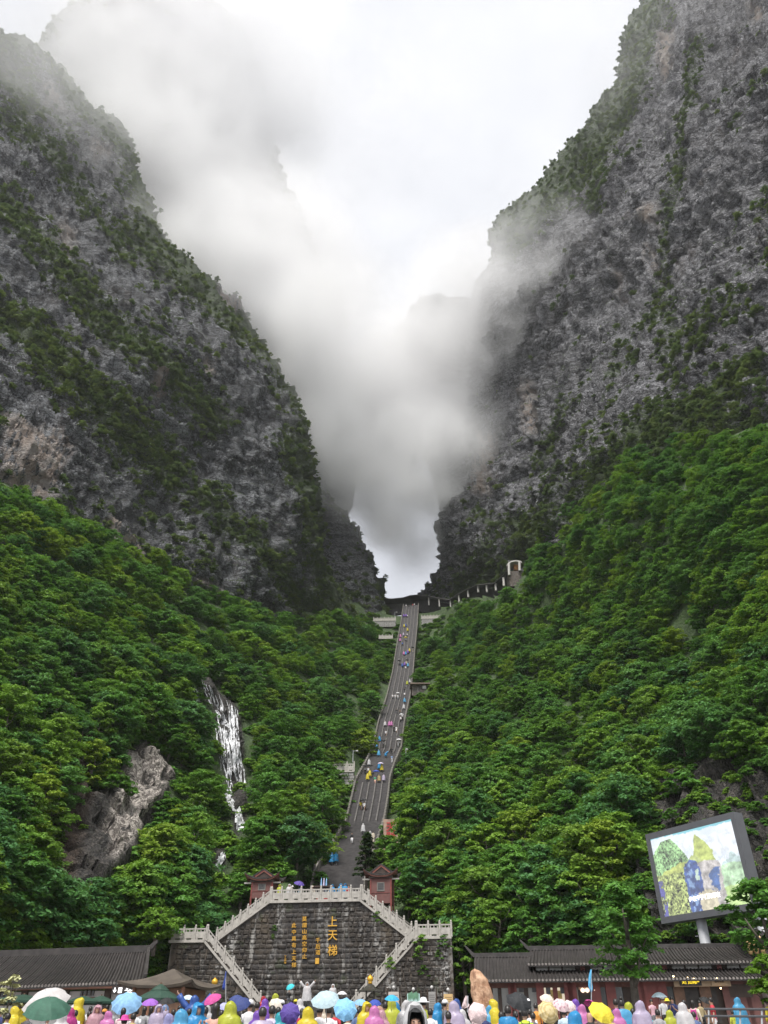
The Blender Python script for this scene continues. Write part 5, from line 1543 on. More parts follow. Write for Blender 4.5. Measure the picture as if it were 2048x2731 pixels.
# ---- red pavilions at the head of the double stair
def hip_shell(w, d, h, lift, ridge_w, K=8, S=9):
    """perimeter rings of a swept hip roof with upturned corners: verts, faces and the ring function"""
    def side(k):
        t = k / K
        hw, hd = w / 2 * (1 - t) + ridge_w / 2 * t, d / 2 * (1 - t)
        c = [(-hw, -hd), (hw, -hd), (hw, hd), (-hw, hd)]
        ring = []
        for e in range(4):
            for s in range(S):
                u = s / S
                x = c[e][0] * (1 - u) + c[(e + 1) % 4][0] * u; y = c[e][1] * (1 - u) + c[(e + 1) % 4][1] * u
                q = abs(2 * u - 1) ** 3.2
                ex = 1 + .10 * q * (1 - t)
                ring.append((x * ex, y * ex, h * (t ** 1.35) + lift * q * (1 - t) ** 2.2))
        return ring
    return [side(k) for k in range(K + 1)]
def red_pavilion(label, px, py_base, py_eave, py_apex, o, wpx, bpx):
    s, ze = WF.hit(px, py_eave, o); _, zb = WF.hit(px, py_base, o); _, za = WF.hit(px, py_apex, o)
    s1, _ = WF.hit(px + wpx / 2, py_eave, o); w = 2 * (s1 - s); sb, _ = WF.hit(px + bpx / 2, py_eave, o); bw = 2 * (sb - s)
    r = WF.root('red_pavilion', s, o, zb); tag(r, label, 'pavilion', 'red gate pavilions')
    H = ze - zb; d = bw * .95
    for x, y, sx, sy in ((0, -d / 2, bw, .14), (0, d / 2, bw, .14), (-bw / 2, 0, .14, d - .15), (bw / 2, 0, .14, d - .15)):
        MB().box((x, y, H / 2), (sx, sy, H)).build('wall', RED_WALL, r)
    for x in (-1, 1):
        for y in (-1, 1):
            MB().tube([(x * (bw / 2 + .03), y * (d / 2 + .03), -1.5), (x * (bw / 2 + .03), y * (d / 2 + .03), H + .1)], .11, 8).build('pillar', RED_WOOD, r)
    wz, wh_ = H * .60, H * .26
    fr = MB()
    for x in (-1, 1): fr.box((x * bw * .17, -d / 2 - .09, wz), (.09, .07, wh_ + .2))
    for z in (-1, 1): fr.box((0, -d / 2 - .092, wz + z * (wh_ / 2 + .05)), (bw * .34, .07, .09))
    wn_ = MB().box((0, -d / 2 - .085, wz), (bw * .32, .03, wh_)).build('window', GLASS, r)
    fr.build('frame', STONE_RAIL, wn_)
    la = MB()
    for i in range(1, 5): la.box((-bw * .16 + bw * .32 * i / 5, -d / 2 - .105, wz), (.025, .02, wh_))
    for i in range(1, 4): la.box((0, -d / 2 - .108, wz - wh_ / 2 + wh_ * i / 4), (bw * .32, .02, .025))
    la.build('lattice', TIMBER, wn_)
    MB().box((0, -d / 2 - .09, H * .38), (bw * .96, .05, .05)).build('moulding', RED_WOOD, r)
    MB().box((0, 0, H - .12), (bw + .5, d + .5, .24)).build('eave_beam', TIMBER, r)
    for x in (-1, 1): MB().box((x * (bw / 2 + .55), -d / 2, H - .32), (.9, .12, .16)).build('bracket', STONE_L, r)
    hh = (za - ze) * .62
    rings = hip_shell(w, w * .82, hh, (za - ze) * .62, w * .42)
    mb = MB(); N = len(rings[0])
    for ring in rings: mb.v += [(x, y, z + H) for x, y, z in ring]
    mb.v += [(x * .97, y * .97, z + H - .16) for x, y, z in rings[0]]
    K = len(rings) - 1
    for k in range(K):
        for i in range(N): mb.f.append((k * N + i, k * N + (i + 1) % N, (k + 1) * N + (i + 1) % N, (k + 1) * N + i)); mb.m.append(0)
    b0 = (K + 1) * N
    for i in range(N): mb.f.append((b0 + i, b0 + (i + 1) % N, (i + 1) % N, i)); mb.m.append(1)
    mb.f.append(tuple(b0 + i for i in range(N))[::-1]); mb.m.append(1)
    mb.f.append(tuple(K * N + i for i in range(N))); mb.m.append(0)
    rf = mb.build('roof', [TILE, EAVE], r, smooth=False)
    tl = MB()
    for i in range(N):
        for f_ in (0, .5):
            j = (i + 1) % N
            path = [Vector(rings[k][i]).lerp(Vector(rings[k][j]), f_) + Vector((0, 0, H + .04)) for k in range(0, K - 1)]
            tl.tube(path, .075, 5, caps=True)
    tag(tl.build('tile_row', TILE, rf, smooth=True), kind='stuff')
    # gable above the front slope
    gw, gz0, gz1, gy = w * .25, H + hh * .52, H + (za - ze), -w * .20
    g = MB(); g.add([(-gw, gy, gz0), (gw, gy, gz0), (0, gy, gz1 - .12), (-gw, gy + .1, gz0), (gw, gy + .1, gz0), (0, gy + .1, gz1 - .12)], [(0, 1, 2), (5, 4, 3), (0, 3, 4, 1), (1, 4, 5, 2), (2, 5, 3, 0)])
    g.build('gable', TIMBER, r)
    for x in (-1, 1):
        e = MB(); e.hexa([(x * (gw + .1), gy - .12, gz0 - .06), (0, gy - .12, gz1 - .12), (0, gy - .02, gz1 - .12), (x * (gw + .1), gy - .02, gz0 - .06)], [(x * (gw + .1), gy - .12, gz0 + .14), (0, gy - .12, gz1 + .08), (0, gy - .02, gz1 + .08), (x * (gw + .1), gy - .02, gz0 + .14)])
        e.build('gable_board', plain('gable_red', (0.36, 0.13, 0.10), .6, .15, 3), r)
        sl = MB(); sl.hexa([(x * (gw + .35), gy - .2, gz0 + .02), (0, gy - .2, gz1 + .06), (0, -gy, gz1 + .06), (x * (gw + .35), -gy, gz0 + .02)], [(x * (gw + .35), gy - .2, gz0 + .16), (0, gy - .2, gz1 + .22), (0, -gy, gz1 + .22), (x * (gw + .35), -gy, gz0 + .16)])
        sl.build('upper_roof', TILE, rf)
    return r
red_pavilion('red gate pavilion with upturned roof at the right end of the platform', 1019, 2413, 2341, 2312, -3.4, 84, 52)
red_pavilion('red gate pavilion with upturned roof at the left end of the platform', 707, 2400, 2351, 2325, -3.4, 84, 52)
# incense stall on the platform
s, z = WF.hit(866, 2372, -2.5)
ir = WF.root('incense_stall', s, -2.5, PZ); tag(ir, 'low red incense stall behind the platform balustrade', 'stall')
MB().box((0, 0, .55), (1.7, .9, 1.1)).build('counter', plain('stall_red', (0.38, 0.03, 0.03), .5, .1, 3), ir)
MB().box((0, 0, 1.72), (2.6, 1.6, .12)).build('canopy', TIMBER, ir)
for x in (-1.1, 1.1): MB().tube([(x, -.5, 0), (x, -.5, 1.7)], .05, 6).build('pole', TIMBER, ir)
# ---- shop row on the right
SF = Frame(P(1310, 2616, 67), math.radians(7.8))
sh_ = SF.hit
GS = ground(67)
_, EZ = sh_(1310, 2616)
s0, _ = sh_(1277, 2616); s1, _ = sh_(1432, 2612)
def shop(label, sa, sb, two, bays, ends=(0, 0)):
    root = SF.root('shop_building', sa, 0, GS); tag(root, label, 'shop', 'traditional tiled shops along the plaza')
    W = sb - sa; E = EZ - GS
    d_lo = 2.6
    if not two:
        _, rz_ = SF.hit(1350, 2553, -4.5)
        roof_slope(root, (-.4, 0, E), (W, 0, E), (-.4, 4.5, rz_ - GS), (W, 4.5, rz_ - GS))
        ridge(root, (-.4, 4.5, rz_ - GS), (W, 4.5, rz_ - GS), curl0=.8)
    else:
        _, z1 = SF.hit(1550, 2590, -2.4); _, z2 = SF.hit(1550, 2571, -1.7); _, z3 = SF.hit(1550, 2533, -5.6)
        z1, z2, z3 = z1 - GS, z2 - GS, z3 - GS
        roof_slope(root, (0, 0, E), (W, 0, E), (0, 2.4, z1), (W, 2.4, z1), name='lower_roof')
        roof_slope(root, (-.6, 1.7, z2), (W + .6 * ends[1], 1.7, z2), (-.2, 5.6, z3), (W + .2, 5.6, z3), name='upper_roof')
        ridge(root, (-.3, 5.6, z3), (W + .2, 5.6, z3), curl0=.7 if ends[0] else 0, curl1=.9 if ends[1] else 0)
        MB().box((W / 2, 2.9, (z1 + z2) / 2), (W, .8, z2 - z1)).build('clerestory_wall', TIMBER, root)
        n = max(3, int(W / 1.0))
        for i in range(n):
            x = (i + .5) * W / n
            if i % 4 == 3: MB().box((x, 2.46, (z1 + z2) / 2), (.32, .14, z2 - z1)).build('clerestory_post', RED_WOOD, root)
            else:
                w_ = MB().box((x, 2.48, (z1 + z2) / 2), (W / n * .86, .06, (z2 - z1) * .72)).build('clerestory_window', PALEGLASS if sa < 20 else GLASS, root)
                MB().box((x, 2.44, (z1 + z2) / 2 + (z2 - z1) * .38), (W / n * .92, .05, .06)).build('frame', TIMBER, w_)
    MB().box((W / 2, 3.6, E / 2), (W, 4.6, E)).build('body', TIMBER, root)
    MB().box((W / 2, 1.15, E - .22), (W, .3, .36)).build('eave_beam', EAVE, root)
    return root, W, E
shopA, WA, EA = shop('single-storey tiled shop behind the orange boulder', s0, s1, False, 3)
s2_, _ = sh_(1660, 2608); s3_, _ = sh_(2042, 2605)
shopB, WB, EB = shop('two-storey tiled shop with lit windows and red pillars left of the plaza tree', s1 + .02, s2_, True, 5, (1, 0))
shopC, WC, EC = shop('two-storey tiled shop below the big video screen right of the plaza tree', s2_ + .02, s3_, True, 8, (0, 1))
def on_shop(root, sa, px0, px1, py0, py1, o, mat, name, th=.08, parent=None):
    a, zb = SF.hit(px0, py1, -o); b, zt = SF.hit(px1, py0, -o)
    return MB().box(((a + b) / 2 - sa, o - th / 2, (zb + zt) / 2 - GS), (b - a, th, zt - zb)).build(name, mat, parent or root)
LITSHOP = emit_mat('lit_interior', (0.62, 0.55, 0.42), 0.26)
SHIRT_D = plain('display_shirt', (0.12, 0.12, 0.13), .8, .3, 4)
# front of the single shop: big panes, red posts
for px0, px1 in ((1318, 1332), (1335, 1362), (1376, 1404), (1406, 1436)):
    on_shop(shopA, s0, px0, px1, 2622, 2700, 1.22, PALEGLASS, 'pane')
for px in (1366, 1372): on_shop(shopA, s0, px - 4, px + 4, 2618, 2725, 1.15, RED_WOOD, 'pillar', .3)
for px in (1334, 1405): on_shop(shopA, s0, px - 1.2, px + 1.2, 2620, 2720, 1.16, TIMBER, 'mullion', .1)
for px in (1391, 1425): on_shop(shopA, s0, px - 6, px + 6, 2624, 2646, 1.12, SHIRT_D, 'hanging_shirt', .05)
for px0, px1, m_ in ((1450, 1482, LITSHOP), (1484, 1512, LITSHOP), (1534, 1538, PALEGLASS), (1602, 1632, GLASS), (1634, 1656, GLASS)):
    on_shop(shopB, s1 + .02, px0, px1, 2622, 2690, 1.22, m_, 'pane')
for px in (1443, 1519, 1529, 1592, 1632): on_shop(shopB, s1 + .02, px - 5, px + 5, 2618, 2728, 1.14, RED_WOOD, 'pillar', .3)
for px in (1483,): on_shop(shopB, s1 + .02, px - 1, px + 1, 2620, 2720, 1.16, RED_WOOD, 'mullion', .1)
for i, (px, py) in enumerate(((1462, 2630), (1500, 2628), (1474, 2640), (1492, 2642))):
    on_shop(shopB, s1 + .02, px - 5, px + 5, py, py + 22, 1.12, SHIRT_D if i < 2 else plain('display_gold', (0.5, 0.36, 0.12), .5, .3, 5), 'display_item', .05)
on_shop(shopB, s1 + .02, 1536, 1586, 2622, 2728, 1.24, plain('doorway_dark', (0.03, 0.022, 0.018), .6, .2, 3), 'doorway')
on_shop(shopB, s1 + .02, 1543, 1578, 2622, 2640, 1.18, plain('door_header', (0.42, 0.30, 0.22), .7, .1, 3), 'door_header')
for px in (1554, 1566, 1585):
    a, z = SF.hit(px, 2641, -1.0); MB().lathe((a - s1 - .02, 1.0, z - GS), [(.02, -.16), (.14, -.09), (.17, 0), (.14, .09), (.02, .16)], 12).build('lantern', emit_mat('paper_lantern', (0.95, 0.72, 0.55), .45), shopB, smooth=True)
for px0, px1 in ((1705, 1712), (1722, 1728), (1740, 1750), (1764, 1772)): on_shop(shopC, s2_ + .02, px0, px1, 2616, 2735, 1.14, RED_WOOD, 'pillar', .3)
for px0, px1 in ((1751, 1764), (1775, 1796)): on_shop(shopC, s2_ + .02, px0, px1, 2618, 2705, 1.2, GLASS, 'pane')
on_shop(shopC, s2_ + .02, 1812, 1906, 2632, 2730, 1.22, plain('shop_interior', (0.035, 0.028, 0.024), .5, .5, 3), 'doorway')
for px in (1816, 1886): on_shop(shopC, s2_ + .02, px - 5, px + 5, 2632, 2730, 1.12, WOOD, 'pillar', .25)
SIGNB = plain('sign_board_wood', (0.42, 0.30, 0.19), .6, .15, 2)
sb1 = on_shop(shopC, s2_ + .02, 1798, 1944, 2608, 2632, .55, SIGNB, 'sign_board', .14)
on_shop(shopC, s2_ + .02, 1813, 1868, 2610, 2629, .38, plain('sign_black', (0.012, 0.012, 0.012), .4, .2, 3), 'name_plate', .06)
on_shop(shopC, s2_ + .02, 1898, 1938, 2610, 2629, .38, SIGNB, 'name_plate', .06)
def sign_text(root, sa, body, px, py, o, size, mat, name='lettering'):
    a, z = SF.hit(px, py, -o)
    t = link(name, text_mesh(body, size, .012, mat, .012 * size, name), root, (a - sa, o, z - GS)); t.rotation_euler = (math.radians(90), 0, 0)
    return t
sign_text(shopC, s2_ + .02, '天门山特产', 1842, 2620, .31, .25, SIGNYEL)
sign_text(shopC, s2_ + .02, '●', 1819, 2614, .31, .22, SIGNYEL)
sign_text(shopC, s2_ + .02, '咖啡·奶茶', 1918, 2618, .31, .16, TIMBER)
for px, py in ((1806, 2610), (1834, 2608), (1850, 2611), (1878, 2610), (1912, 2610), (1922, 2636), (1796, 2604)):
    a, z = SF.hit(px, py, -.1); MB().lathe((a - s2_ - .02, .1, z - GS), [(.01, -.05), (.05, -.02), (.05, .03), (.01, .06)], 8).build('spot_lamp', WARM, shopC)
for k, (px0, px1) in enumerate(((1945, 1956), (1958, 1975), (1977, 1990), (1992, 2004), (2006, 2022), (2024, 2042), (2044, 2075))):
    on_shop(shopC, s2_ + .02, px0, px1, 2612, 2735, 1.0 + .06 * (k % 2), RED_WALL if k < 5 else plain('weathered_boards', (0.16, 0.12, 0.105), .7, .3, 2), 'door_leaf', .1)
    if k < 4: on_shop(shopC, s2_ + .02, px0 + 3, px1 - 3, 2625, 2660, .93, TIMBER, 'lattice', .04)
# far right tiled corner with gilt ridge figures
cr = SF.root('corner_pavilion', *[SF.hit(2040, 2505, -1.0)[0], -1.0, GS]); tag(cr, 'tiled pavilion corner with upturned eave at the right edge behind the screen post', 'pavilion')
_, cz0 = SF.hit(2030, 2505, -1.0); _, cz1 = SF.hit(2030, 2468, -4.0)
a_, _ = SF.hit(1990, 2490, -1.0); b_, _ = SF.hit(2040, 2500, -1.0)
roof_slope(cr, (a_ - b_, 1.0, cz0 - GS + .35), (5.0, 1.0, cz0 - GS), (a_ - b_ + .2, 4.0, cz1 - GS), (5.0, 4.0, cz1 - GS))
ridge(cr, (a_ - b_, 1.0, cz0 - GS + .4), (a_ - b_ + .2, 4.0, cz1 - GS), .25, .2, curl0=.4)
MB().box((2.4, 2.6, (cz0 - GS) / 2), (4.6, 2.6, cz0 - GS)).build('body', TIMBER, cr)
for k, (px, py, hh_) in enumerate(((2000, 2533, 1.0), (2016, 2531, .9), (2034, 2532, .9))):
    a, z = SF.hit(px, py, -.6)
    f_ = SF.root('gilt_figure', a, -.6, z); tag(f_, ['gilt statuette on the shop roof corner, leftmost of three', 'gilt statuette on the shop roof corner, middle of three', 'gilt statuette on the shop roof corner, rightmost of three'][k], 'statuette', 'gilt figures on the roof corner')
    MB().lathe((0, 0, 0), [(.16, -.3), (.2, 0), (.12, hh_ * .25), (.17, hh_ * .42), (.13, hh_ * .6), (.05, hh_ * .68), (.09, hh_ * .76), (.085, hh_ * .9), (.02, hh_)], 10).build('figure', plain('gilt', (0.50, 0.34, 0.16), .35, .3, 6, metal=.5), f_, smooth=True)
# ---- long tiled hall on the left
LF = Frame(P(384, 2624, 56), math.radians(13))
GL = ground(57)
lr = LF.root('tiled_hall', 0, 0, GL); tag(lr, 'long low hall with dark tiled roof at the left edge of the plaza', 'hall')
_, lz = LF.hit(386, 2622); _, rz2 = LF.hit(330, 2541, -5)
E = lz - GL; R = rz2 - GL; LW = 19
roof_slope(lr, (-LW, 0, E - .25), (0, 0, E + .05), (-LW, 5, R - .1), (-2.6, 5, R), tile=.24)
ridge(lr, (-LW, 5, R - .1), (-2.6, 5, R), .42, .3, curl1=.55)
ridge(lr, (-.05, .1, E + .1), (-2.6, 4.8, R), .3, .26, curl0=.35, name='hip_ridge')
MB().box((-LW / 2 - 1.3, 3.0, E / 2 - .15), (LW, 3.6, E - .3)).build('body', WHITE_P, lr)
MB().box((-LW / 2, .55, E - .16), (LW, 1.0, .12)).build('eave_board', plain('eave_orange', (0.24, 0.11, 0.07), .6, .3, 2), lr)
for i in range(7):
    x = -LW + 1 + i * 3.0
    MB().box((x, 1.12, E / 2), (.42, .2, E)).build('pillar', TIMBER, lr)
    if i < 6:
        for zz, ww in ((E - .95, 1.9), (E - .72, 1.2)): MB().box((x + 1.5, 1.14, zz), (ww, .12, .17)).build('bracket', WOOD, lr)
        w_ = MB().box((x + 1.5, 1.16, E - .42), (.95, .08, .28)).build('window', GLASS, lr)
        mm = MB()
        for q in (-.3, 0, .3): mm.box((x + 1.5 + q, 1.10, E - .42), (.05, .05, .28))
        mm.build('frame', TIMBER, w_)
sgn = LF.root('toilet_sign', LF.hit(318, 2642, .3)[0], .3, 0); tag(sgn, 'dark hanging sign with white arrow and toilet lettering under the left eave', 'sign')
zt = LF.hit(318, 2641, .3)[1]
MB().box((0.35, .06, zt), (1.75, .1, .42)).build('board', plain('sign_dark', (0.035, 0.028, 0.026), .5, .2, 3), sgn)
for tx, x, sz, dz in (('↓', -.32, .34, .0), ('卫生间', .72, .24, .06), ('Toilet', .72, .13, -.13)):
    t_ = link('lettering', text_mesh(tx, sz, .01, SIGNWHITE, .004, 'lettering'), sgn, (x, 0, zt + dz)); t_.rotation_euler = (math.radians(90), 0, 0)
MB().box((.05, .0, zt), (.24, .02, .28)).build('icon', SIGNWHITE, sgn)
for x, hd in ((.0, .07), (.10, .07)):
    MB().lathe((x, -.02, zt - .1), [(.02, 0), (.035, .12), (.012, .14), (.03, .17), (.012, .2)], 6, sy=.3).build('icon_figure', TIMBER, sgn)
MB().tube([(-.3, .06, zt + .2), (-.3, .06, zt + .5)], .02, 5).build('hanger', STEEL_D, sgn)
# ---- kiosk with a pyramid roof
KP = P(447, 2700, 46); GK = ground(46)
kz = lambda py: P(447, py, 46).z - GK
kr = empty('kiosk', (KP.x, KP.y, GK), -math.radians(12)); tag(kr, 'brown wooden kiosk with pyramid roof in front of the left wall wing', 'kiosk')
w = 190 * 46 / rays(447, 2633)[1]
rings = hip_shell(w, w, kz(2584) - kz(2634), .22, .1, 6, 8)
mb = MB(); N = len(rings[0]); K = 6
for ring in rings: mb.v += [(x, y, z + kz(2634)) for x, y, z in ring]
mb.v += [(x * .98, y * .98, z + kz(2634) - .12) for x, y, z in rings[0]]
for k in range(K):
    for i in range(N): mb.f.append((k * N + i, k * N + (i + 1) % N, (k + 1) * N + (i + 1) % N, (k + 1) * N + i)); mb.m.append(0)
b0 = (K + 1) * N
for i in range(N): mb.f.append((b0 + i, b0 + (i + 1) % N, (i + 1) % N, i)); mb.m.append(0)
mb.f.append(tuple(b0 + i for i in range(N))[::-1]); mb.m.append(0)
mb.build('roof', plain('kiosk_roof', (0.085, 0.068, 0.052), .7, .3, 1.5), kr)
hb = w * .36
for x, y, sx, sy in ((0, -hb, 2 * hb, .1), (0, hb, 2 * hb, .1), (-hb, 0, .1, 2 * hb), (hb, 0, .1, 2 * hb)):
    MB().box((x, y, kz(2640) / 2), (sx, sy, kz(2640))).build('wall', WOOD, kr)
for x in (-1, -.3, .35, 1): MB().tube([(x * hb, -hb - .08, 0), (x * hb, -hb - .08, kz(2637))], .09, 8).build('post', plain('kiosk_post', (0.26, 0.12, 0.07), .4, .2, 2), kr)
for x in (-1, 1): MB().tube([(x * w * .5, -w * .5, kz(2633)), (x * w * .53, -w * .53, kz(2624))], .06, 5).build('corner_tip', TIMBER, kr)
# ---- video screen
A_, B_ = P(1744, 2340, 76), P(1992, 2300, 67.5)
zt_, zb2 = .5 * (P(1723, 2229, 76).z + P(1975, 2162, 67.5).z), .5 * (P(1766, 2459, 76).z + P(2008, 2432, 67.5).z)
dv = Vector((B_.x - A_.x, B_.y - A_.y, 0)); SWd = dv.length; SHt = zt_ - zb2
scr = empty('video_screen', (A_.x, A_.y, zb2), math.atan2(dv.y, dv.x)); tag(scr, 'large lit outdoor video screen showing a green mountain scene on two posts', 'screen')
FRM = plain('screen_case', (0.105, 0.108, 0.118), .5, .08, 1)
MB().box((SWd / 2, .50, SHt / 2), (SWd, .96, SHt)).build('case', FRM, scr)
bz = .42
for nm, c, sz in (('frame', (SWd / 2, -.06, SHt - bz * .6), (SWd, .16, bz * 1.2)), ('frame', (SWd / 2, -.06, bz * .6), (SWd, .16, bz * 1.2)), ('frame', (bz / 2, -.06, SHt / 2), (bz, .16, SHt - 2.4 * bz)), ('frame', (SWd - bz / 2, -.06, SHt / 2), (bz, .16, SHt - 2.4 * bz))):
    MB().box(c, sz).build(nm, FRM, scr)
NU, NV = 240, 190
U, Vv = np.meshgrid(np.linspace(0, 1, NU), np.linspace(0, 1, NV))
X, Z = U, 1 - Vv          # Z up
q = np.stack([U * 9, Vv * 7, U * 0 + 3], -1)
n1, n2, n3 = fbm(q, 5, .6), fbm(q * 3 + 5, 4, .65), fbm(q * 9 + 2, 3, .7)
X0, Z0 = X, Z
X, Z = X + .03 * fbm(q * 2.2 + 9, 4, .6), Z + .03 * fbm(q * 2.2 + 31, 4, .6)
img = np.ones((NV, NU, 3)) * np.array([.80, .86, .93]) + (n1 * .16)[..., None] * np.array([1.2, 1, .6])
def paint(mask, col, var=.0, nz=None):
    c = np.array(col)[None, None] * (1 + var * (n2 if nz is None else nz))[..., None]
    img[mask] = c[mask] if c.shape[:2] == mask.shape else np.broadcast_to(c, img.shape)[mask]
paint((X > .62) & (Z < .62 - .9 * np.abs(X - .92) + .06 * n1), (.52, .66, .66), .3)
paint((X > .66) & (Z < .46 + .2 * (X - .66) - .5 * np.maximum(X - .9, 0) + .06 * n1), (.45, .66, .42), .7)
paint((X > .70) & (Z < .24 + .05 * n1), (.50, .70, .26), .6)
hilll = np.interp(X, [0, .12, .24, .34, .42, .5], [.80, .93, .95, .82, .66, .56])
paint((X < .5) & (Z < hilll + .02 * n1), (.26, .46, .20), 1.1, n3 * 1.5 + n2)
paint((X < .5) & (Z < np.interp(X, [0, .2, .42, .5], [.50, .58, .64, .60]) + .02 * n1), (.52, .60, .16), .5)
spire = np.interp(X, [.46, .485, .505, .52, .54, .565, .59, .62, .66, .70, .74], [.55, .64, .78, .87, .92, .925, .88, .84, .80, .70, .50])
paint((X > .46) & (X < .74) & (Z < spire + .015 * n1), (.46, .54, .14), .5)
paint((X > .40) & (X < .56) & (Z < np.interp(X, [.40, .46, .52, .56], [.60, .68, .66, .6])), (.48, .56, .20), .4)
paint((X < .36) & (Z < .52 - .06 * X + .02 * n1), (.30, .36, .12), 1.3, n3 * 1.6 + n2)
paint((X > .5) & (X < .76) & (Z < .60 - .35 * np.maximum(X - .66, 0) + .05 * n1) & (X > .50 + .04 * n1), (.50, .47, .46), .7)
paint((X > .6) & (X < .74) & (Z < .56) & (n1 > .12), (.06, .14, .38), .6)
paint((X > .33) & (X < .53) & (Z < np.interp(X, [.33, .36, .44, .50, .53], [.50, .60, .64, .60, .5]) + .01 * n1), (.045, .10, .34), 1.0)
paint((X > .36) & (X < .44) & (Z < .60) & (n2 > -.05), (.20, .32, .56), .5)
paint((X > .465) & (X < .505) & (Z > .36) & (Z < .50), (.52, .66, .58), .2)
paint((X < .06) & (Z < .44) & (n2 > 0), (.08, .08, .30), .5)
paint((X > .46) & (X < .66) & (Z < .26 - .6 * np.abs(X - .55) + .03 * n2), (.66, .60, .44), .3)
paint(Z > .975 + .02 * (X < .3), (.25, .62, .72), .1)
img *= (1 + .30 * n2 * (Z < .9) + .25 * n3 * (Z < .6))[..., None]
img *= (1 + .35 * fbm(np.stack([U * 26, Vv * 14, U * 0 + 7], -1), 3, .6) * (Z < .85))[..., None]
img = img * .86 + .09
img = np.clip(img, .01, 1)
w0, h0 = SWd - 2 * bz, SHt - 2.4 * bz
Vs = np.stack([bz + U * w0, np.full(U.shape, -.02), SHt - 1.2 * bz - Vv * h0], -1).reshape(-1, 3)
def screen_material():
    m, n, l, b = new_mat('screen_pixels')
    a = n.new('ShaderNodeAttribute'); a.attribute_name = 'picture'
    b.inputs['Base Color'].default_value = (.02, .02, .02, 1)
    l.new(a.outputs['Color'], b.inputs['Emission Color'])
    b.inputs['Emission Strength'].default_value = 0.34
    b.inputs['Roughness'].default_value = .4
    return m
link('display', mesh_np('display', Vs, grid_faces(NV, NU, True), screen_material(), False, {'picture': img.reshape(-1, 3)}), scr)
for tx, x, sz in (('他在守护', .42, .42), ('们的现在', .60, .42)):
    t_ = link('caption', text_mesh(tx, sz, .004, emit_mat('caption_white', (1, 1, 1), .36), .01, 'caption'), scr, (bz + x * w0, -.03, 1.2 * bz + .155 * h0)); t_.rotation_euler = (math.radians(90), 0, 0)
for px in (1846, 1992):
    t = (px - 1756) / (2000 - 1756) * .98
    x = SWd * np.clip(t, .05, .95)
    po = MB().tube([(x, .7, -zb2 + GS - 1), (x, .7, .05)], .42, 14).build('post', STEEL, scr, smooth=True)
    rg = MB()
    for k in range(6): rg.tube([(x - .62, .35, -1.2 - k * 1.0), (x - .35, .35, -1.2 - k * 1.0)], .03, 5)
    rg.build('rung', STEEL, po)
# ---- orange boulder monument
bp_ = P(1293, 2735, 58); hb_ = P(1293, 2583, 58).z - ground(58)
bo = empty('boulder', (bp_.x, bp_.y, ground(58)), .2); tag(bo, 'tall orange brown standing boulder with a pointed top beside the shops', 'boulder')
me = bpy.data.meshes.new('stone'); bm = bmesh.new()
bmesh.ops.create_icosphere(bm, subdivisions=5, radius=1)
kx = 58 / rays(1293, 2640)[1]
for v in bm.verts:
    t = (v.co.z + 1) / 2
    z = hb_ * (t ** .9)
    py = 2735 - (2735 - 2583) * (z / hb_)
    lx = np.interp(py, [2583, 2588, 2600, 2640, 2680, 2735], [1272, 1264, 1262, 1264, 1268, 1270])
    rx = np.interp(py, [2583, 2588, 2600, 2612, 2640, 2660, 2735], [1276, 1288, 1298, 1310, 1317, 1320, 1326])
    a = math.atan2(v.co.y, v.co.x)
    rr = math.hypot(v.co.x, v.co.y) / max(math.sqrt(max(1 - v.co.z ** 2, 1e-6)), 1e-3)
    cxm, hw = (lx + rx) / 2, (rx - lx) / 2
    end = min(1, (1 - abs(v.co.z)) * 9) ** .5
    p = np.array([[math.cos(a) * 1.3, math.sin(a) * 1.3, z * 1.1]])
    d = 1 + .16 * float(fbm(p * 1.2 + 4, 4)[0]) + .10 * float(ridged(p * 1.7, 3)[0])
    v.co = Vector(((cxm - 1293 + math.cos(a) * hw * d * end) * kx, math.sin(a) * hw * kx * .7 * d * end, z))
bm.to_mesh(me); bm.free()
for p in me.polygons: p.use_smooth = True
def boulder_material():
    m, n, l, b = new_mat('orange_stone')
    tc = n.new('ShaderNodeTexCoord')
    a = noise_node(n, l, tc.outputs['Object'], 1.6, 6, .65); s = noise_node(n, l, tc.outputs['Object'], 2.6, 5, .6, (1, 1, .4))
    c = mixc(n, l, ramp(n, l, a, .35, .65), (.34, .17, .09), (.62, .40, .26))
    c = mixc(n, l, ramp(n, l, s, .55, .68, 0, .7), c, (.16, .07, .035))
    l.new(c, b.inputs['Base Color']); b.inputs['Roughness'].default_value = .65
    bp = n.new('ShaderNodeBump'); bp.inputs['Distance'].default_value = .12; l.new(a, bp.inputs['Height']); l.new(bp.outputs['Normal'], b.inputs['Normal'])
    return m
me.materials.append(boulder_material()); link('stone', me, bo)
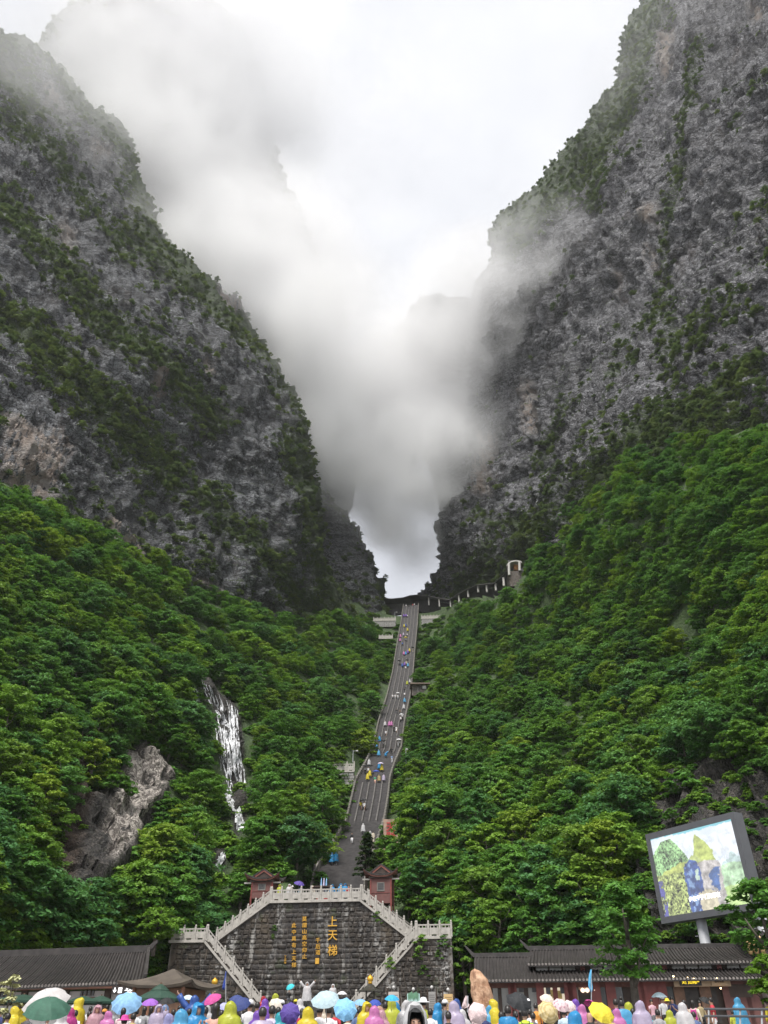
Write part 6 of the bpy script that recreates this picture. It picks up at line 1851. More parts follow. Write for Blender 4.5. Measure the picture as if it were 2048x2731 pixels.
# ---- incense burners with gilt finials
BRONZE = plain('bronze', (0.055, 0.052, 0.042), .45, .3, 3, metal=.4)
for px, py, lab in ((987, 2644, 'bronze pagoda incense burner with gilt finial before the right lower stair'), (569, 2652, 'bronze pagoda incense burner with gilt finial before the left wing of the wall')):
    Y = 70; b = P(px, py, Y); g = ground(Y)
    r = empty('incense_burner', (b.x, b.y, g)); tag(r, lab, 'incense burner', 'incense burners')
    h = b.z - g
    MB().lathe((0, 0, 0), [(.55, 0), (.6, .15), (.35, .3), (.62, .8), (.66, h * .62), (.5, h * .7)], 14).build('bowl', BRONZE, r, smooth=True)
    for k in range(4):
        a = math.pi / 4 + k * math.pi / 2; MB().tube([(.42 * math.cos(a), .42 * math.sin(a), h * .6), (.42 * math.cos(a), .42 * math.sin(a), h + .05)], .06, 6).build('pillar', BRONZE, r)
    MB().lathe((0, 0, h), [(1.12, .0), (1.0, .04), (.62, .15), (.36, .32), (.2, .46), (.1, .52)], 8).build('roof', BRONZE, r)
    MB().lathe((0, 0, h + .50), [(.15, 0), (.2, .06), (.12, .12), (.22, .22), (.25, .34), (.2, .46), (.07, .56), (.02, .62)], 12).build('finial', plain('gilt_finial', (0.75, 0.42, 0.04), .3, .12, 4, metal=.3), r, smooth=True)
# ---- notice boards with lamps before the right wing
for k, (px, w_, p0, p1, c, lab) in enumerate(((1050, 28, 2645, 2690, (.50, .45, .41), 'plain pinkish notice board, leftmost of four before the wall'), (1103, 34, 2650, 2680, (.42, .62, .58), 'pale green map board before the right wing of the wall'),
                                              (1153, 18, 2645, 2694, (.30, .29, .28), 'narrow grey notice board with lines of text before the wall'), (1197, 24, 2651, 2695, (.62, .42, .19), 'yellow notice board, rightmost of four before the wall'))):
    Y = 80; b = P(px, p1, Y); t = P(px, p0, Y); g = ground(Y); kx = Y / rays(px, 2670)[1]
    r = empty('notice_board', (b.x, b.y, g), -AW); tag(r, lab, 'notice board', 'notice boards before the wall')
    W, h0_, h1_ = w_ * kx, b.z - g, t.z - g
    MB().box((0, 0, (h0_ + h1_) / 2), (W, .08, h1_ - h0_)).build('panel', plain('panel_face', c, .6, .08, 2), r)
    for x in (-1, 1): MB().tube([(x * (W / 2 + .1), .02, 0), (x * (W / 2 + .1), .02, h1_ + .25)], .06, 6).build('post', TIMBER, r)
    MB().tube([(0, .02, h1_), (0, .02, h1_ + .22)], .03, 5).build('lamp_stem', STEEL_D, r)
    MB().lathe((0, 0, h1_ + .32), [(.03, -.13), (.12, -.06), (.14, .02), (.09, .12), (.02, .16)], 10).build('lamp', WHITE_P, r, smooth=True)
    ln = MB()
    if k == 1:
        for q in range(7): ln.lathe((-.4 + q * .13, -.06, h0_ + .3 + .05 * (q % 3)), [(.02, 0), (.07, .2), (.09, .45), (.02, .6)], 6, sy=.15)
        ln.build('map_print', plain('print_green', (.12, .26, .16), .6, .2, 4), r)
    else:
        for q in range(9 if k else 3): ln.box((0, -.05, h1_ - .25 - q * .16), (W * .78, .01, .05))
        ln.build('text_line', plain('print_grey', tuple(x * .55 for x in c), .6, .1, 4), r)
# ---- dark green market umbrellas
GREEN = plain('green_canvas', (0.018, 0.055, 0.035), .6, .2, 2)
def market_umbrella(label, px, Y, p_apex, p_rim, w_px, double=True, mat=GREEN):
    g = ground(Y); za = P(px, p_apex, Y).z - g; zr = P(px, p_rim, Y).z - g; R_ = w_px / 2 * Y / rays(px, p_rim)[1]
    b = P(px, p_rim, Y); r = empty('market_umbrella', (b.x, b.y, g), .3); tag(r, label, 'market umbrella', 'market umbrellas on the plaza')
    mb = MB(); n = 8
    def cone(z0, z1, R0, R1):
        base = len(mb.v)
        for z, q in ((z0 - .1, R0), (z0, R0), (z0 * .45 + z1 * .55, R0 * .52 + R1 * .48), (z1, R1)):
            for k in range(n * 2):
                a = math.pi * k / n; f = 1 if k % 2 == 0 else .955
                mb.v.append((q * f * math.cos(a), q * f * math.sin(a), z))
        for i in range(3):
            for k in range(2 * n): mb.f.append((base + i * 2 * n + k, base + i * 2 * n + (k + 1) % (2 * n), base + (i + 1) * 2 * n + (k + 1) % (2 * n), base + (i + 1) * 2 * n + k)); mb.m.append(0)
    if double: cone(zr, zr + (za - zr) * .62, R_, R_ * .3); cone(zr + (za - zr) * .58, za, R_ * .42, .03)
    else: cone(zr, za, R_, .03)
    mb.build('canopy', mat, r)
    MB().tube([(0, 0, 0), (0, 0, za + .05)], .04, 6).build('pole', WOOD, r)
    rb = MB()
    for k in range(n):
        a = 2 * math.pi * k / n; rb.tube([(0, 0, zr + (za - zr) * .5), (R_ * .97 * math.cos(a), R_ * .97 * math.sin(a), zr - .02)], .018, 4)
    rb.build('rib', STEEL_D, r)
market_umbrella('dark green two-tier market umbrella in front of the brown kiosk', 424, 37, 2624, 2664, 118)
market_umbrella('dark green market umbrella before the left hall, leftmost', 60, 47, 2652, 2672, 190, False)
market_umbrella('dark green market umbrella before the left hall right of the big white umbrella', 222, 48, 2656, 2672, 96, False)
market_umbrella('dark green market umbrella before the left hall next to the toilet sign', 268, 49, 2655, 2672, 80, False)
# ---- railing and planter on the right
rl = empty('railing', P(1960, 2735, 40)); tag(rl, 'dark metal two-bar railing in the lower right corner', 'railing')
for py in (2691, 2710):
    a, b = P(1878, py, 41) - rl.location, P(2075, py + 1, 38) - rl.location
    MB().tube([a, b], .045, 6).build('bar', STEEL_D, rl)
for px in (1890, 1974, 2032):
    a, b = P(px, 2760, 41 - 3 * (px - 1878) / 197) - rl.location, P(px, 2690, 41 - 3 * (px - 1878) / 197) - rl.location
    MB().tube([a, b], .04, 6).build('post', STEEL, rl)
# ---- single trees with a place of their own
def one_tree(label, px, pybase, pytop, Y, r_m, mat, seed, cat='tree', pads=40, per=150, kind='layer', base=.3, leaf=.34, limbs=7, z0=None, name='tree', trad=.2):
    b = P(px, pybase, Y); z = b.z if z0 is None else z0
    h = P(px, pytop, Y).z - z
    t = empty(name, (b.x, b.y, z), seed); tag(t, label, cat)
    link('crown', crown_mesh('crown', seed, r_m, h, h * base, pads, per, leaf, mat, kind), t)
    link('trunk', trunk_mesh('trunk', seed, h * .85, trad, r_m, BARK, limbs), t)
    return t
one_tree('leafy plaza tree with forked pale trunk before the shops', 1704, 2735, 2350, 50, 1.9, LEAF, 501, base=.38, pads=42, per=150, leaf=.24, z0=ground(50), trad=.22)
one_tree('tree whose leaves cover the lower right corner of the screen', 2112, 2735, 2345, 46, 1.9, LEAF, 502, base=.55, pads=34, per=170, leaf=.25, z0=ground(46), trad=.22)
one_tree('low leafy tree at the right edge before the red doors', 2090, 2735, 2545, 44, 1.25, LEAF_FRESH, 503, base=.45, pads=20, per=130, leaf=.2, z0=ground(44), trad=.12)
one_tree('dark drooping conifer overlapping the foot of the long stairway', 978, 2352, 2222, 112, 1.9, LEAF_DARK, 504, pads=34, per=110, kind='cone', base=.1, leaf=.4)
one_tree('bright yellow green tree behind the left landing', 412, 2515, 2420, 92, 2.6, LEAF_FRESH, 505, base=.2, pads=34, per=120)
one_tree('bright yellow green tree overhanging the left end of the wall', 470, 2478, 2405, 99, 2.4, LEAF_FRESH, 506, base=.2, pads=30, per=120)
one_tree('small tree with orange yellow leaves among green ones right of the waterfall', 705, 1955, 1895, 165, 1.5, LEAF_YELLOW, 507, base=.3, pads=14, per=60)
one_tree('yellow green tree below the inscribed rock right of the stairway', 1012, 2330, 2265, 118, 1.7, LEAF_FRESH, 508, base=.15, pads=22, per=90)
for k, (px, pb, pt, Y, lab) in enumerate(((1092, 2420, 2330, 103, 'green tree just right of the right red pavilion'), (1148, 2470, 2370, 101, 'green tree above the right landing'), (1242, 2660, 2480, 93, 'dark ivy-clad tree in the gap between wall and shops'),
                                      (640, 2420, 2330, 106, 'green tree left of the left red pavilion'), (560, 2455, 2370, 104, 'green tree above the left upper flight'), (1255, 2560, 2420, 94, 'tall leafy tree rising behind the right end of the wall'),
                                      (745, 2385, 2300, 112, 'green tree behind the left red pavilion beside the stairway'), (1330, 2560, 2400, 90, 'yellowish green tree behind the single-storey shop'), (1420, 2560, 2420, 88, 'green tree behind the shop roofs'))):
    one_tree(lab, px, pb, pt, Y, 2.5, LEAF if k != 7 else LEAF_FRESH, 520 + k, base=.15, pads=32, per=120)
fb = P(6, 2735, 30)
o = empty('flowering_shrub', (fb.x, fb.y, ground(30))); tag(o, 'pale flowering shrub at the left edge in front of the tiled roof', 'shrub')
link('crown', crown_mesh('crown', 560, .45, P(6, 2596, 30).z - ground(30), 1.2, 12, 90, .14, plain('pale_bloom', (.50, .50, .26), .7, .3, 6), 'layer'), o); link('trunk', trunk_mesh('trunk', 560, 2.2, .05, .4, BARK, 3), o)
# ================================================================== people and umbrellas
SKIN = plain('skin', (0.46, 0.27, 0.19), 0.5, 0.06, 8)
HAIR = plain('black_hair', (0.018, 0.014, 0.012), 0.4, 0.4, 20)
_cm = {}
def cloth(c, sheen=False):
    k = (c, sheen)
    if k not in _cm:
        g_ = sum(c) / 3; c_ = tuple(x * .95 + g_ * .03 for x in c)
        m = plain(('raincoat_' if sheen else 'cloth_') + '_'.join(str(int(x * 99)) for x in c), c_, 0.34 if sheen else 0.75, 0.14, 7, bump=0.9)
        if sheen:                                         # thin film: lets some light and the clothes below through
            nn, ll = m.node_tree.nodes, m.node_tree.links
            pb = nn['Principled BSDF']; tr = nn.new('ShaderNodeBsdfTranslucent'); tp = nn.new('ShaderNodeBsdfTransparent')
            tr.inputs['Color'].default_value = rgb(c_)
            m1, m2 = nn.new('ShaderNodeMixShader'), nn.new('ShaderNodeMixShader')
            m1.inputs['Fac'].default_value = .3; m2.inputs['Fac'].default_value = .10 if min(c) > .3 else .04
            ll.new(pb.outputs['BSDF'], m1.inputs[1]); ll.new(tr.outputs['BSDF'], m1.inputs[2]); ll.new(m1.outputs['Shader'], m2.inputs[1]); ll.new(tp.outputs['BSDF'], m2.inputs[2])
            ll.new(m2.outputs['Shader'], nn['Material Output'].inputs['Surface'])
        _cm[k] = m
    return _cm[k]
C = dict(yel=(.74, .60, .03), lime=(.52, .56, .05), blue=(.03, .30, .62), sky=(.10, .42, .70), deep=(.05, .12, .40), navy=(.025, .035, .13), pink=(.66, .22, .50), rose=(.62, .36, .42),
         mag=(.52, .04, .26), lav=(.55, .48, .64), white=(.70, .69, .70), grey=(.34, .34, .35), dgrey=(.10, .10, .11), black=(.015, .015, .016), red=(.50, .03, .05), purple=(.22, .09, .50),
         peach=(.62, .36, .28), cream=(.66, .58, .46), orange=(.68, .28, .04), neon=(.50, .72, .03), denim=(.10, .15, .30), brown=(.16, .10, .07), green=(.04, .30, .16), teal=(.04, .42, .50), olive=(.38, .30, .16),
         lilac=(.38, .38, .66), steel=(.22, .32, .52), khaki=(.46, .35, .15), palepink=(.74, .58, .58), paleblue=(.50, .64, .72), bottle=(.04, .12, .08), violet=(.12, .08, .30), aqua=(.03, .52, .68))
def joints(pose):
    J = {'pelvis': (0, 0, .93), 'belly': (0, .01, 1.10), 'chest': (0, .02, 1.30), 'neck': (0, .02, 1.47), 'head0': (0, 0, 1.57), 'head1': (0, .005, 1.70)}
    for s, n in ((-1, 'l'), (1, 'r')):
        J['sh' + n] = (s * .17, .02, 1.40); J['hip' + n] = (s * .095, 0, .90); J['kn' + n] = (s * .10, -.01, .50); J['an' + n] = (s * .10, .03, .09); J['to' + n] = (s * .12, -.13, .04)
        J['el' + n] = (s * .25, .03, 1.12); J['wr' + n] = (s * .27, -.04, .87); J['ha' + n] = (s * .27, -.06, .78)
        if pose == 'phone': J['el' + n] = (s * .23, -.05, 1.12); J['wr' + n] = (s * .09, -.26, 1.27); J['ha' + n] = (s * .06, -.30, 1.35)
        if pose == 'up': J['el' + n] = (s * .38, -.02, 1.58); J['wr' + n] = (s * .56, -.02, 1.80); J['ha' + n] = (s * .62, -.02, 1.88)
        if pose == 'walk':
            J['el' + n] = (s * .24, .06 * s, 1.13); J['wr' + n] = (s * .23, -.14 * s - .03, .93); J['ha' + n] = (s * .22, -.20 * s - .05, .86)
            J['kn' + n] = (s * .10, -.16 * (s > 0) - .03, .52 + .03 * (s > 0)); J['an' + n] = (s * .10, .20 if s < 0 else -.10, .13 if s < 0 else .09); J['to' + n] = (s * .11, (.20 if s < 0 else -.10) - .16, .05)
    if pose in ('wave', 'hold'):
        J['elr'] = (.30, -.06, 1.30); J['wrr'] = (.27, -.16, 1.56); J['har'] = (.27, -.18, 1.66)
        if pose == 'hold': J['elr'] = (.24, -.10, 1.14); J['wrr'] = (.16, -.26, 1.32); J['har'] = (.14, -.28, 1.38)
    if pose == 'bend':
        for k in ('belly', 'chest', 'neck', 'head0', 'head1', 'shl', 'shr', 'ell', 'elr', 'wrl', 'wrr', 'hal', 'har'):
            x, y, z = J[k]; a = .75; dz = z - .93
            J[k] = (x, y * math.cos(a) - dz * math.sin(a), .93 + dz * math.cos(a) + y * math.sin(a))
    return {k: Vector(v) for k, v in J.items()}
BONES = [('pelvis', 'belly'), ('belly', 'chest'), ('chest', 'neck'), ('neck', 'head0'), ('head0', 'head1')]
for n in 'lr': BONES += [('chest', 'sh' + n), ('sh' + n, 'el' + n), ('el' + n, 'wr' + n), ('wr' + n, 'ha' + n), ('pelvis', 'hip' + n), ('hip' + n, 'kn' + n), ('kn' + n, 'an' + n), ('an' + n, 'to' + n)]
RAD = dict(pelvis=.125, belly=.115, chest=.125, neck=.055, head0=.085, head1=.092, sh=.062, el=.042, wr=.030, ha=.034, hip=.085, kn=.058, an=.042, to=.036)
def body_mesh(pose):
    J = joints(pose); names = list(J)
    me = bpy.data.meshes.new('body')
    me.from_pydata([J[k] for k in names], [(names.index(a), names.index(b)) for a, b in BONES], [])
    o = bpy.data.objects.new('tmp', me); COL.objects.link(o)
    md = o.modifiers.new('skin', 'SKIN'); md.use_smooth_shade = True; md.branch_smoothing = .6
    sv = me.skin_vertices[0].data
    for i, k in enumerate(names):
        r = RAD.get(k, RAD.get(k[:-1], .05)); sv[i].radius = (r, r * (.8 if k in ('chest', 'belly', 'pelvis') else 1)); sv[i].use_root = (k == 'pelvis')
    o.modifiers.new('sub', 'SUBSURF').levels = 1
    o.modifiers['sub'].render_levels = 1
    dg = bpy.context.evaluated_depsgraph_get()
    out = bpy.data.meshes.new_from_object(o.evaluated_get(dg))
    bpy.data.objects.remove(o)
    bm = bmesh.new(); bm.from_mesh(out)
    H = (J['head0'] + J['head1']) / 2
    fwd = Vector((0, -1, 0)) if pose != 'bend' else Vector((0, -.73, -.68))
    for v in bm.verts:                                  # brow, nose and chin
        d = v.co - H
        if d.length < .22:
            f = d.dot(fwd)
            if f > .03:
                up = d.dot((J['head1'] - J['head0']).normalized())
                v.co += fwd * (.018 * math.exp(-((up + .015) / .03) ** 2 - (d.x / .022) ** 2) + .010 * math.exp(-((up + .09) / .03) ** 2 - (d.x / .04) ** 2))
    mb = MB()
    for n, s in (('l', -1), ('r', 1)):                    # four fingers and a thumb on each hand
        w, h = J['wr' + n], J['ha' + n]; d = (h - w).normalized()
        a = Vector((0, 1, 0)) if abs(d.y) < .7 else Vector((1, 0, 0))
        a = (a - d * a.dot(d)).normalized(); b = d.cross(a)
        for k, L in enumerate((.070, .082, .078, .060)):
            p = h + a * (.020 * (k - 1.5)) - d * .005
            mb.tube([p, p + d * L * .5 + b * .006, p + d * L * .85 + b * .024], [.0095, .0085, .006], 5)
        p = w.lerp(h, .45) + a * .028
        mb.tube([p, p + a * .03 + d * .03, p + a * .034 + d * .062], [.011, .010, .007], 5)
    n0 = [bm.verts.new(v) for v in mb.v]
    for f in mb.f: bm.faces.new([n0[i] for i in f])
    bm.to_mesh(out); bm.free()
    out.materials.clear(); out.materials.append(SKIN)
    out.polygons.foreach_set('use_smooth', [True] * len(out.polygons))
    out.polygons.foreach_set('material_index', [0] * len(out.polygons))
    return out
def ring_loft(mb, rings, n=18, gap=None, wr=0.0, seed=0):
    """rings: (cx, cy, z, rx, ry); gap(zmid, angle) drops a face"""
    b0 = len(mb.v); r = random.Random(seed)
    ph = [r.uniform(0, 6.28) for _ in range(4)]
    for i, (cx, cy, z, rx, ry) in enumerate(rings):
        for k in range(n):
            a = 2 * math.pi * k / n
            f = 1 + wr * (math.sin(5 * a + ph[0] + z * 2) * .5 + math.sin(8 * a + ph[1] - z * 4) * .35) * (1.0 if z < 1.35 else .35)
            mb.v.append((cx + math.cos(a) * rx * f, cy + math.sin(a) * ry * f, z + wr * .12 * math.sin(3 * a + ph[2])))
    for i in range(len(rings) - 1):
        for k in range(n):
            a = 2 * math.pi * (k + .5) / n
            if gap and gap((rings[i][2] + rings[i + 1][2]) / 2, a): continue
            mb.f.append((b0 + i * n + k, b0 + i * n + (k + 1) % n, b0 + (i + 1) * n + (k + 1) % n, b0 + (i + 1) * n + k)); mb.m.append(0)
    mb.f.append(tuple(b0 + (len(rings) - 1) * n + k for k in range(n))); mb.m.append(0)
def shear(mb, pose):
    if pose != 'bend': return
    a = .75
    for i, (x, y, z) in enumerate(mb.v):
        dz = z - .93
        t = min(max(dz / .15, 0), 1); aa = a * t
        if dz > 0: mb.v[i] = (x, y * math.cos(aa) - dz * math.sin(aa), .93 + dz * math.cos(aa) + y * math.sin(aa))
def coat_mesh(pose, hood, seed):
    J = joints('stand' if pose == 'bend' else pose); mb = MB()
    R = [(0, .02, .50, .41, .34), (0, .02, .60, .40, .33), (0, .02, .78, .37, .30), (0, .02, .96, .345, .27), (0, .02, 1.12, .325, .245), (0, .02, 1.26, .315, .225), (0, .02, 1.36, .305, .21), (0, .02, 1.425, .28, .19), (0, .02, 1.47, .245, .17), (0, .015, 1.50, .20, .155)]
    gap = None
    if hood:
        R += [(0, .005, 1.54, .165, .155), (0, -.005, 1.60, .160, .165), (0, .0, 1.67, .155, .168), (0, .02, 1.725, .132, .15), (0, .04, 1.765, .09, .11), (0, .06, 1.79, .04, .055), (0, .07, 1.80, .014, .02)]
        gap = lambda z, a: 1.51 < z < 1.735 and abs(((a + math.pi / 2 + math.pi) % (2 * math.pi)) - math.pi) < .72
    R2 = []
    for a_, b_ in zip(R[:-1], R[1:]): R2 += [a_, tuple((u + v) / 2 for u, v in zip(a_, b_))]
    ring_loft(mb, R2 + [R[-1]], 30, gap, .085, seed)
    q = np.array(mb.v); dd = fbm(q * np.array([8, 8, 4.0]) + seed * 5, 4, .7)
    for i, (x, y, z) in enumerate(mb.v):            # creases of thin plastic
        rr = math.hypot(x, y) + 1e-6; k = 1 + .16 * dd[i] * (1.0 if z < 1.45 else .7)
        mb.v[i] = (x * k, y * k, z + .02 * dd[i])
    for n in 'lr':
        s, e, w = J['sh' + n], J['el' + n], J['wr' + n]
        mb.tube([s + (s - e) * .05, s.lerp(e, .5), e, e.lerp(w, .5), w + (w - e) * .04], [.10, .105, .10, .10, .105], 9)
    shear(mb, pose)
    return mb.mesh('raincoat', SKIN, True)
def shirt_mesh(pose, longs):
    J = joints('stand' if pose == 'bend' else pose); mb = MB()
    ring_loft(mb, [(0, .01, .86, .165, .125), (0, .01, .98, .160, .120), (0, .015, 1.12, .158, .118), (0, .02, 1.26, .178, .125), (0, .02, 1.36, .20, .125), (0, .02, 1.42, .185, .105), (0, .02, 1.455, .12, .085), (0, .02, 1.48, .07, .065)], 14, None, .03, 3)
    for n in 'lr':
        s, e, w = J['sh' + n], J['el' + n], J['wr' + n]
        if longs: mb.tube([s, s.lerp(e, .5), e, e.lerp(w, .5), w], [.074, .066, .058, .052, .048], 8)
        else: mb.tube([s, s.lerp(e, .4), s.lerp(e, .75)], [.074, .072, .072], 8)
    shear(mb, pose)
    return mb.mesh('shirt', SKIN, True)
def legs_mesh(pose, kind):
    J = joints(pose); mb = MB()
    if kind == 'skirt':
        ring_loft(mb, [(0, .01, .48, .26, .22), (0, .01, .65, .22, .18), (0, .01, .82, .175, .14), (0, .01, .95, .15, .12)], 14, None, .06, 5)
        return mb.mesh('skirt', SKIN, True)
    ring_loft(mb, [(0, .005, .80, .17, .125), (0, .005, .88, .172, .128), (0, .01, .98, .155, .118)], 14, None, 0, 5)
    for n in 'lr':
        h, k, a = J['hip' + n], J['kn' + n], J['an' + n]
        mb.tube([h + Vector((0, 0, .02)), h.lerp(k, .5), k, k.lerp(a, .5), a], [.102, .088, .074, .068, .066], 9)
    return mb.mesh('trousers', SKIN, True)
def shoe_mesh(pose):
    J = joints(pose); mb = MB()
    for n in 'lr':
        a, t = J['an' + n], J['to' + n]; z = t.z + .01
        mb.tube([Vector((a.x, a.y + .06, z)), Vector((a.x, a.y, z + .01)), Vector((t.x, t.y + .05, z)), Vector((t.x, t.y - .05, z - .01))], [.04, .052, .05, .028], 8)
    return mb.mesh('shoes', SKIN, True)
def hair_mesh(kind):
    mb = MB()
    g = lambda z, a: z < 1.70 and abs(((a + math.pi / 2 + math.pi) % (2 * math.pi)) - math.pi) < .95
    R = [(0, .025, 1.59, .082, .09), (0, .02, 1.63, .100, .110), (0, .015, 1.69, .106, .114), (0, .01, 1.75, .088, .096), (0, .01, 1.79, .05, .06), (0, .01, 1.80, .01, .01)]
    if kind == 'long': R = [(0, .08, 1.26, .085, .03), (0, .075, 1.40, .10, .05)] + R
    ring_loft(mb, R, 14, g, .02, 2)
    if kind == 'bun': mb.lathe((0, .06, 1.79), [(.02, -.03), (.05, 0), (.055, .03), (.03, .07), (.01, .08)], 8)
    return mb.mesh('hair', HAIR, True)
def hat_mesh(kind):
    mb = MB()
    if kind == 'hat': mb.lathe((0, .01, 1.70), [(.245, -.03), (.21, -.005), (.125, .01), (.12, .07), (.085, .12), (.02, .135)], 16)
    else:
        mb.lathe((0, .01, 1.69), [(.118, -.01), (.118, .04), (.09, .10), (.03, .125)], 14)
        mb.add([(-.08, -.09, 1.70), (.08, -.09, 1.70), (.06, -.21, 1.685), (-.06, -.21, 1.685), (-.08, -.09, 1.688), (.08, -.09, 1.688), (.06, -.21, 1.675), (-.06, -.21, 1.675)], [(0, 3, 2, 1), (4, 5, 6, 7), (0, 4, 7, 3), (1, 2, 6, 5), (3, 7, 6, 2)])
    return mb.mesh(kind, SKIN, True)
def pack_mesh():
    mb = MB()
    mb.hexa([(-.14, .13, .98), (.14, .13, .98), (.13, .26, 1.0), (-.13, .26, 1.0)], [(-.13, .12, 1.40), (.13, .12, 1.40), (.11, .22, 1.38), (-.11, .22, 1.38)])
    for s in (-1, 1): mb.tube([(s * .11, .13, 1.38), (s * .125, .02, 1.46), (s * .12, -.12, 1.36), (s * .13, -.10, 1.15), (s * .13, .12, 1.02)], .02, 5)
    return mb.mesh('backpack', SKIN, False)
_mc = {}
def cached(f, *a):
    k = (f.__name__,) + a
    if k not in _mc: _mc[k] = f(*a)
    return _mc[k]
def worn(name, me, mat, parent):
    o = link(name, me, parent); o.material_slots[0].link = 'OBJECT'; o.material_slots[0].material = mat
    return o
_pn = [0]
def person(label, loc, rot, s, outfit, pose, group, base_z=None):
    """outfit: c:<colour>[:n] raincoat (n = hood down); else shirt/legs/head words"""
    _pn[0] += 1
    t = empty('person', loc, rot); t.scale = (s, s, s)
    tag(t, label, 'person', group)
    link('body', cached(body_mesh, pose), t)
    w = outfit.split(' ')
    head = 'hair'; legs = 'trousers'; lc = 'dgrey'
    for q in w:
        p = q.split(':')
        if p[0] == 'c': worn('raincoat', cached(coat_mesh, pose, len(p) < 3, _pn[0] % 2), cloth(C[p[1]], True), t); head = 'hair' if len(p) > 2 else None
        elif p[0] in ('t', 'l'): worn('shirt', cached(shirt_mesh, pose, p[0] == 'l'), cloth(C[p[1]]), t)
        elif p[0] in ('p', 'k'): legs = 'skirt' if p[0] == 'k' else 'trousers'; lc = p[1]
        elif p[0] in ('cap', 'hat'): worn(p[0], cached(hat_mesh, p[0]), cloth(C[p[1]]), t)
        elif p[0] in ('long', 'bun', 'bald'): head = p[0]
        elif p[0] == 'pack': worn('backpack', cached(pack_mesh), cloth(C[p[1]]), t)
    worn(legs, cached(legs_mesh, pose, legs), cloth(C[lc]), t)
    worn('shoes', cached(shoe_mesh, pose), cloth(C['dgrey' if _pn[0] % 3 else 'white']), t)
    if head and head != 'bald': link('hair', cached(hair_mesh, head), t)
    return t
def umbrella_mesh(n, depth):
    cm, rb = MB(), MB()
    K = 6
    for i in range(K + 1):
        q = i / K
        for k in range(n * 2):
            a = math.pi * k / n; f = 1.0 if k % 2 == 0 else 1 - .10 * q
            cm.v.append((math.cos(a) * q * f * .5 or 1e-4, math.sin(a) * q * f * .5, depth * (1 - q ** 2.1) + (-.028 * q * q if k % 2 else 0)))
    for i in range(K):
        for k in range(2 * n):
            cm.f.append((i * 2 * n + k, i * 2 * n + (k + 1) % (2 * n), (i + 1) * 2 * n + (k + 1) % (2 * n), (i + 1) * 2 * n + k)); cm.m.append(0)
    for k in range(n):
        a = 2 * math.pi * k / n
        rb.tube([(math.cos(a) * q * .5, math.sin(a) * q * .5, depth * (1 - q ** 2.1) - .008) for q in (0, .35, .7, 1)], .0035, 4)
        rb.tube([(math.cos(a) * .25, math.sin(a) * .25, depth * (1 - .5 ** 2.1) - .01), (0, 0, depth - .30)], .003, 4)
    m = cm.mesh('canopy', SKIN, False)
    return m, rb.mesh('rib', STEEL_D)
def stick_mesh():
    return MB().tube([(0, 0, .30), (0, 0, 0), (0, 0, -.55)], [.004, .008, .008], 6).mesh('shaft', STEEL)
def grip_mesh():
    return MB().tube([(0, 0, -.55), (0, 0, -.66), (.012, 0, -.70)], [.014, .015, .010], 7).mesh('handle', cloth(C['black']))
def umbrella(label, c, dia, col, tilt, yaw, group, n=8, flat=.25, stripes=None, patch=False):
    """c: middle of the rim plane; tilt leans the top towards the viewer (degrees), yaw turns that lean"""
    o = empty('umbrella', c); tag(o, label, 'umbrella', group)
    o.scale = (dia,) * 3
    o.rotation_euler = (Matrix.Rotation(math.radians(yaw), 3, 'Z') @ Matrix.Rotation(math.radians(tilt), 3, 'X') @ Matrix.Rotation(.3 * len(label), 3, 'Z')).to_euler()
    cme, rme = cached(umbrella_mesh, n, flat)
    cn = link('canopy', cme, o)
    cn.material_slots[0].link = 'OBJECT'; cn.material_slots[0].material = stripes or cloth(C[col] if isinstance(col, str) else col)
    link('rib', rme, o)
    link('shaft', cached(stick_mesh), o); link('handle', cached(grip_mesh), o)
    if patch:
        link('white_patch', MB().box((.30, -.12, flat * .62), (.09, .12, .012)).mesh('white_patch', cloth(C['white'])), o)
    return o
def stripe_material():
    m, n, l, b = new_mat('striped_canopy')
    tc = n.new('ShaderNodeTexCoord')
    ln = n.new('ShaderNodeVectorMath'); ln.operation = 'LENGTH'; l.new(tc.outputs['Object'], ln.inputs[0])
    w = math_n(n, l, 'FRACT', math_n(n, l, 'MULTIPLY', ln.outputs['Value'], 14))
    l.new(mixc(n, l, ramp(n, l, w, .45, .55), (.46, .35, .15), (.58, .47, .25)), b.inputs['Base Color']); b.inputs['Roughness'].default_value = .7
    return m
def petal_material():
    m, n, l, b = new_mat('flowered_canopy')
    tc = n.new('ShaderNodeTexCoord'); v = noise_node(n, l, tc.outputs['Object'], 7, 3)
    l.new(mixc(n, l, ramp(n, l, v, .56, .6), (.66, .50, .52), (.42, .22, .26)), b.inputs['Base Color']); b.inputs['Roughness'].default_value = .7
    return m
B_, F_ = 180, 0     # back, front
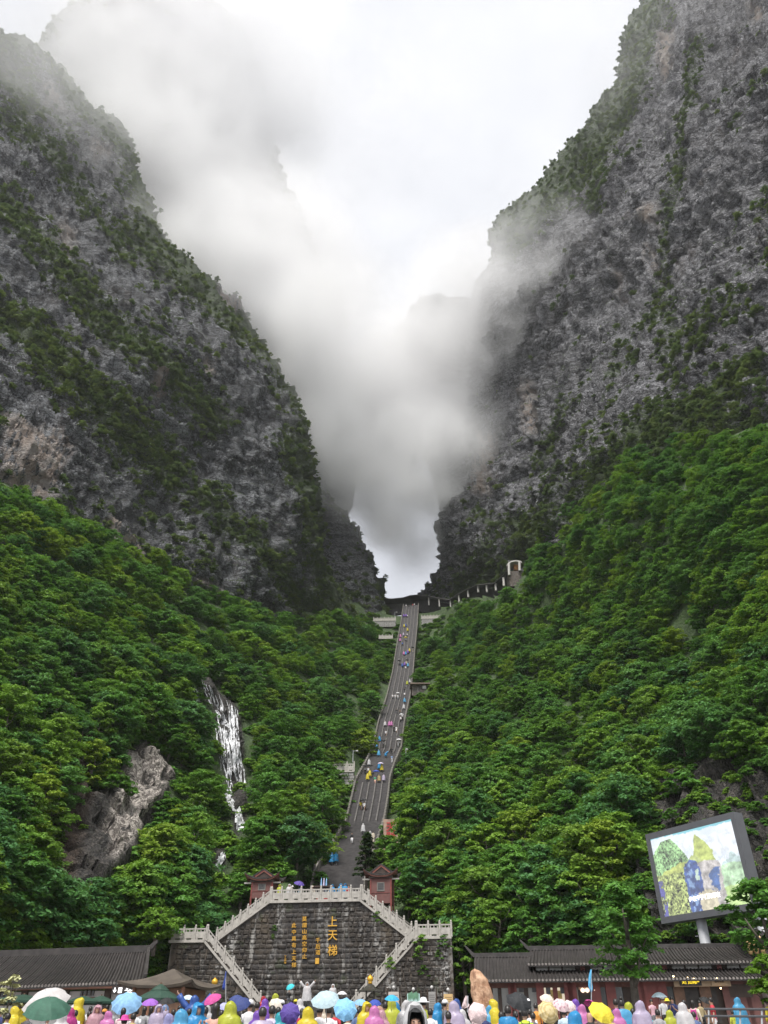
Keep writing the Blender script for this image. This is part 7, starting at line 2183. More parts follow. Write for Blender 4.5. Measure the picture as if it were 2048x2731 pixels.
# label tail, px, top of head py, distance, outfit, pose, facing (0 = towards the viewer)
CROWD = [
 ('dark-haired person in navy top at the left edge of the crowd', 5, 2690, 25, 'l:navy', 'stand', 150),
 ('person in yellow raincoat left of the big white umbrella', 43, 2684, 22, 'c:yel', 'stand', 140),
 ('person in yellow raincoat half hidden behind the white umbrella', 58, 2690, 23, 'c:yel', 'stand', 200),
 ('black-haired person in white top under the dark green umbrella', 130, 2704, 19, 'l:white', 'hold', 180),
 ('person in white raincoat right under the dark green umbrella', 168, 2700, 18, 'c:white', 'stand', 190),
 ('person in magenta raincoat beside the dark green umbrella', 191, 2688, 21, 'c:mag', 'stand', 200),
 ('tall person in yellow raincoat with pointed hood before the left hall', 213, 2661, 27, 'c:yel', 'stand', 250),
 ('person in pink hooded raincoat turned to the viewer left of the blue umbrella', 262, 2680, 27, 'c:rose', 'stand', 20),
 ('person in white top in the far crowd before the left hall', 243, 2684, 40, 't:white p:denim', 'stand', 180),
 ('dark-clothed person far back near the toilet sign', 287, 2680, 45, 'l:black', 'stand', 180),
 ('person in pink raincoat at the lower left of the blue umbrella', 291, 2697, 22, 'c:pink', 'stand', 170),
 ('person in grey raincoat under the left side of the blue umbrella', 306, 2688, 24, 'c:grey', 'stand', 180),
 ('long-haired person in pale pink top under the blue umbrella', 331, 2688, 22, 't:palepink long', 'hold', 180),
 ('person in magenta hat below the blue umbrella', 334, 2710, 17, 't:pink hat:mag', 'stand', 180),
 ('girl with long black hair and grey jacket under the purple umbrella', 387, 2684, 30, 'l:grey long', 'stand', 180),
 ('girl with long dark hair right under the purple umbrella', 405, 2684, 31, 'l:dgrey long', 'hold', 175),
 ('person in lavender raincoat waving one arm before the kiosk', 426, 2678, 23, 'c:lav', 'wave', 10),
 ('person in steel blue hood behind the waving lavender figure', 442, 2680, 28, 'c:steel', 'stand', 180),
 ('long-haired woman in white top facing the viewer by the kiosk', 481, 2681, 29, 't:white long', 'stand', 5),
 ('person in bright blue raincoat low in the frame left of the phone reader', 486, 2692, 14, 'c:sky', 'stand', 170),
 ('person in bright blue hooded raincoat reading a phone', 531, 2673, 16, 'c:blue', 'phone', 40),
 ('person pulling a deep blue raincoat over the head with raised arms', 521, 2655, 24, 'c:deep', 'up', 180),
 ('person in steel blue shirt right of the phone reader', 549, 2685, 20, 't:steel', 'stand', 190),
 ('person in white raincoat behind the magenta umbrella', 553, 2680, 25, 'c:white', 'stand', 180),
 ('long-haired woman in peach dotted dress under the magenta umbrella', 578, 2674, 16, 'l:peach k:peach long', 'hold', 180),
 ('person in lime yellow hooded raincoat low in front of the navy umbrella', 617, 2671, 16, 'c:lime', 'stand', 180),
 ('person with white cap and pale grey T-shirt right of the navy umbrella', 668, 2668, 21, 't:white p:black cap:white', 'stand', 180),
 ('person in olive patterned jacket beside the pale grey T-shirt', 687, 2672, 24, 'l:olive', 'stand', 200),
 ('child in red raincoat standing farther back near the foot of the left stair', 703, 2657, 58, 'c:red', 'stand', 180),
 ('person in purple raincoat behind the lavender pair', 708, 2664, 40, 'c:purple', 'stand', 180),
 ('person in lavender raincoat with bare dark hair, left of a backpack wearer', 702, 2686, 15, 'c:lav:n', 'stand', 180),
 ('person in lavender top with small lavender backpack', 727, 2682, 17, 'l:lav pack:lav', 'stand', 180),
 ('person in lime pointed hood above the white umbrella', 735, 2650, 48, 'c:lime', 'stand', 180),
 ('person in olive jacket left of the dark purple umbrella', 743, 2686, 21, 'l:olive', 'stand', 175),
 ('person in dark trousers behind the dark purple umbrella', 776, 2690, 23, 'l:violet', 'hold', 180),
 ('person in white hood right of the dark purple umbrella', 801, 2664, 44, 'c:white', 'stand', 180),
 ('person in red shirt right of the dark purple umbrella', 806, 2690, 24, 't:red long', 'stand', 185),
 ('small person in red coat before the wall left of the arms-up figure', 779, 2664, 52, 'l:red', 'stand', 180),
 ('small person in yellow cap before the wall left of the arms-up figure', 789, 2666, 50, 'l:orange cap:yel', 'stand', 180),
 ('person in yellow hooded raincoat under the grey blue umbrella', 823, 2686, 16, 'c:yel', 'stand', 180),
 ('person in white T-shirt left of a couple under the grey blue umbrella', 853, 2678, 17, 't:white', 'hold', 180),
 ('person with bun and white T-shirt, right of a couple under the grey blue umbrella', 877, 2680, 17, 't:white bun', 'stand', 180),
 ('person in red top between the two blue umbrellas', 893, 2690, 23, 'l:red', 'stand', 180),
 ('person in patterned skirt and cream top below the sky blue umbrella', 928, 2700, 19, 'l:cream k:brown', 'hold', 180),
 ('man in open yellow raincoat over black clothes facing the viewer', 979, 2671, 20, 'c:yel t:black', 'stand', 20),
 ('person in bright pink raincoat with hood seen from behind', 999, 2683, 18, 'c:pink', 'stand', 180),
 ('person in peach raincoat right of the bright pink one', 1012, 2684, 21, 'c:peach', 'stand', 170),
 ('person in lavender top and violet jeans before the wall', 1028, 2671, 26, 'l:lav p:violet', 'stand', 190),
 ('person in lime yellow raincoat under the cyan umbrella', 1044, 2665, 26, 'c:lime', 'stand', 180),
 ('person in blue raincoat right of the lime yellow one under the cyan umbrella', 1056, 2673, 24, 'c:blue', 'stand', 180),
 ('person in translucent white raincoat left of the black-hooded man', 1083, 2668, 20, 'c:white', 'stand', 180),
 ('person in pale grey raincoat right behind the black-hooded man', 1097, 2672, 15, 'c:grey', 'stand', 180),
 ('person in lime shirt with wide white sun hat', 1129, 2663, 23, 'l:lime hat:white', 'stand', 180),
 ('person in blue raincoat leaning sideways before the yellow notice board', 1167, 2675, 24, 'c:blue', 'stand', 210),
 ('man in dark top with white cap pointing by the yellow notice board', 1187, 2667, 28, 'l:dgrey cap:white', 'hold', 90),
 ('person in pale lilac raincoat before the gap right of the wall', 1210, 2670, 19, 'c:lav', 'hold', 160),
 ('person in blue hood behind the pale lilac raincoat', 1216, 2664, 30, 'c:deep', 'stand', 180),
 ('person in dark trousers behind the pale pink umbrella', 1273, 2690, 23, 'l:palepink', 'hold', 180),
 ('person in blue hood beside the pale pink umbrella', 1304, 2682, 24, 'c:sky', 'stand', 180),
 ('person in yellow raincoat seen from the side before the boulder', 1316, 2665, 24, 'c:yel', 'hold', 100),
 ('short black-haired person in pink left of a blue raincoat', 1336, 2698, 19, 't:pink', 'stand', 180),
 ('person in blue raincoat with hood down under the black umbrella', 1353, 2682, 18, 'c:blue:n', 'hold', 180),
 ('person in neon yellow T-shirt with black backpack', 1397, 2690, 18, 't:neon pack:black', 'hold', 180),
 ('person in dark grey jacket left of the khaki umbrella', 1420, 2700, 20, 'l:dgrey', 'stand', 180),
 ('person in orange jacket behind the khaki umbrella', 1428, 2675, 32, 'l:orange', 'stand', 170),
 ('person in dark clothes hidden behind the khaki striped umbrella', 1462, 2690, 23, 'l:black', 'hold', 180),
 ('person in pale blue shirt below the flowered umbrella', 1502, 2690, 22, 't:paleblue', 'hold', 180),
 ('person in violet raincoat hood before the shop door', 1534, 2665, 34, 'c:purple', 'stand', 180),
 ('person in pink raincoat hood left of the black and pink umbrella', 1550, 2679, 28, 'c:pink', 'stand', 180),
 ('person in bright blue raincoat low in the frame below the flowered umbrella', 1531, 2697, 13, 'c:blue', 'stand', 200),
 ('bald man in black top left of the yellow umbrella', 1570, 2688, 15, 't:black bald', 'stand', 120),
 ('person in brown top under the yellow umbrella', 1598, 2692, 20, 'l:brown', 'hold', 180),
 ('black-haired person in navy by the shop window left of a blue raincoat', 1640, 2664, 34, 'l:navy', 'stand', 180),
 ('person in bright blue raincoat with hood down before the plaza tree', 1655, 2665, 22, 'c:sky:n bun', 'phone', 180),
 ('person in pink raincoat half hidden left of a bright blue raincoat', 1642, 2690, 21, 'c:pink', 'stand', 180),
 ('person in lime raincoat hood right of a bright blue raincoat by the tree', 1675, 2673, 24, 'c:lime', 'stand', 180),
 ('person in lilac raincoat with grey hood right of the plaza tree', 1704, 2669, 21, 'c:lav', 'stand', 180),
 ('woman in pink T-shirt and dark skirt walking by the shop pillars', 1736, 2665, 60, 't:rose k:dgrey', 'walk', 10),
 ('person with grey cap, white sweater and black trousers under the pale umbrella', 1765, 2658, 54, 'l:white p:black cap:grey', 'hold', 0),
 ('person in yellow hat behind the white sweater', 1778, 2664, 57, 'l:grey hat:yel', 'stand', 180),
 ('man in navy shirt with folded arms before the shop door', 1790, 2658, 50, 't:navy p:grey', 'phone', 330),
 ('person in white raincoat seen from behind before the lit shop', 1818, 2674, 27, 'c:white', 'stand', 180),
 ('person with bare head facing left beside the white raincoat', 1822, 2667, 42, 't:peach', 'stand', 270),
 ('woman with magenta backpack before the lit shop', 1845, 2667, 42, 'l:cream pack:mag long', 'stand', 150),
 ('woman in olive top facing the viewer under the shop sign', 1864, 2669, 54, 'l:olive p:black long', 'stand', 0),
 ('black-haired man in red shirt by the railing', 1893, 2660, 45, 't:red p:white', 'stand', 250),
 ('person in bright blue raincoat and jeans by the red doors', 1964, 2660, 46, 'c:sky p:denim', 'stand', 180),
 ('child in lime top behind the railing by the red doors', 1952, 2696, 46, 'l:lime', 'stand', 180),
 ('person in yellow top cut by the right edge of the frame', 2044, 2664, 44, 'l:yel', 'stand', 200),
 ('person in dark jacket between the yellow raincoats and the white umbrella', 78, 2700, 27, 'l:dgrey', 'stand', 180),
 ('black-haired person in pale blue shirt at the lower left corner', 24, 2702, 20, 't:paleblue', 'stand', 180),
 ('person in white T-shirt between magenta and tall yellow raincoats', 203, 2694, 26, 't:white', 'stand', 180),
 ('person in brown top right of the tall yellow raincoat', 240, 2697, 23, 'l:brown', 'stand', 180),
 ('person in orange cap left of the blue umbrella', 280, 2692, 30, 't:teal cap:orange', 'stand', 180),
 ('person in white shirt left of the two girls under the purple umbrella', 366, 2690, 28, 't:white', 'stand', 180),
 ('person in mustard top between the girls and the waving lavender figure', 358, 2702, 20, 'l:khaki', 'stand', 180),
 ('person in lilac raincoat low in front of the waving figure', 452, 2704, 17, 'c:lilac', 'stand', 180),
 ('person in grey T-shirt left of the white-topped woman by the kiosk', 464, 2692, 27, 't:grey', 'stand', 180),
 ('person in navy jacket behind the bright blue hood low in the frame', 506, 2690, 26, 'l:navy', 'stand', 180),
 ('person in denim shirt left of the lime yellow raincoat', 592, 2694, 20, 't:denim', 'stand', 180),
 ('person in green top under the navy umbrella', 645, 2696, 22, 't:green p:dgrey', 'hold', 180),
 ('person in violet raincoat between lavender coats and pale grey T-shirt', 688, 2696, 19, 'c:purple', 'stand', 180),
 ('person in white cap left of the dark purple umbrella', 752, 2668, 34, 't:white cap:white', 'stand', 180),
 ('person in teal raincoat below the dark purple umbrella', 748, 2700, 17, 'c:teal', 'stand', 180),
 ('person in black top between dark purple umbrella and yellow hood', 808, 2698, 19, 'l:black', 'stand', 180),
 ('person in pale raincoat behind the white T-shirt couple', 865, 2684, 25, 'c:cream', 'stand', 180),
 ('person in denim jacket right of the sky blue umbrella', 957, 2686, 22, 'l:denim', 'stand', 180),
 ('person in rose top between the pink and lavender figures', 1018, 2694, 19, 'c:rose', 'stand', 180),
 ('person in grey shirt before the pale green map board', 1068, 2684, 30, 't:grey', 'stand', 180),
 ('person in white T-shirt right of the wide sun hat', 1147, 2690, 21, 't:white', 'stand', 180),
 ('person in black jacket left of the pale lilac raincoat', 1195, 2698, 18, 'l:black', 'stand', 180),
 ('person in white raincoat between pale lilac coat and pink umbrella', 1232, 2692, 20, 'c:white', 'stand', 180),
 ('person in navy top right of the pale pink umbrella', 1292, 2698, 22, 't:navy', 'stand', 180),
 ('person in pink shirt between black umbrella and neon T-shirt', 1374, 2696, 20, 't:rose', 'stand', 180),
 ('person in white blouse right of the neon T-shirt', 1412, 2690, 26, 't:white', 'stand', 180),
 ('person in lilac shirt behind the flowered umbrella', 1514, 2684, 27, 't:lilac', 'hold', 180),
 ('person in red top left of the bald man', 1556, 2694, 24, 't:red', 'stand', 180),
 ('person in khaki shirt right of the yellow umbrella', 1628, 2700, 19, 't:khaki', 'stand', 180),
 ('person in white shirt beside the plaza tree trunk', 1686, 2690, 27, 't:white', 'stand', 180),
 ('person in teal top left of the woman in pink T-shirt', 1722, 2694, 24, 't:teal', 'stand', 180),
 ('person in grey hoodie before the white sweater', 1752, 2692, 26, 'l:grey', 'stand', 180),
 ('person in lime raincoat before the man in navy', 1784, 2694, 24, 'c:lime', 'stand', 180),
 ('person in denim top low before the lit shop', 1848, 2698, 23, 'l:denim', 'stand', 180)]
for lab, px, py, D, fit, pose, face in CROWD:
    D = D * 1.32 if D < 26 else D * 1.12 if D < 34 else D
    b = P(px, py, D); g = ground(D)
    s = (b.z - g) / (1.795 if fit.startswith('c:') and ':n' not in fit else 1.79)
    person(lab, (b.x, b.y, g), math.radians(face), min(max(s, .72), 1.13), fit, pose, 'people in the crowd on the plaza')
# the man in front whose face is cut by the lower edge: black hood inside a clear raincoat
D = 10.5; b = P(1107, 2688, D); g = ground(D)
t = person('man with black hood under a white raincoat facing the viewer at the bottom edge', (b.x, b.y, g), .1, (b.z - g) / 1.80, 'l:black', 'stand', 'people in the crowd on the plaza')
for ch in list(t.children):
    if ch.name.startswith('hair'): bpy.data.objects.remove(ch)
hm = MB()
gp_ = lambda z, a: 1.46 < z < 1.735 and abs(((a + math.pi / 2 + math.pi) % (2 * math.pi)) - math.pi) < .85
ring_loft(hm, [(0, .02, 1.40, .15, .12), (0, .01, 1.48, .125, .12), (0, 0, 1.58, .128, .135), (0, 0, 1.68, .122, .135), (0, .0, 1.75, .09, .11), (0, .01, 1.79, .04, .06), (0, .01, 1.80, .01, .015)], 24, gp_, .02, 4)
hm.build('hood', cloth(C['black']), t, smooth=True)
om = MB()
gq_ = lambda z, a: 1.44 < z < 1.79 and abs(((a + math.pi / 2 + math.pi) % (2 * math.pi)) - math.pi) < .80
ring_loft(om, [(0, .03, .6, .36, .30), (0, .03, 1.0, .31, .25), (0, .03, 1.3, .29, .21), (0, .03, 1.42, .23, .17), (0, .03, 1.5, .165, .16), (0, .03, 1.62, .17, .175), (0, .03, 1.74, .15, .16), (0, .04, 1.83, .09, .10), (0, .05, 1.87, .02, .03)], 24, gq_, .05, 6)
om.build('raincoat', cloth(C['white'], True), t, smooth=True)
ey = MB()
for sx in (-1, 1):
    ey.lathe((sx * .034, -.083, 1.645), [(.002, -.008), (.013, -.004), (.015, 0), (.012, .005), (.002, .008)], 10, sy=.6)
ey.build('eye', HAIR, t)
eb = MB()
for sx in (-1, 1): eb.tube([(sx * .016, -.092, 1.668), (sx * .036, -.090, 1.674), (sx * .054, -.078, 1.668)], [.003, .005, .002], 5)
eb.build('eyebrow', HAIR, t)
# a low stone plinth before the wall carries three figures
pa_, pb_ = P(752, 2700, 72), P(906, 2700, 71)
pl_ = empty('plinth', (pa_.x, pa_.y, ground(72)), math.atan2(pb_.y - pa_.y, pb_.x - pa_.x)); tag(pl_, 'low dark stone plinth before the foot of the wall, behind the crowd', 'plinth')
PLH = 1.25; MB().box(((pb_ - pa_).xy.length / 2, 1.0, PLH / 2), ((pb_ - pa_).xy.length, 2.4, PLH)).build('block', MORTAR, pl_)
for lab, px, py, fit, pose in (('person in white raincoat stretching both arms up before the wall', 820, 2617, 'c:white', 'up'), ('person in white hooded raincoat left of the right stair foot', 888, 2623, 'c:white', 'stand'),
                               ('person in black holding the turquoise umbrella before the wall', 771, 2640, 'l:black', 'hold')):
    b = P(px, py, 72.6); zb_l = ground(72) + PLH
    person(lab, (b.x, b.y, zb_l), 0, min(max((b.z - zb_l) / 1.83, .75), 1.12), fit, pose, 'people standing on the plinth')
# label, px, py of the middle, distance, width px, colour, tilt to the viewer, yaw
UMB = [
 ('very large white umbrella at the left, behind a dark green one', 124, 2668, 26, 122, 'offwhite', 30, -14), ('dark green umbrella in front of the large white one', 126, 2690, 22, 124, 'bottle', 22, 12),
 ('white umbrella just right of the magenta raincoat', 204, 2684, 34, 34, 'offwhite', 20, 0), ('light blue ten-panel umbrella before the left hall', 338, 2672, 30, 82, 'steelblue', 42, 8), ('purple umbrella before the kiosk', 401, 2675, 36, 48, 'purple2', 12, 0),
 ('dark umbrella under the two-tier market umbrella', 444, 2672, 36, 46, 'black', 10, 0), ('small pale blue umbrella right of the kiosk', 502, 2662, 38, 34, 'paleblue', 8, 20), ('magenta umbrella right of the blue raincoat pulled overhead', 567, 2664, 24, 50, 'mag2', 32, -35),
 ('small lilac umbrella left of the navy umbrella', 600, 2684, 30, 36, 'lilac', 30, 20), ('navy umbrella before the left stair foot', 640, 2676, 26, 58, 'navy2', 35, -10), ('second navy umbrella half hidden behind the first', 632, 2664, 32, 42, 'navy2', 15, 10),
 ('white umbrella below the lime hood at the stair foot', 739, 2676, 34, 44, 'cream2', 40, 20), ('dark purple umbrella tilted to the viewer in the middle of the crowd', 773, 2700, 19, 56, 'violet2', 72, 0), ('turquoise umbrella held before the wall', 774, 2631, 72, 24, 'teal2', 38, -30),
 ('large grey blue umbrella above the white T-shirt couple', 868, 2664, 20, 80, 'greyblue', 30, -8), ('black umbrella under the large grey blue one', 838, 2688, 22, 52, 'black', 8, 0), ('white umbrella with dark underside near the right stair foot', 912, 2650, 46, 27, 'white', 4, 0),
 ('sky blue umbrella tilted to the viewer in the middle of the crowd', 921, 2689, 18, 64, 'skyb', 62, 8), ('cornflower blue umbrella right of the sky blue one', 963, 2674, 28, 38, 'steelblue', 20, 20), ('royal blue umbrella right of the cornflower one', 999, 2675, 30, 36, 'royal', 22, -5),
 ('cyan umbrella above the lime and blue raincoats', 1045, 2663, 26, 40, 'cyan', 14, 10), ('pale pink umbrella facing the viewer before the boulder', 1273, 2699, 19, 54, 'palepink', 76, 0), ('black umbrella with a white patch before the single-storey shop', 1384, 2668, 20, 72, 'black2', 38, 14),
 ('cream umbrella behind the khaki striped one', 1457, 2661, 28, 36, 'palecream', 30, 0), ('khaki striped umbrella facing the viewer', 1462, 2697, 19, 60, 'khaki', 68, 14), ('flowered pink umbrella right of the khaki one', 1496, 2679, 22, 46, 'rosep', 45, 14),
 ('plain pale pink umbrella right of the flowered one', 1519, 2682, 24, 36, 'palepink', 58, 10), ('black umbrella with pink edge beside the yellow one', 1572, 2675, 22, 32, 'mag2', -30, -35), ('bright yellow umbrella tilted to the viewer', 1604, 2697, 18, 70, 'yel', 48, 16),
 ('pale blue umbrella with dark underside by the shop pillars', 1758, 2657, 50, 44, 'paleblue', 2, 0), ('black umbrella behind the man in red', 1882, 2668, 47, 34, 'black', 30, 30)]
C.update(offwhite=(.52, .49, .48), steelblue=(.22, .42, .66), purple2=(.30, .10, .48), mag2=(.52, .06, .26), navy2=(.035, .055, .19), cream2=(.62, .55, .47), violet2=(.085, .05, .27), teal2=(.04, .52, .58), greyblue=(.42, .55, .60), skyb=(.22, .50, .78),
         royal=(.03, .07, .36), cyan=(.03, .36, .66), black2=(.02, .022, .025), palecream=(.72, .58, .50), rosep=(.6, .48, .50))
STRIPES, PETALS = stripe_material(), petal_material()
for lab, px, py, D, w, col, tl, yaw in UMB:
    kx = D / rays(px, py)[1]
    umbrella(lab, P(px, py + w * .05, D), w * kx, col, tl, yaw, 'umbrellas held up in the crowd', 10 if 'ten-panel' in lab else 6 if 'pale pink umbrella facing' in lab else 8, .25,
             STRIPES if 'khaki striped umbrella facing' in lab else PETALS if lab.startswith('flowered') else None, 'white patch' in lab)
# flags
def flag(label, px, top, pole_bot, D, pts_, col):
    b = P(px, pole_bot, D); o = empty('flag', b); tag(o, label, 'flag')
    t_ = P(px, top, D) - b
    MB().tube([(0, 0, 0), t_], .016, 6).build('pole', STEEL, o)
    mb = MB(); n = 7
    for i in range(n + 1):
        q = i / n
        for k in range(4):
            x = np.interp(q, [p[0] for p in pts_], [p[1] for p in pts_]) * (1 - k / 3) + np.interp(q, [p[0] for p in pts_], [p[2] for p in pts_]) * k / 3
            v = P(px + x, top + q * pts_[-1][3], D) - b; mb.v.append((v.x, v.y + .05 * math.sin(k * 2 + q * 5), v.z))
        if i:
            for k in range(3): mb.f.append(((i - 1) * 4 + k, (i - 1) * 4 + k + 1, i * 4 + k + 1, i * 4 + k)); mb.m.append(0)
    c = mb.build('cloth', cloth(C[col]), o, smooth=True)
    sd = c.modifiers.new('thickness', 'SOLIDIFY'); sd.thickness = .006
flag('drooping deep blue flag on a thin pole before the left wing of the wall', 602, 2590, 2690, 42, [(0, -1, 1, 0), (.4, -4, 1, 0), (.8, -9, -1, 0), (1, -8, -3, 50)], 'royal')
flag('drooping light blue flag on a thin pole before the shop door', 1577, 2586, 2668, 30, [(0, -3, 0, 0), (.4, -7, 2, 0), (.8, -9, 3, 0), (1, -2, 1, 60)], 'sky')
flag('pale pink pennant held up left of the pale pink umbrella', 1247, 2656, 2700, 19, [(0, -6, -4, 0), (.4, -10, 0, 0), (.8, -16, 6, 0), (1, -17, -8, 34)], 'palepink')
# ---- people on the long stairway and on the platform
def project_py(p):
    d = Vector(p) - Vector((0, 0, CAMZ))
    f = d.y * CS + d.z * SN; u = -d.y * SN + d.z * CS
    return CX + FPX * d.x / f, CY - FPX * u / f
def stair_spot(px, py):
    lo, hi = zs[0], zs[-1]
    for _ in range(40):
        m = (lo + hi) / 2
        if project_py(stair_at(m)[0])[1] > py: lo = m
        else: hi = m
    e = 0
    for _ in range(3):
        c, w = stair_at(m, e); e += (px - project_py(c)[0]) / (FPX * w / c.length)
    return stair_at(m, max(-.92, min(.92, e)))[0]
ON = [
 ('person in blue raincoat by the left rail near the stair foot, left of a pair', 884, 2310, 'c:blue', 'walk', 0), ('person in blue raincoat near the stair foot, right of a pair', 895, 2308, 'c:blue', 'walk', 0),
 ('person in black top and white trousers alone low on the stairway', 938, 2253, 'l:black p:white', 'walk', 0), ('person in white raincoat low on the stairway above the conifer', 968, 2228, 'c:white', 'walk', 180),
 ('person in white hood with blue bag beside the conifer top', 987, 2250, 'c:white p:denim', 'walk', 180), ('person in beige top beside the conifer top', 995, 2251, 'l:cream p:cream', 'walk', 180),
 ('person in yellow top under the black umbrella on the lowest divided flight', 962, 2163, 't:yel k:black', 'walk', 0), ('person in white top beside the yellow one on the lowest divided flight', 971, 2166, 't:white k:black', 'walk', 0),
 ('person in yellow raincoat on the landing, lower left of a group', 980, 2086, 'c:yel', 'walk', 180), ('person in yellow raincoat on the landing, upper left of a group', 986, 2077, 'c:yel', 'walk', 180),
 ('child in green T-shirt at the front of the landing group', 1000, 2094, 't:green p:peach', 'walk', 0), ('person in mustard raincoat right in the landing group', 1011, 2091, 'c:khaki', 'walk', 0),
 ('person in lilac raincoat right of the landing group', 1023, 2090, 'c:lav', 'walk', 0), ('person in dark top in the middle of the landing group', 994, 2080, 'l:black', 'walk', 180),
 ('person in white top under the left black umbrella of the landing', 974, 2066, 't:white p:black', 'stand', 0), ('person in white shirt under the right black umbrella of the landing', 982, 2068, 't:white p:black', 'stand', 0),
 ('person in white raincoat leaning at the left rail above the landing', 984, 2046, 'c:white', 'stand', 200), ('person in blue raincoat under the white umbrella above the landing', 1011, 2057, 'c:blue', 'walk', 180),
 ('person in yellow raincoat under the white umbrella above the landing', 1018, 2062, 'c:yel', 'walk', 180), ('person in blue raincoat at the foot of the second divided flight', 1010, 2021, 'c:sky', 'walk', 180),
 ('person in blue raincoat bending forward above the landing', 1029, 2023, 'c:blue', 'bend', 90), ('person in black clothes right above the landing', 1044, 2014, 'l:black p:black', 'walk', 180),
 ('person in blue shirt and white trousers on the right of the plain flight', 1045, 2036, 't:steel p:white', 'walk', 180), ('person in blue raincoat beside the left rail of the second divided flight', 1004, 2004, 'c:blue', 'walk', 180),
 ('person in blue raincoat higher beside the left rail', 1012, 1982, 'c:blue', 'walk', 180), ('person in white under a black umbrella on the second divided flight', 1023, 1996, 't:white p:black', 'walk', 0),
 ('person in white, left under the white umbrella by the right rail', 1062, 1996, 't:white p:grey', 'walk', 0), ('person in white, right under the white umbrella by the right rail', 1067, 1995, 't:white p:black', 'walk', 0),
 ('person in white shirt and black skirt in the middle of the flight', 1029, 1966, 't:white k:black', 'walk', 0), ('person in black beside a white dress on the right half of the flight', 1051, 1954, 'l:black p:black', 'walk', 0),
 ('person in white dress beside a person in black', 1057, 1956, 't:white k:white', 'walk', 0), ('person in pink raincoat, left of a pink pair', 1038, 1941, 'c:pink', 'walk', 180), ('person in pink raincoat, right of a pink pair', 1044, 1941, 'c:pink', 'walk', 180),
 ('person in white raincoat left of the pink pair', 1027, 1940, 'c:white', 'walk', 0), ('person in white under the upper white umbrella by the right rail', 1069, 1929, 't:white p:black', 'walk', 0), ('person in white slightly above the upper white umbrella pair', 1073, 1923, 't:white p:black', 'walk', 0),
 ('person in dark coat below the blue figure on the middle flight', 1057, 1907, 'l:black', 'walk', 0), ('person in dark coat right of another dark one on the middle flight', 1067, 1909, 'l:brown', 'walk', 180),
 ('person in white raincoat below the blue figure on the middle flight', 1077, 1896, 'c:white', 'walk', 180), ('person in bright blue raincoat alone at mid height of the stairway', 1079, 1878, 'c:sky', 'walk', 180),
 ('person in white, leftmost of three abreast at mid height', 1047, 1866, 't:white p:dgrey', 'walk', 0), ('person in white, middle of three abreast at mid height', 1054, 1866, 't:white p:grey', 'walk', 0), ('person in white, rightmost of three abreast at mid height', 1061, 1867, 't:white p:grey', 'walk', 0),
 ('person in white top above the bright blue raincoat', 1079, 1862, 't:white', 'walk', 180), ('person in dark clothes, lower of two by the hut', 1079, 1850, 'l:black', 'walk', 180), ('person in dark clothes, upper of two by the hut', 1081, 1840, 'l:dgrey', 'walk', 180),
 ('person in yellow raincoat level with the hut', 1086, 1831, 'c:lime', 'walk', 180), ('person in white raincoat at the right rail level with the hut', 1093, 1826, 'c:white', 'walk', 180),
 ('person in blue raincoat, lower left of the upper cluster', 1073, 1782, 'c:deep', 'walk', 180), ('person in magenta raincoat inside the upper cluster', 1079, 1779, 'c:purple', 'walk', 180), ('person in cyan raincoat, right of the upper cluster', 1088, 1782, 'c:sky', 'walk', 180),
 ('person in cream raincoat, top of the upper cluster', 1084, 1775, 'c:cream', 'walk', 180), ('person in white and dark trousers just below the upper cluster', 1082, 1790, 't:white', 'walk', 180), ('person in grey under a black umbrella left of the upper cluster', 1066, 1776, 'l:grey', 'walk', 180),
 ('person in pink raincoat, left of four in a row high up', 1077, 1750, 'c:pink', 'walk', 180), ('person in blue raincoat, second of four in a row high up', 1082, 1750, 'c:blue', 'walk', 180), ('person in purple raincoat, third of four in a row high up', 1088, 1746, 'c:purple', 'walk', 180),
 ('person in yellow raincoat, right of four in a row high up', 1092, 1742, 'c:yel', 'walk', 180), ('person in cream under a black umbrella by the right rail high up', 1101, 1741, 't:cream p:cream', 'walk', 180), ('person in blue top below the pink pair near the left rail', 1073, 1724, 'l:deep p:black', 'walk', 180),
 ('person in pink raincoat, lower of two by the left rail', 1067, 1713, 'c:pink', 'walk', 180), ('person in pink raincoat, upper of two by the left rail', 1068, 1702, 'c:pink', 'walk', 180), ('person under the yellow umbrella high on the stairway', 1082, 1713, 't:white', 'walk', 180),
 ('person in lilac raincoat above the pink pair', 1076, 1698, 'c:lav', 'walk', 180), ('person in white and black right of the lilac raincoat', 1086, 1700, 't:white p:black', 'walk', 180), ('person in yellow raincoat alone near the top of the stairway', 1087, 1686, 'c:yel', 'walk', 180),
 ('person in blue raincoat among yellow ones near the top', 1082, 1674, 'c:deep', 'walk', 180), ('person in yellow raincoat left of a blue one near the top', 1078, 1675, 'c:yel', 'walk', 180), ('person in purple raincoat, left of two just below the top', 1077, 1647, 'c:purple', 'walk', 180),
 ('person in purple raincoat, right of two just below the top', 1083, 1647, 'c:purple', 'walk', 180), ('person in white beside the purple pair just below the top', 1087, 1649, 't:white p:black', 'walk', 180), ('person in white at the very top of the stairway, on the left', 1083, 1621, 't:white', 'stand', 180),
 ('person in dark clothes at the very top of the stairway', 1091, 1624, 'l:black', 'stand', 180), ('person in white at the very top of the stairway, on the right', 1105, 1619, 't:white', 'stand', 180), ('person in red at the very top of the stairway', 1101, 1620, 't:red', 'stand', 180)]
for lab, px, py, fit, pose, face in ON:
    p = stair_spot(px, py)
    person(lab, p + Vector((0, 0, .1)), math.radians(face), 1.0, fit, pose, 'people climbing the long stairway')
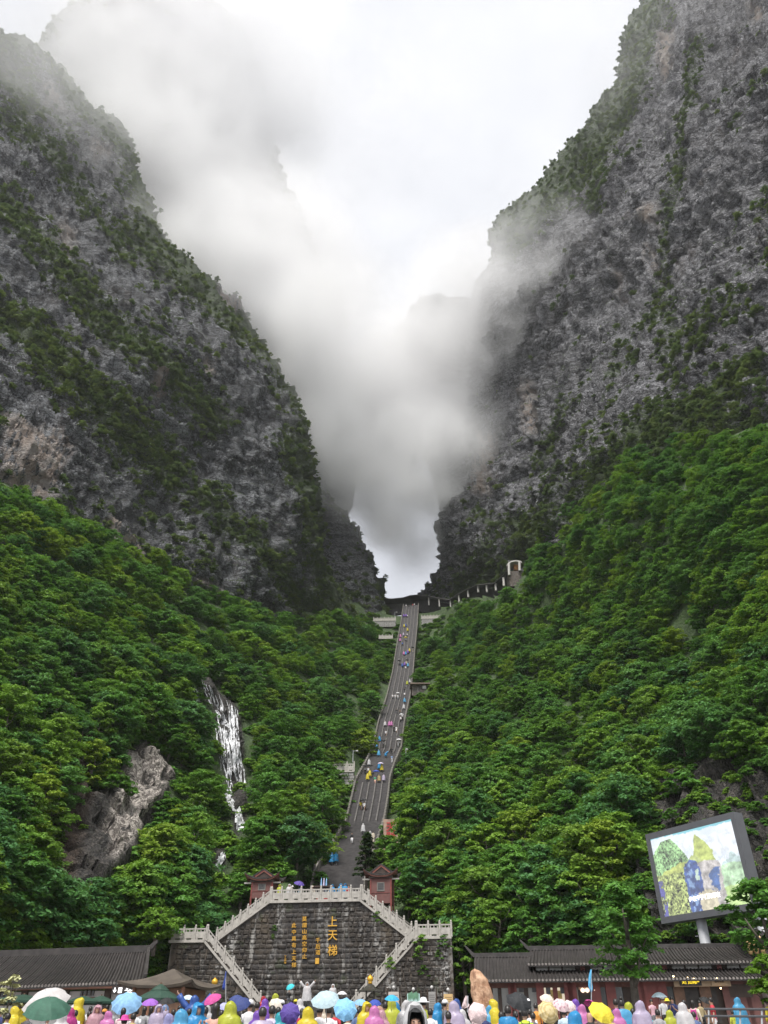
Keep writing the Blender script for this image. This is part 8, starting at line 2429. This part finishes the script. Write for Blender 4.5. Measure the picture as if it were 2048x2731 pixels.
for lab, px, py, dia, col, n in (('black umbrella over a pair on the lowest divided flight', 968, 2164, 1.5, 'black', 8), ('left of two black umbrellas on the landing', 974, 2067, 1.4, 'black', 8), ('right of two black umbrellas on the landing', 988, 2067, 1.3, 'black', 8),
                                 ('blue and white umbrella over the landing group', 1003, 2084, 1.5, 'royal', 8), ('white umbrella over a blue and a yellow raincoat', 1015, 2062, 1.4, 'lav', 8), ('black umbrella on the second divided flight', 1023, 1997, 1.3, 'black', 8),
                                 ('lower white umbrella by the right rail', 1064, 1996, 1.4, 'white', 8), ('upper white umbrella by the right rail', 1071, 1926, 1.4, 'white', 8), ('white umbrella over three abreast at mid height', 1061, 1866, 1.4, 'white', 8),
                                 ('black umbrella left of the upper cluster', 1065, 1776, 1.4, 'black', 8), ('black umbrella by the right rail high up', 1101, 1741, 1.4, 'black', 8), ('yellow umbrella high on the stairway', 1082, 1713, 1.4, 'yel', 8), ('black umbrella over the cream raincoat of the upper cluster', 1086, 1775, 1.3, 'black', 8)):
    umbrella(lab, stair_spot(px, py) + Vector((0, -.1, 2.0)), dia, col, 10, 0, 'umbrellas on the long stairway', n, .2)
for lab, px, py, fit, pose, o in (
        ('person in lime raincoat at the left end of the platform', 747, 2358, 'c:lime', 'stand', -1.2), ('person in white raincoat left of the purple umbrella on the platform', 772, 2357, 'c:white', 'stand', -1.2), ('person in white hat bending on the platform left of the purple umbrella', 780, 2362, 'l:white hat:white', 'stand', -1.4),
        ('person in pale blue top under the purple umbrella on the platform', 803, 2359, 'l:paleblue', 'hold', -1.3), ('person in cream cap left of the incense stall', 834, 2362, 'l:cream cap:cream', 'stand', -1.2), ('person in white hood behind the incense stall', 882, 2345, 'c:white', 'stand', -4.5),
        ('person in blue raincoat right of the incense stall', 887, 2358, 'c:blue', 'stand', -1.4), ('person in blue raincoat at the platform rail, left of a pair', 909, 2352, 'c:blue', 'stand', -1.8), ('person in blue raincoat at the platform rail, right of a pair', 921, 2353, 'c:blue', 'stand', -1.8),
        ('child in red at the platform rail right of the blue pair', 930, 2359, 'l:red', 'stand', -1.5)):
    s, z = WF.hit(px, py, o)
    sc_ = min(max((z - PZ) / 1.82, .7), 1.1)
    person(lab, WF.at(s, o, PZ), math.radians(0), sc_, fit, pose, 'people on the platform')
s, z = WF.hit(798, 2357, -1.3)
umbrella('purple umbrella on the platform behind the balustrade', WF.at(s, -1.3, PZ + 1.95), 1.3, 'violet2', 25, 30, 'umbrellas on the platform', 8, .22)
s, z = WF.hit(864, 2345, -3.5); r = empty('parasol_rack', WF.at(s, -3.5, PZ)); tag(r, 'stand of upright folded blue parasols behind the incense stall', 'stand')
for k in range(3): MB().lathe((-.3 + .3 * k, 0, 0), [(.03, 0), (.05, .3), (.13, 1.0), (.12, 2.0), (.07, 2.6), (.02, 2.9)], 8).build('folded_parasol', cloth(C['steelblue' if k % 2 == 0 else 'lav']), r, smooth=True)
s, z = WF.hit(688, 2392, -4.6)
person('person in blue raincoat on the left upper flight before the left pavilion', WF.at(s, -4.6, z - 1.4), 0, .95, 'c:blue', 'walk', 'people on the platform')
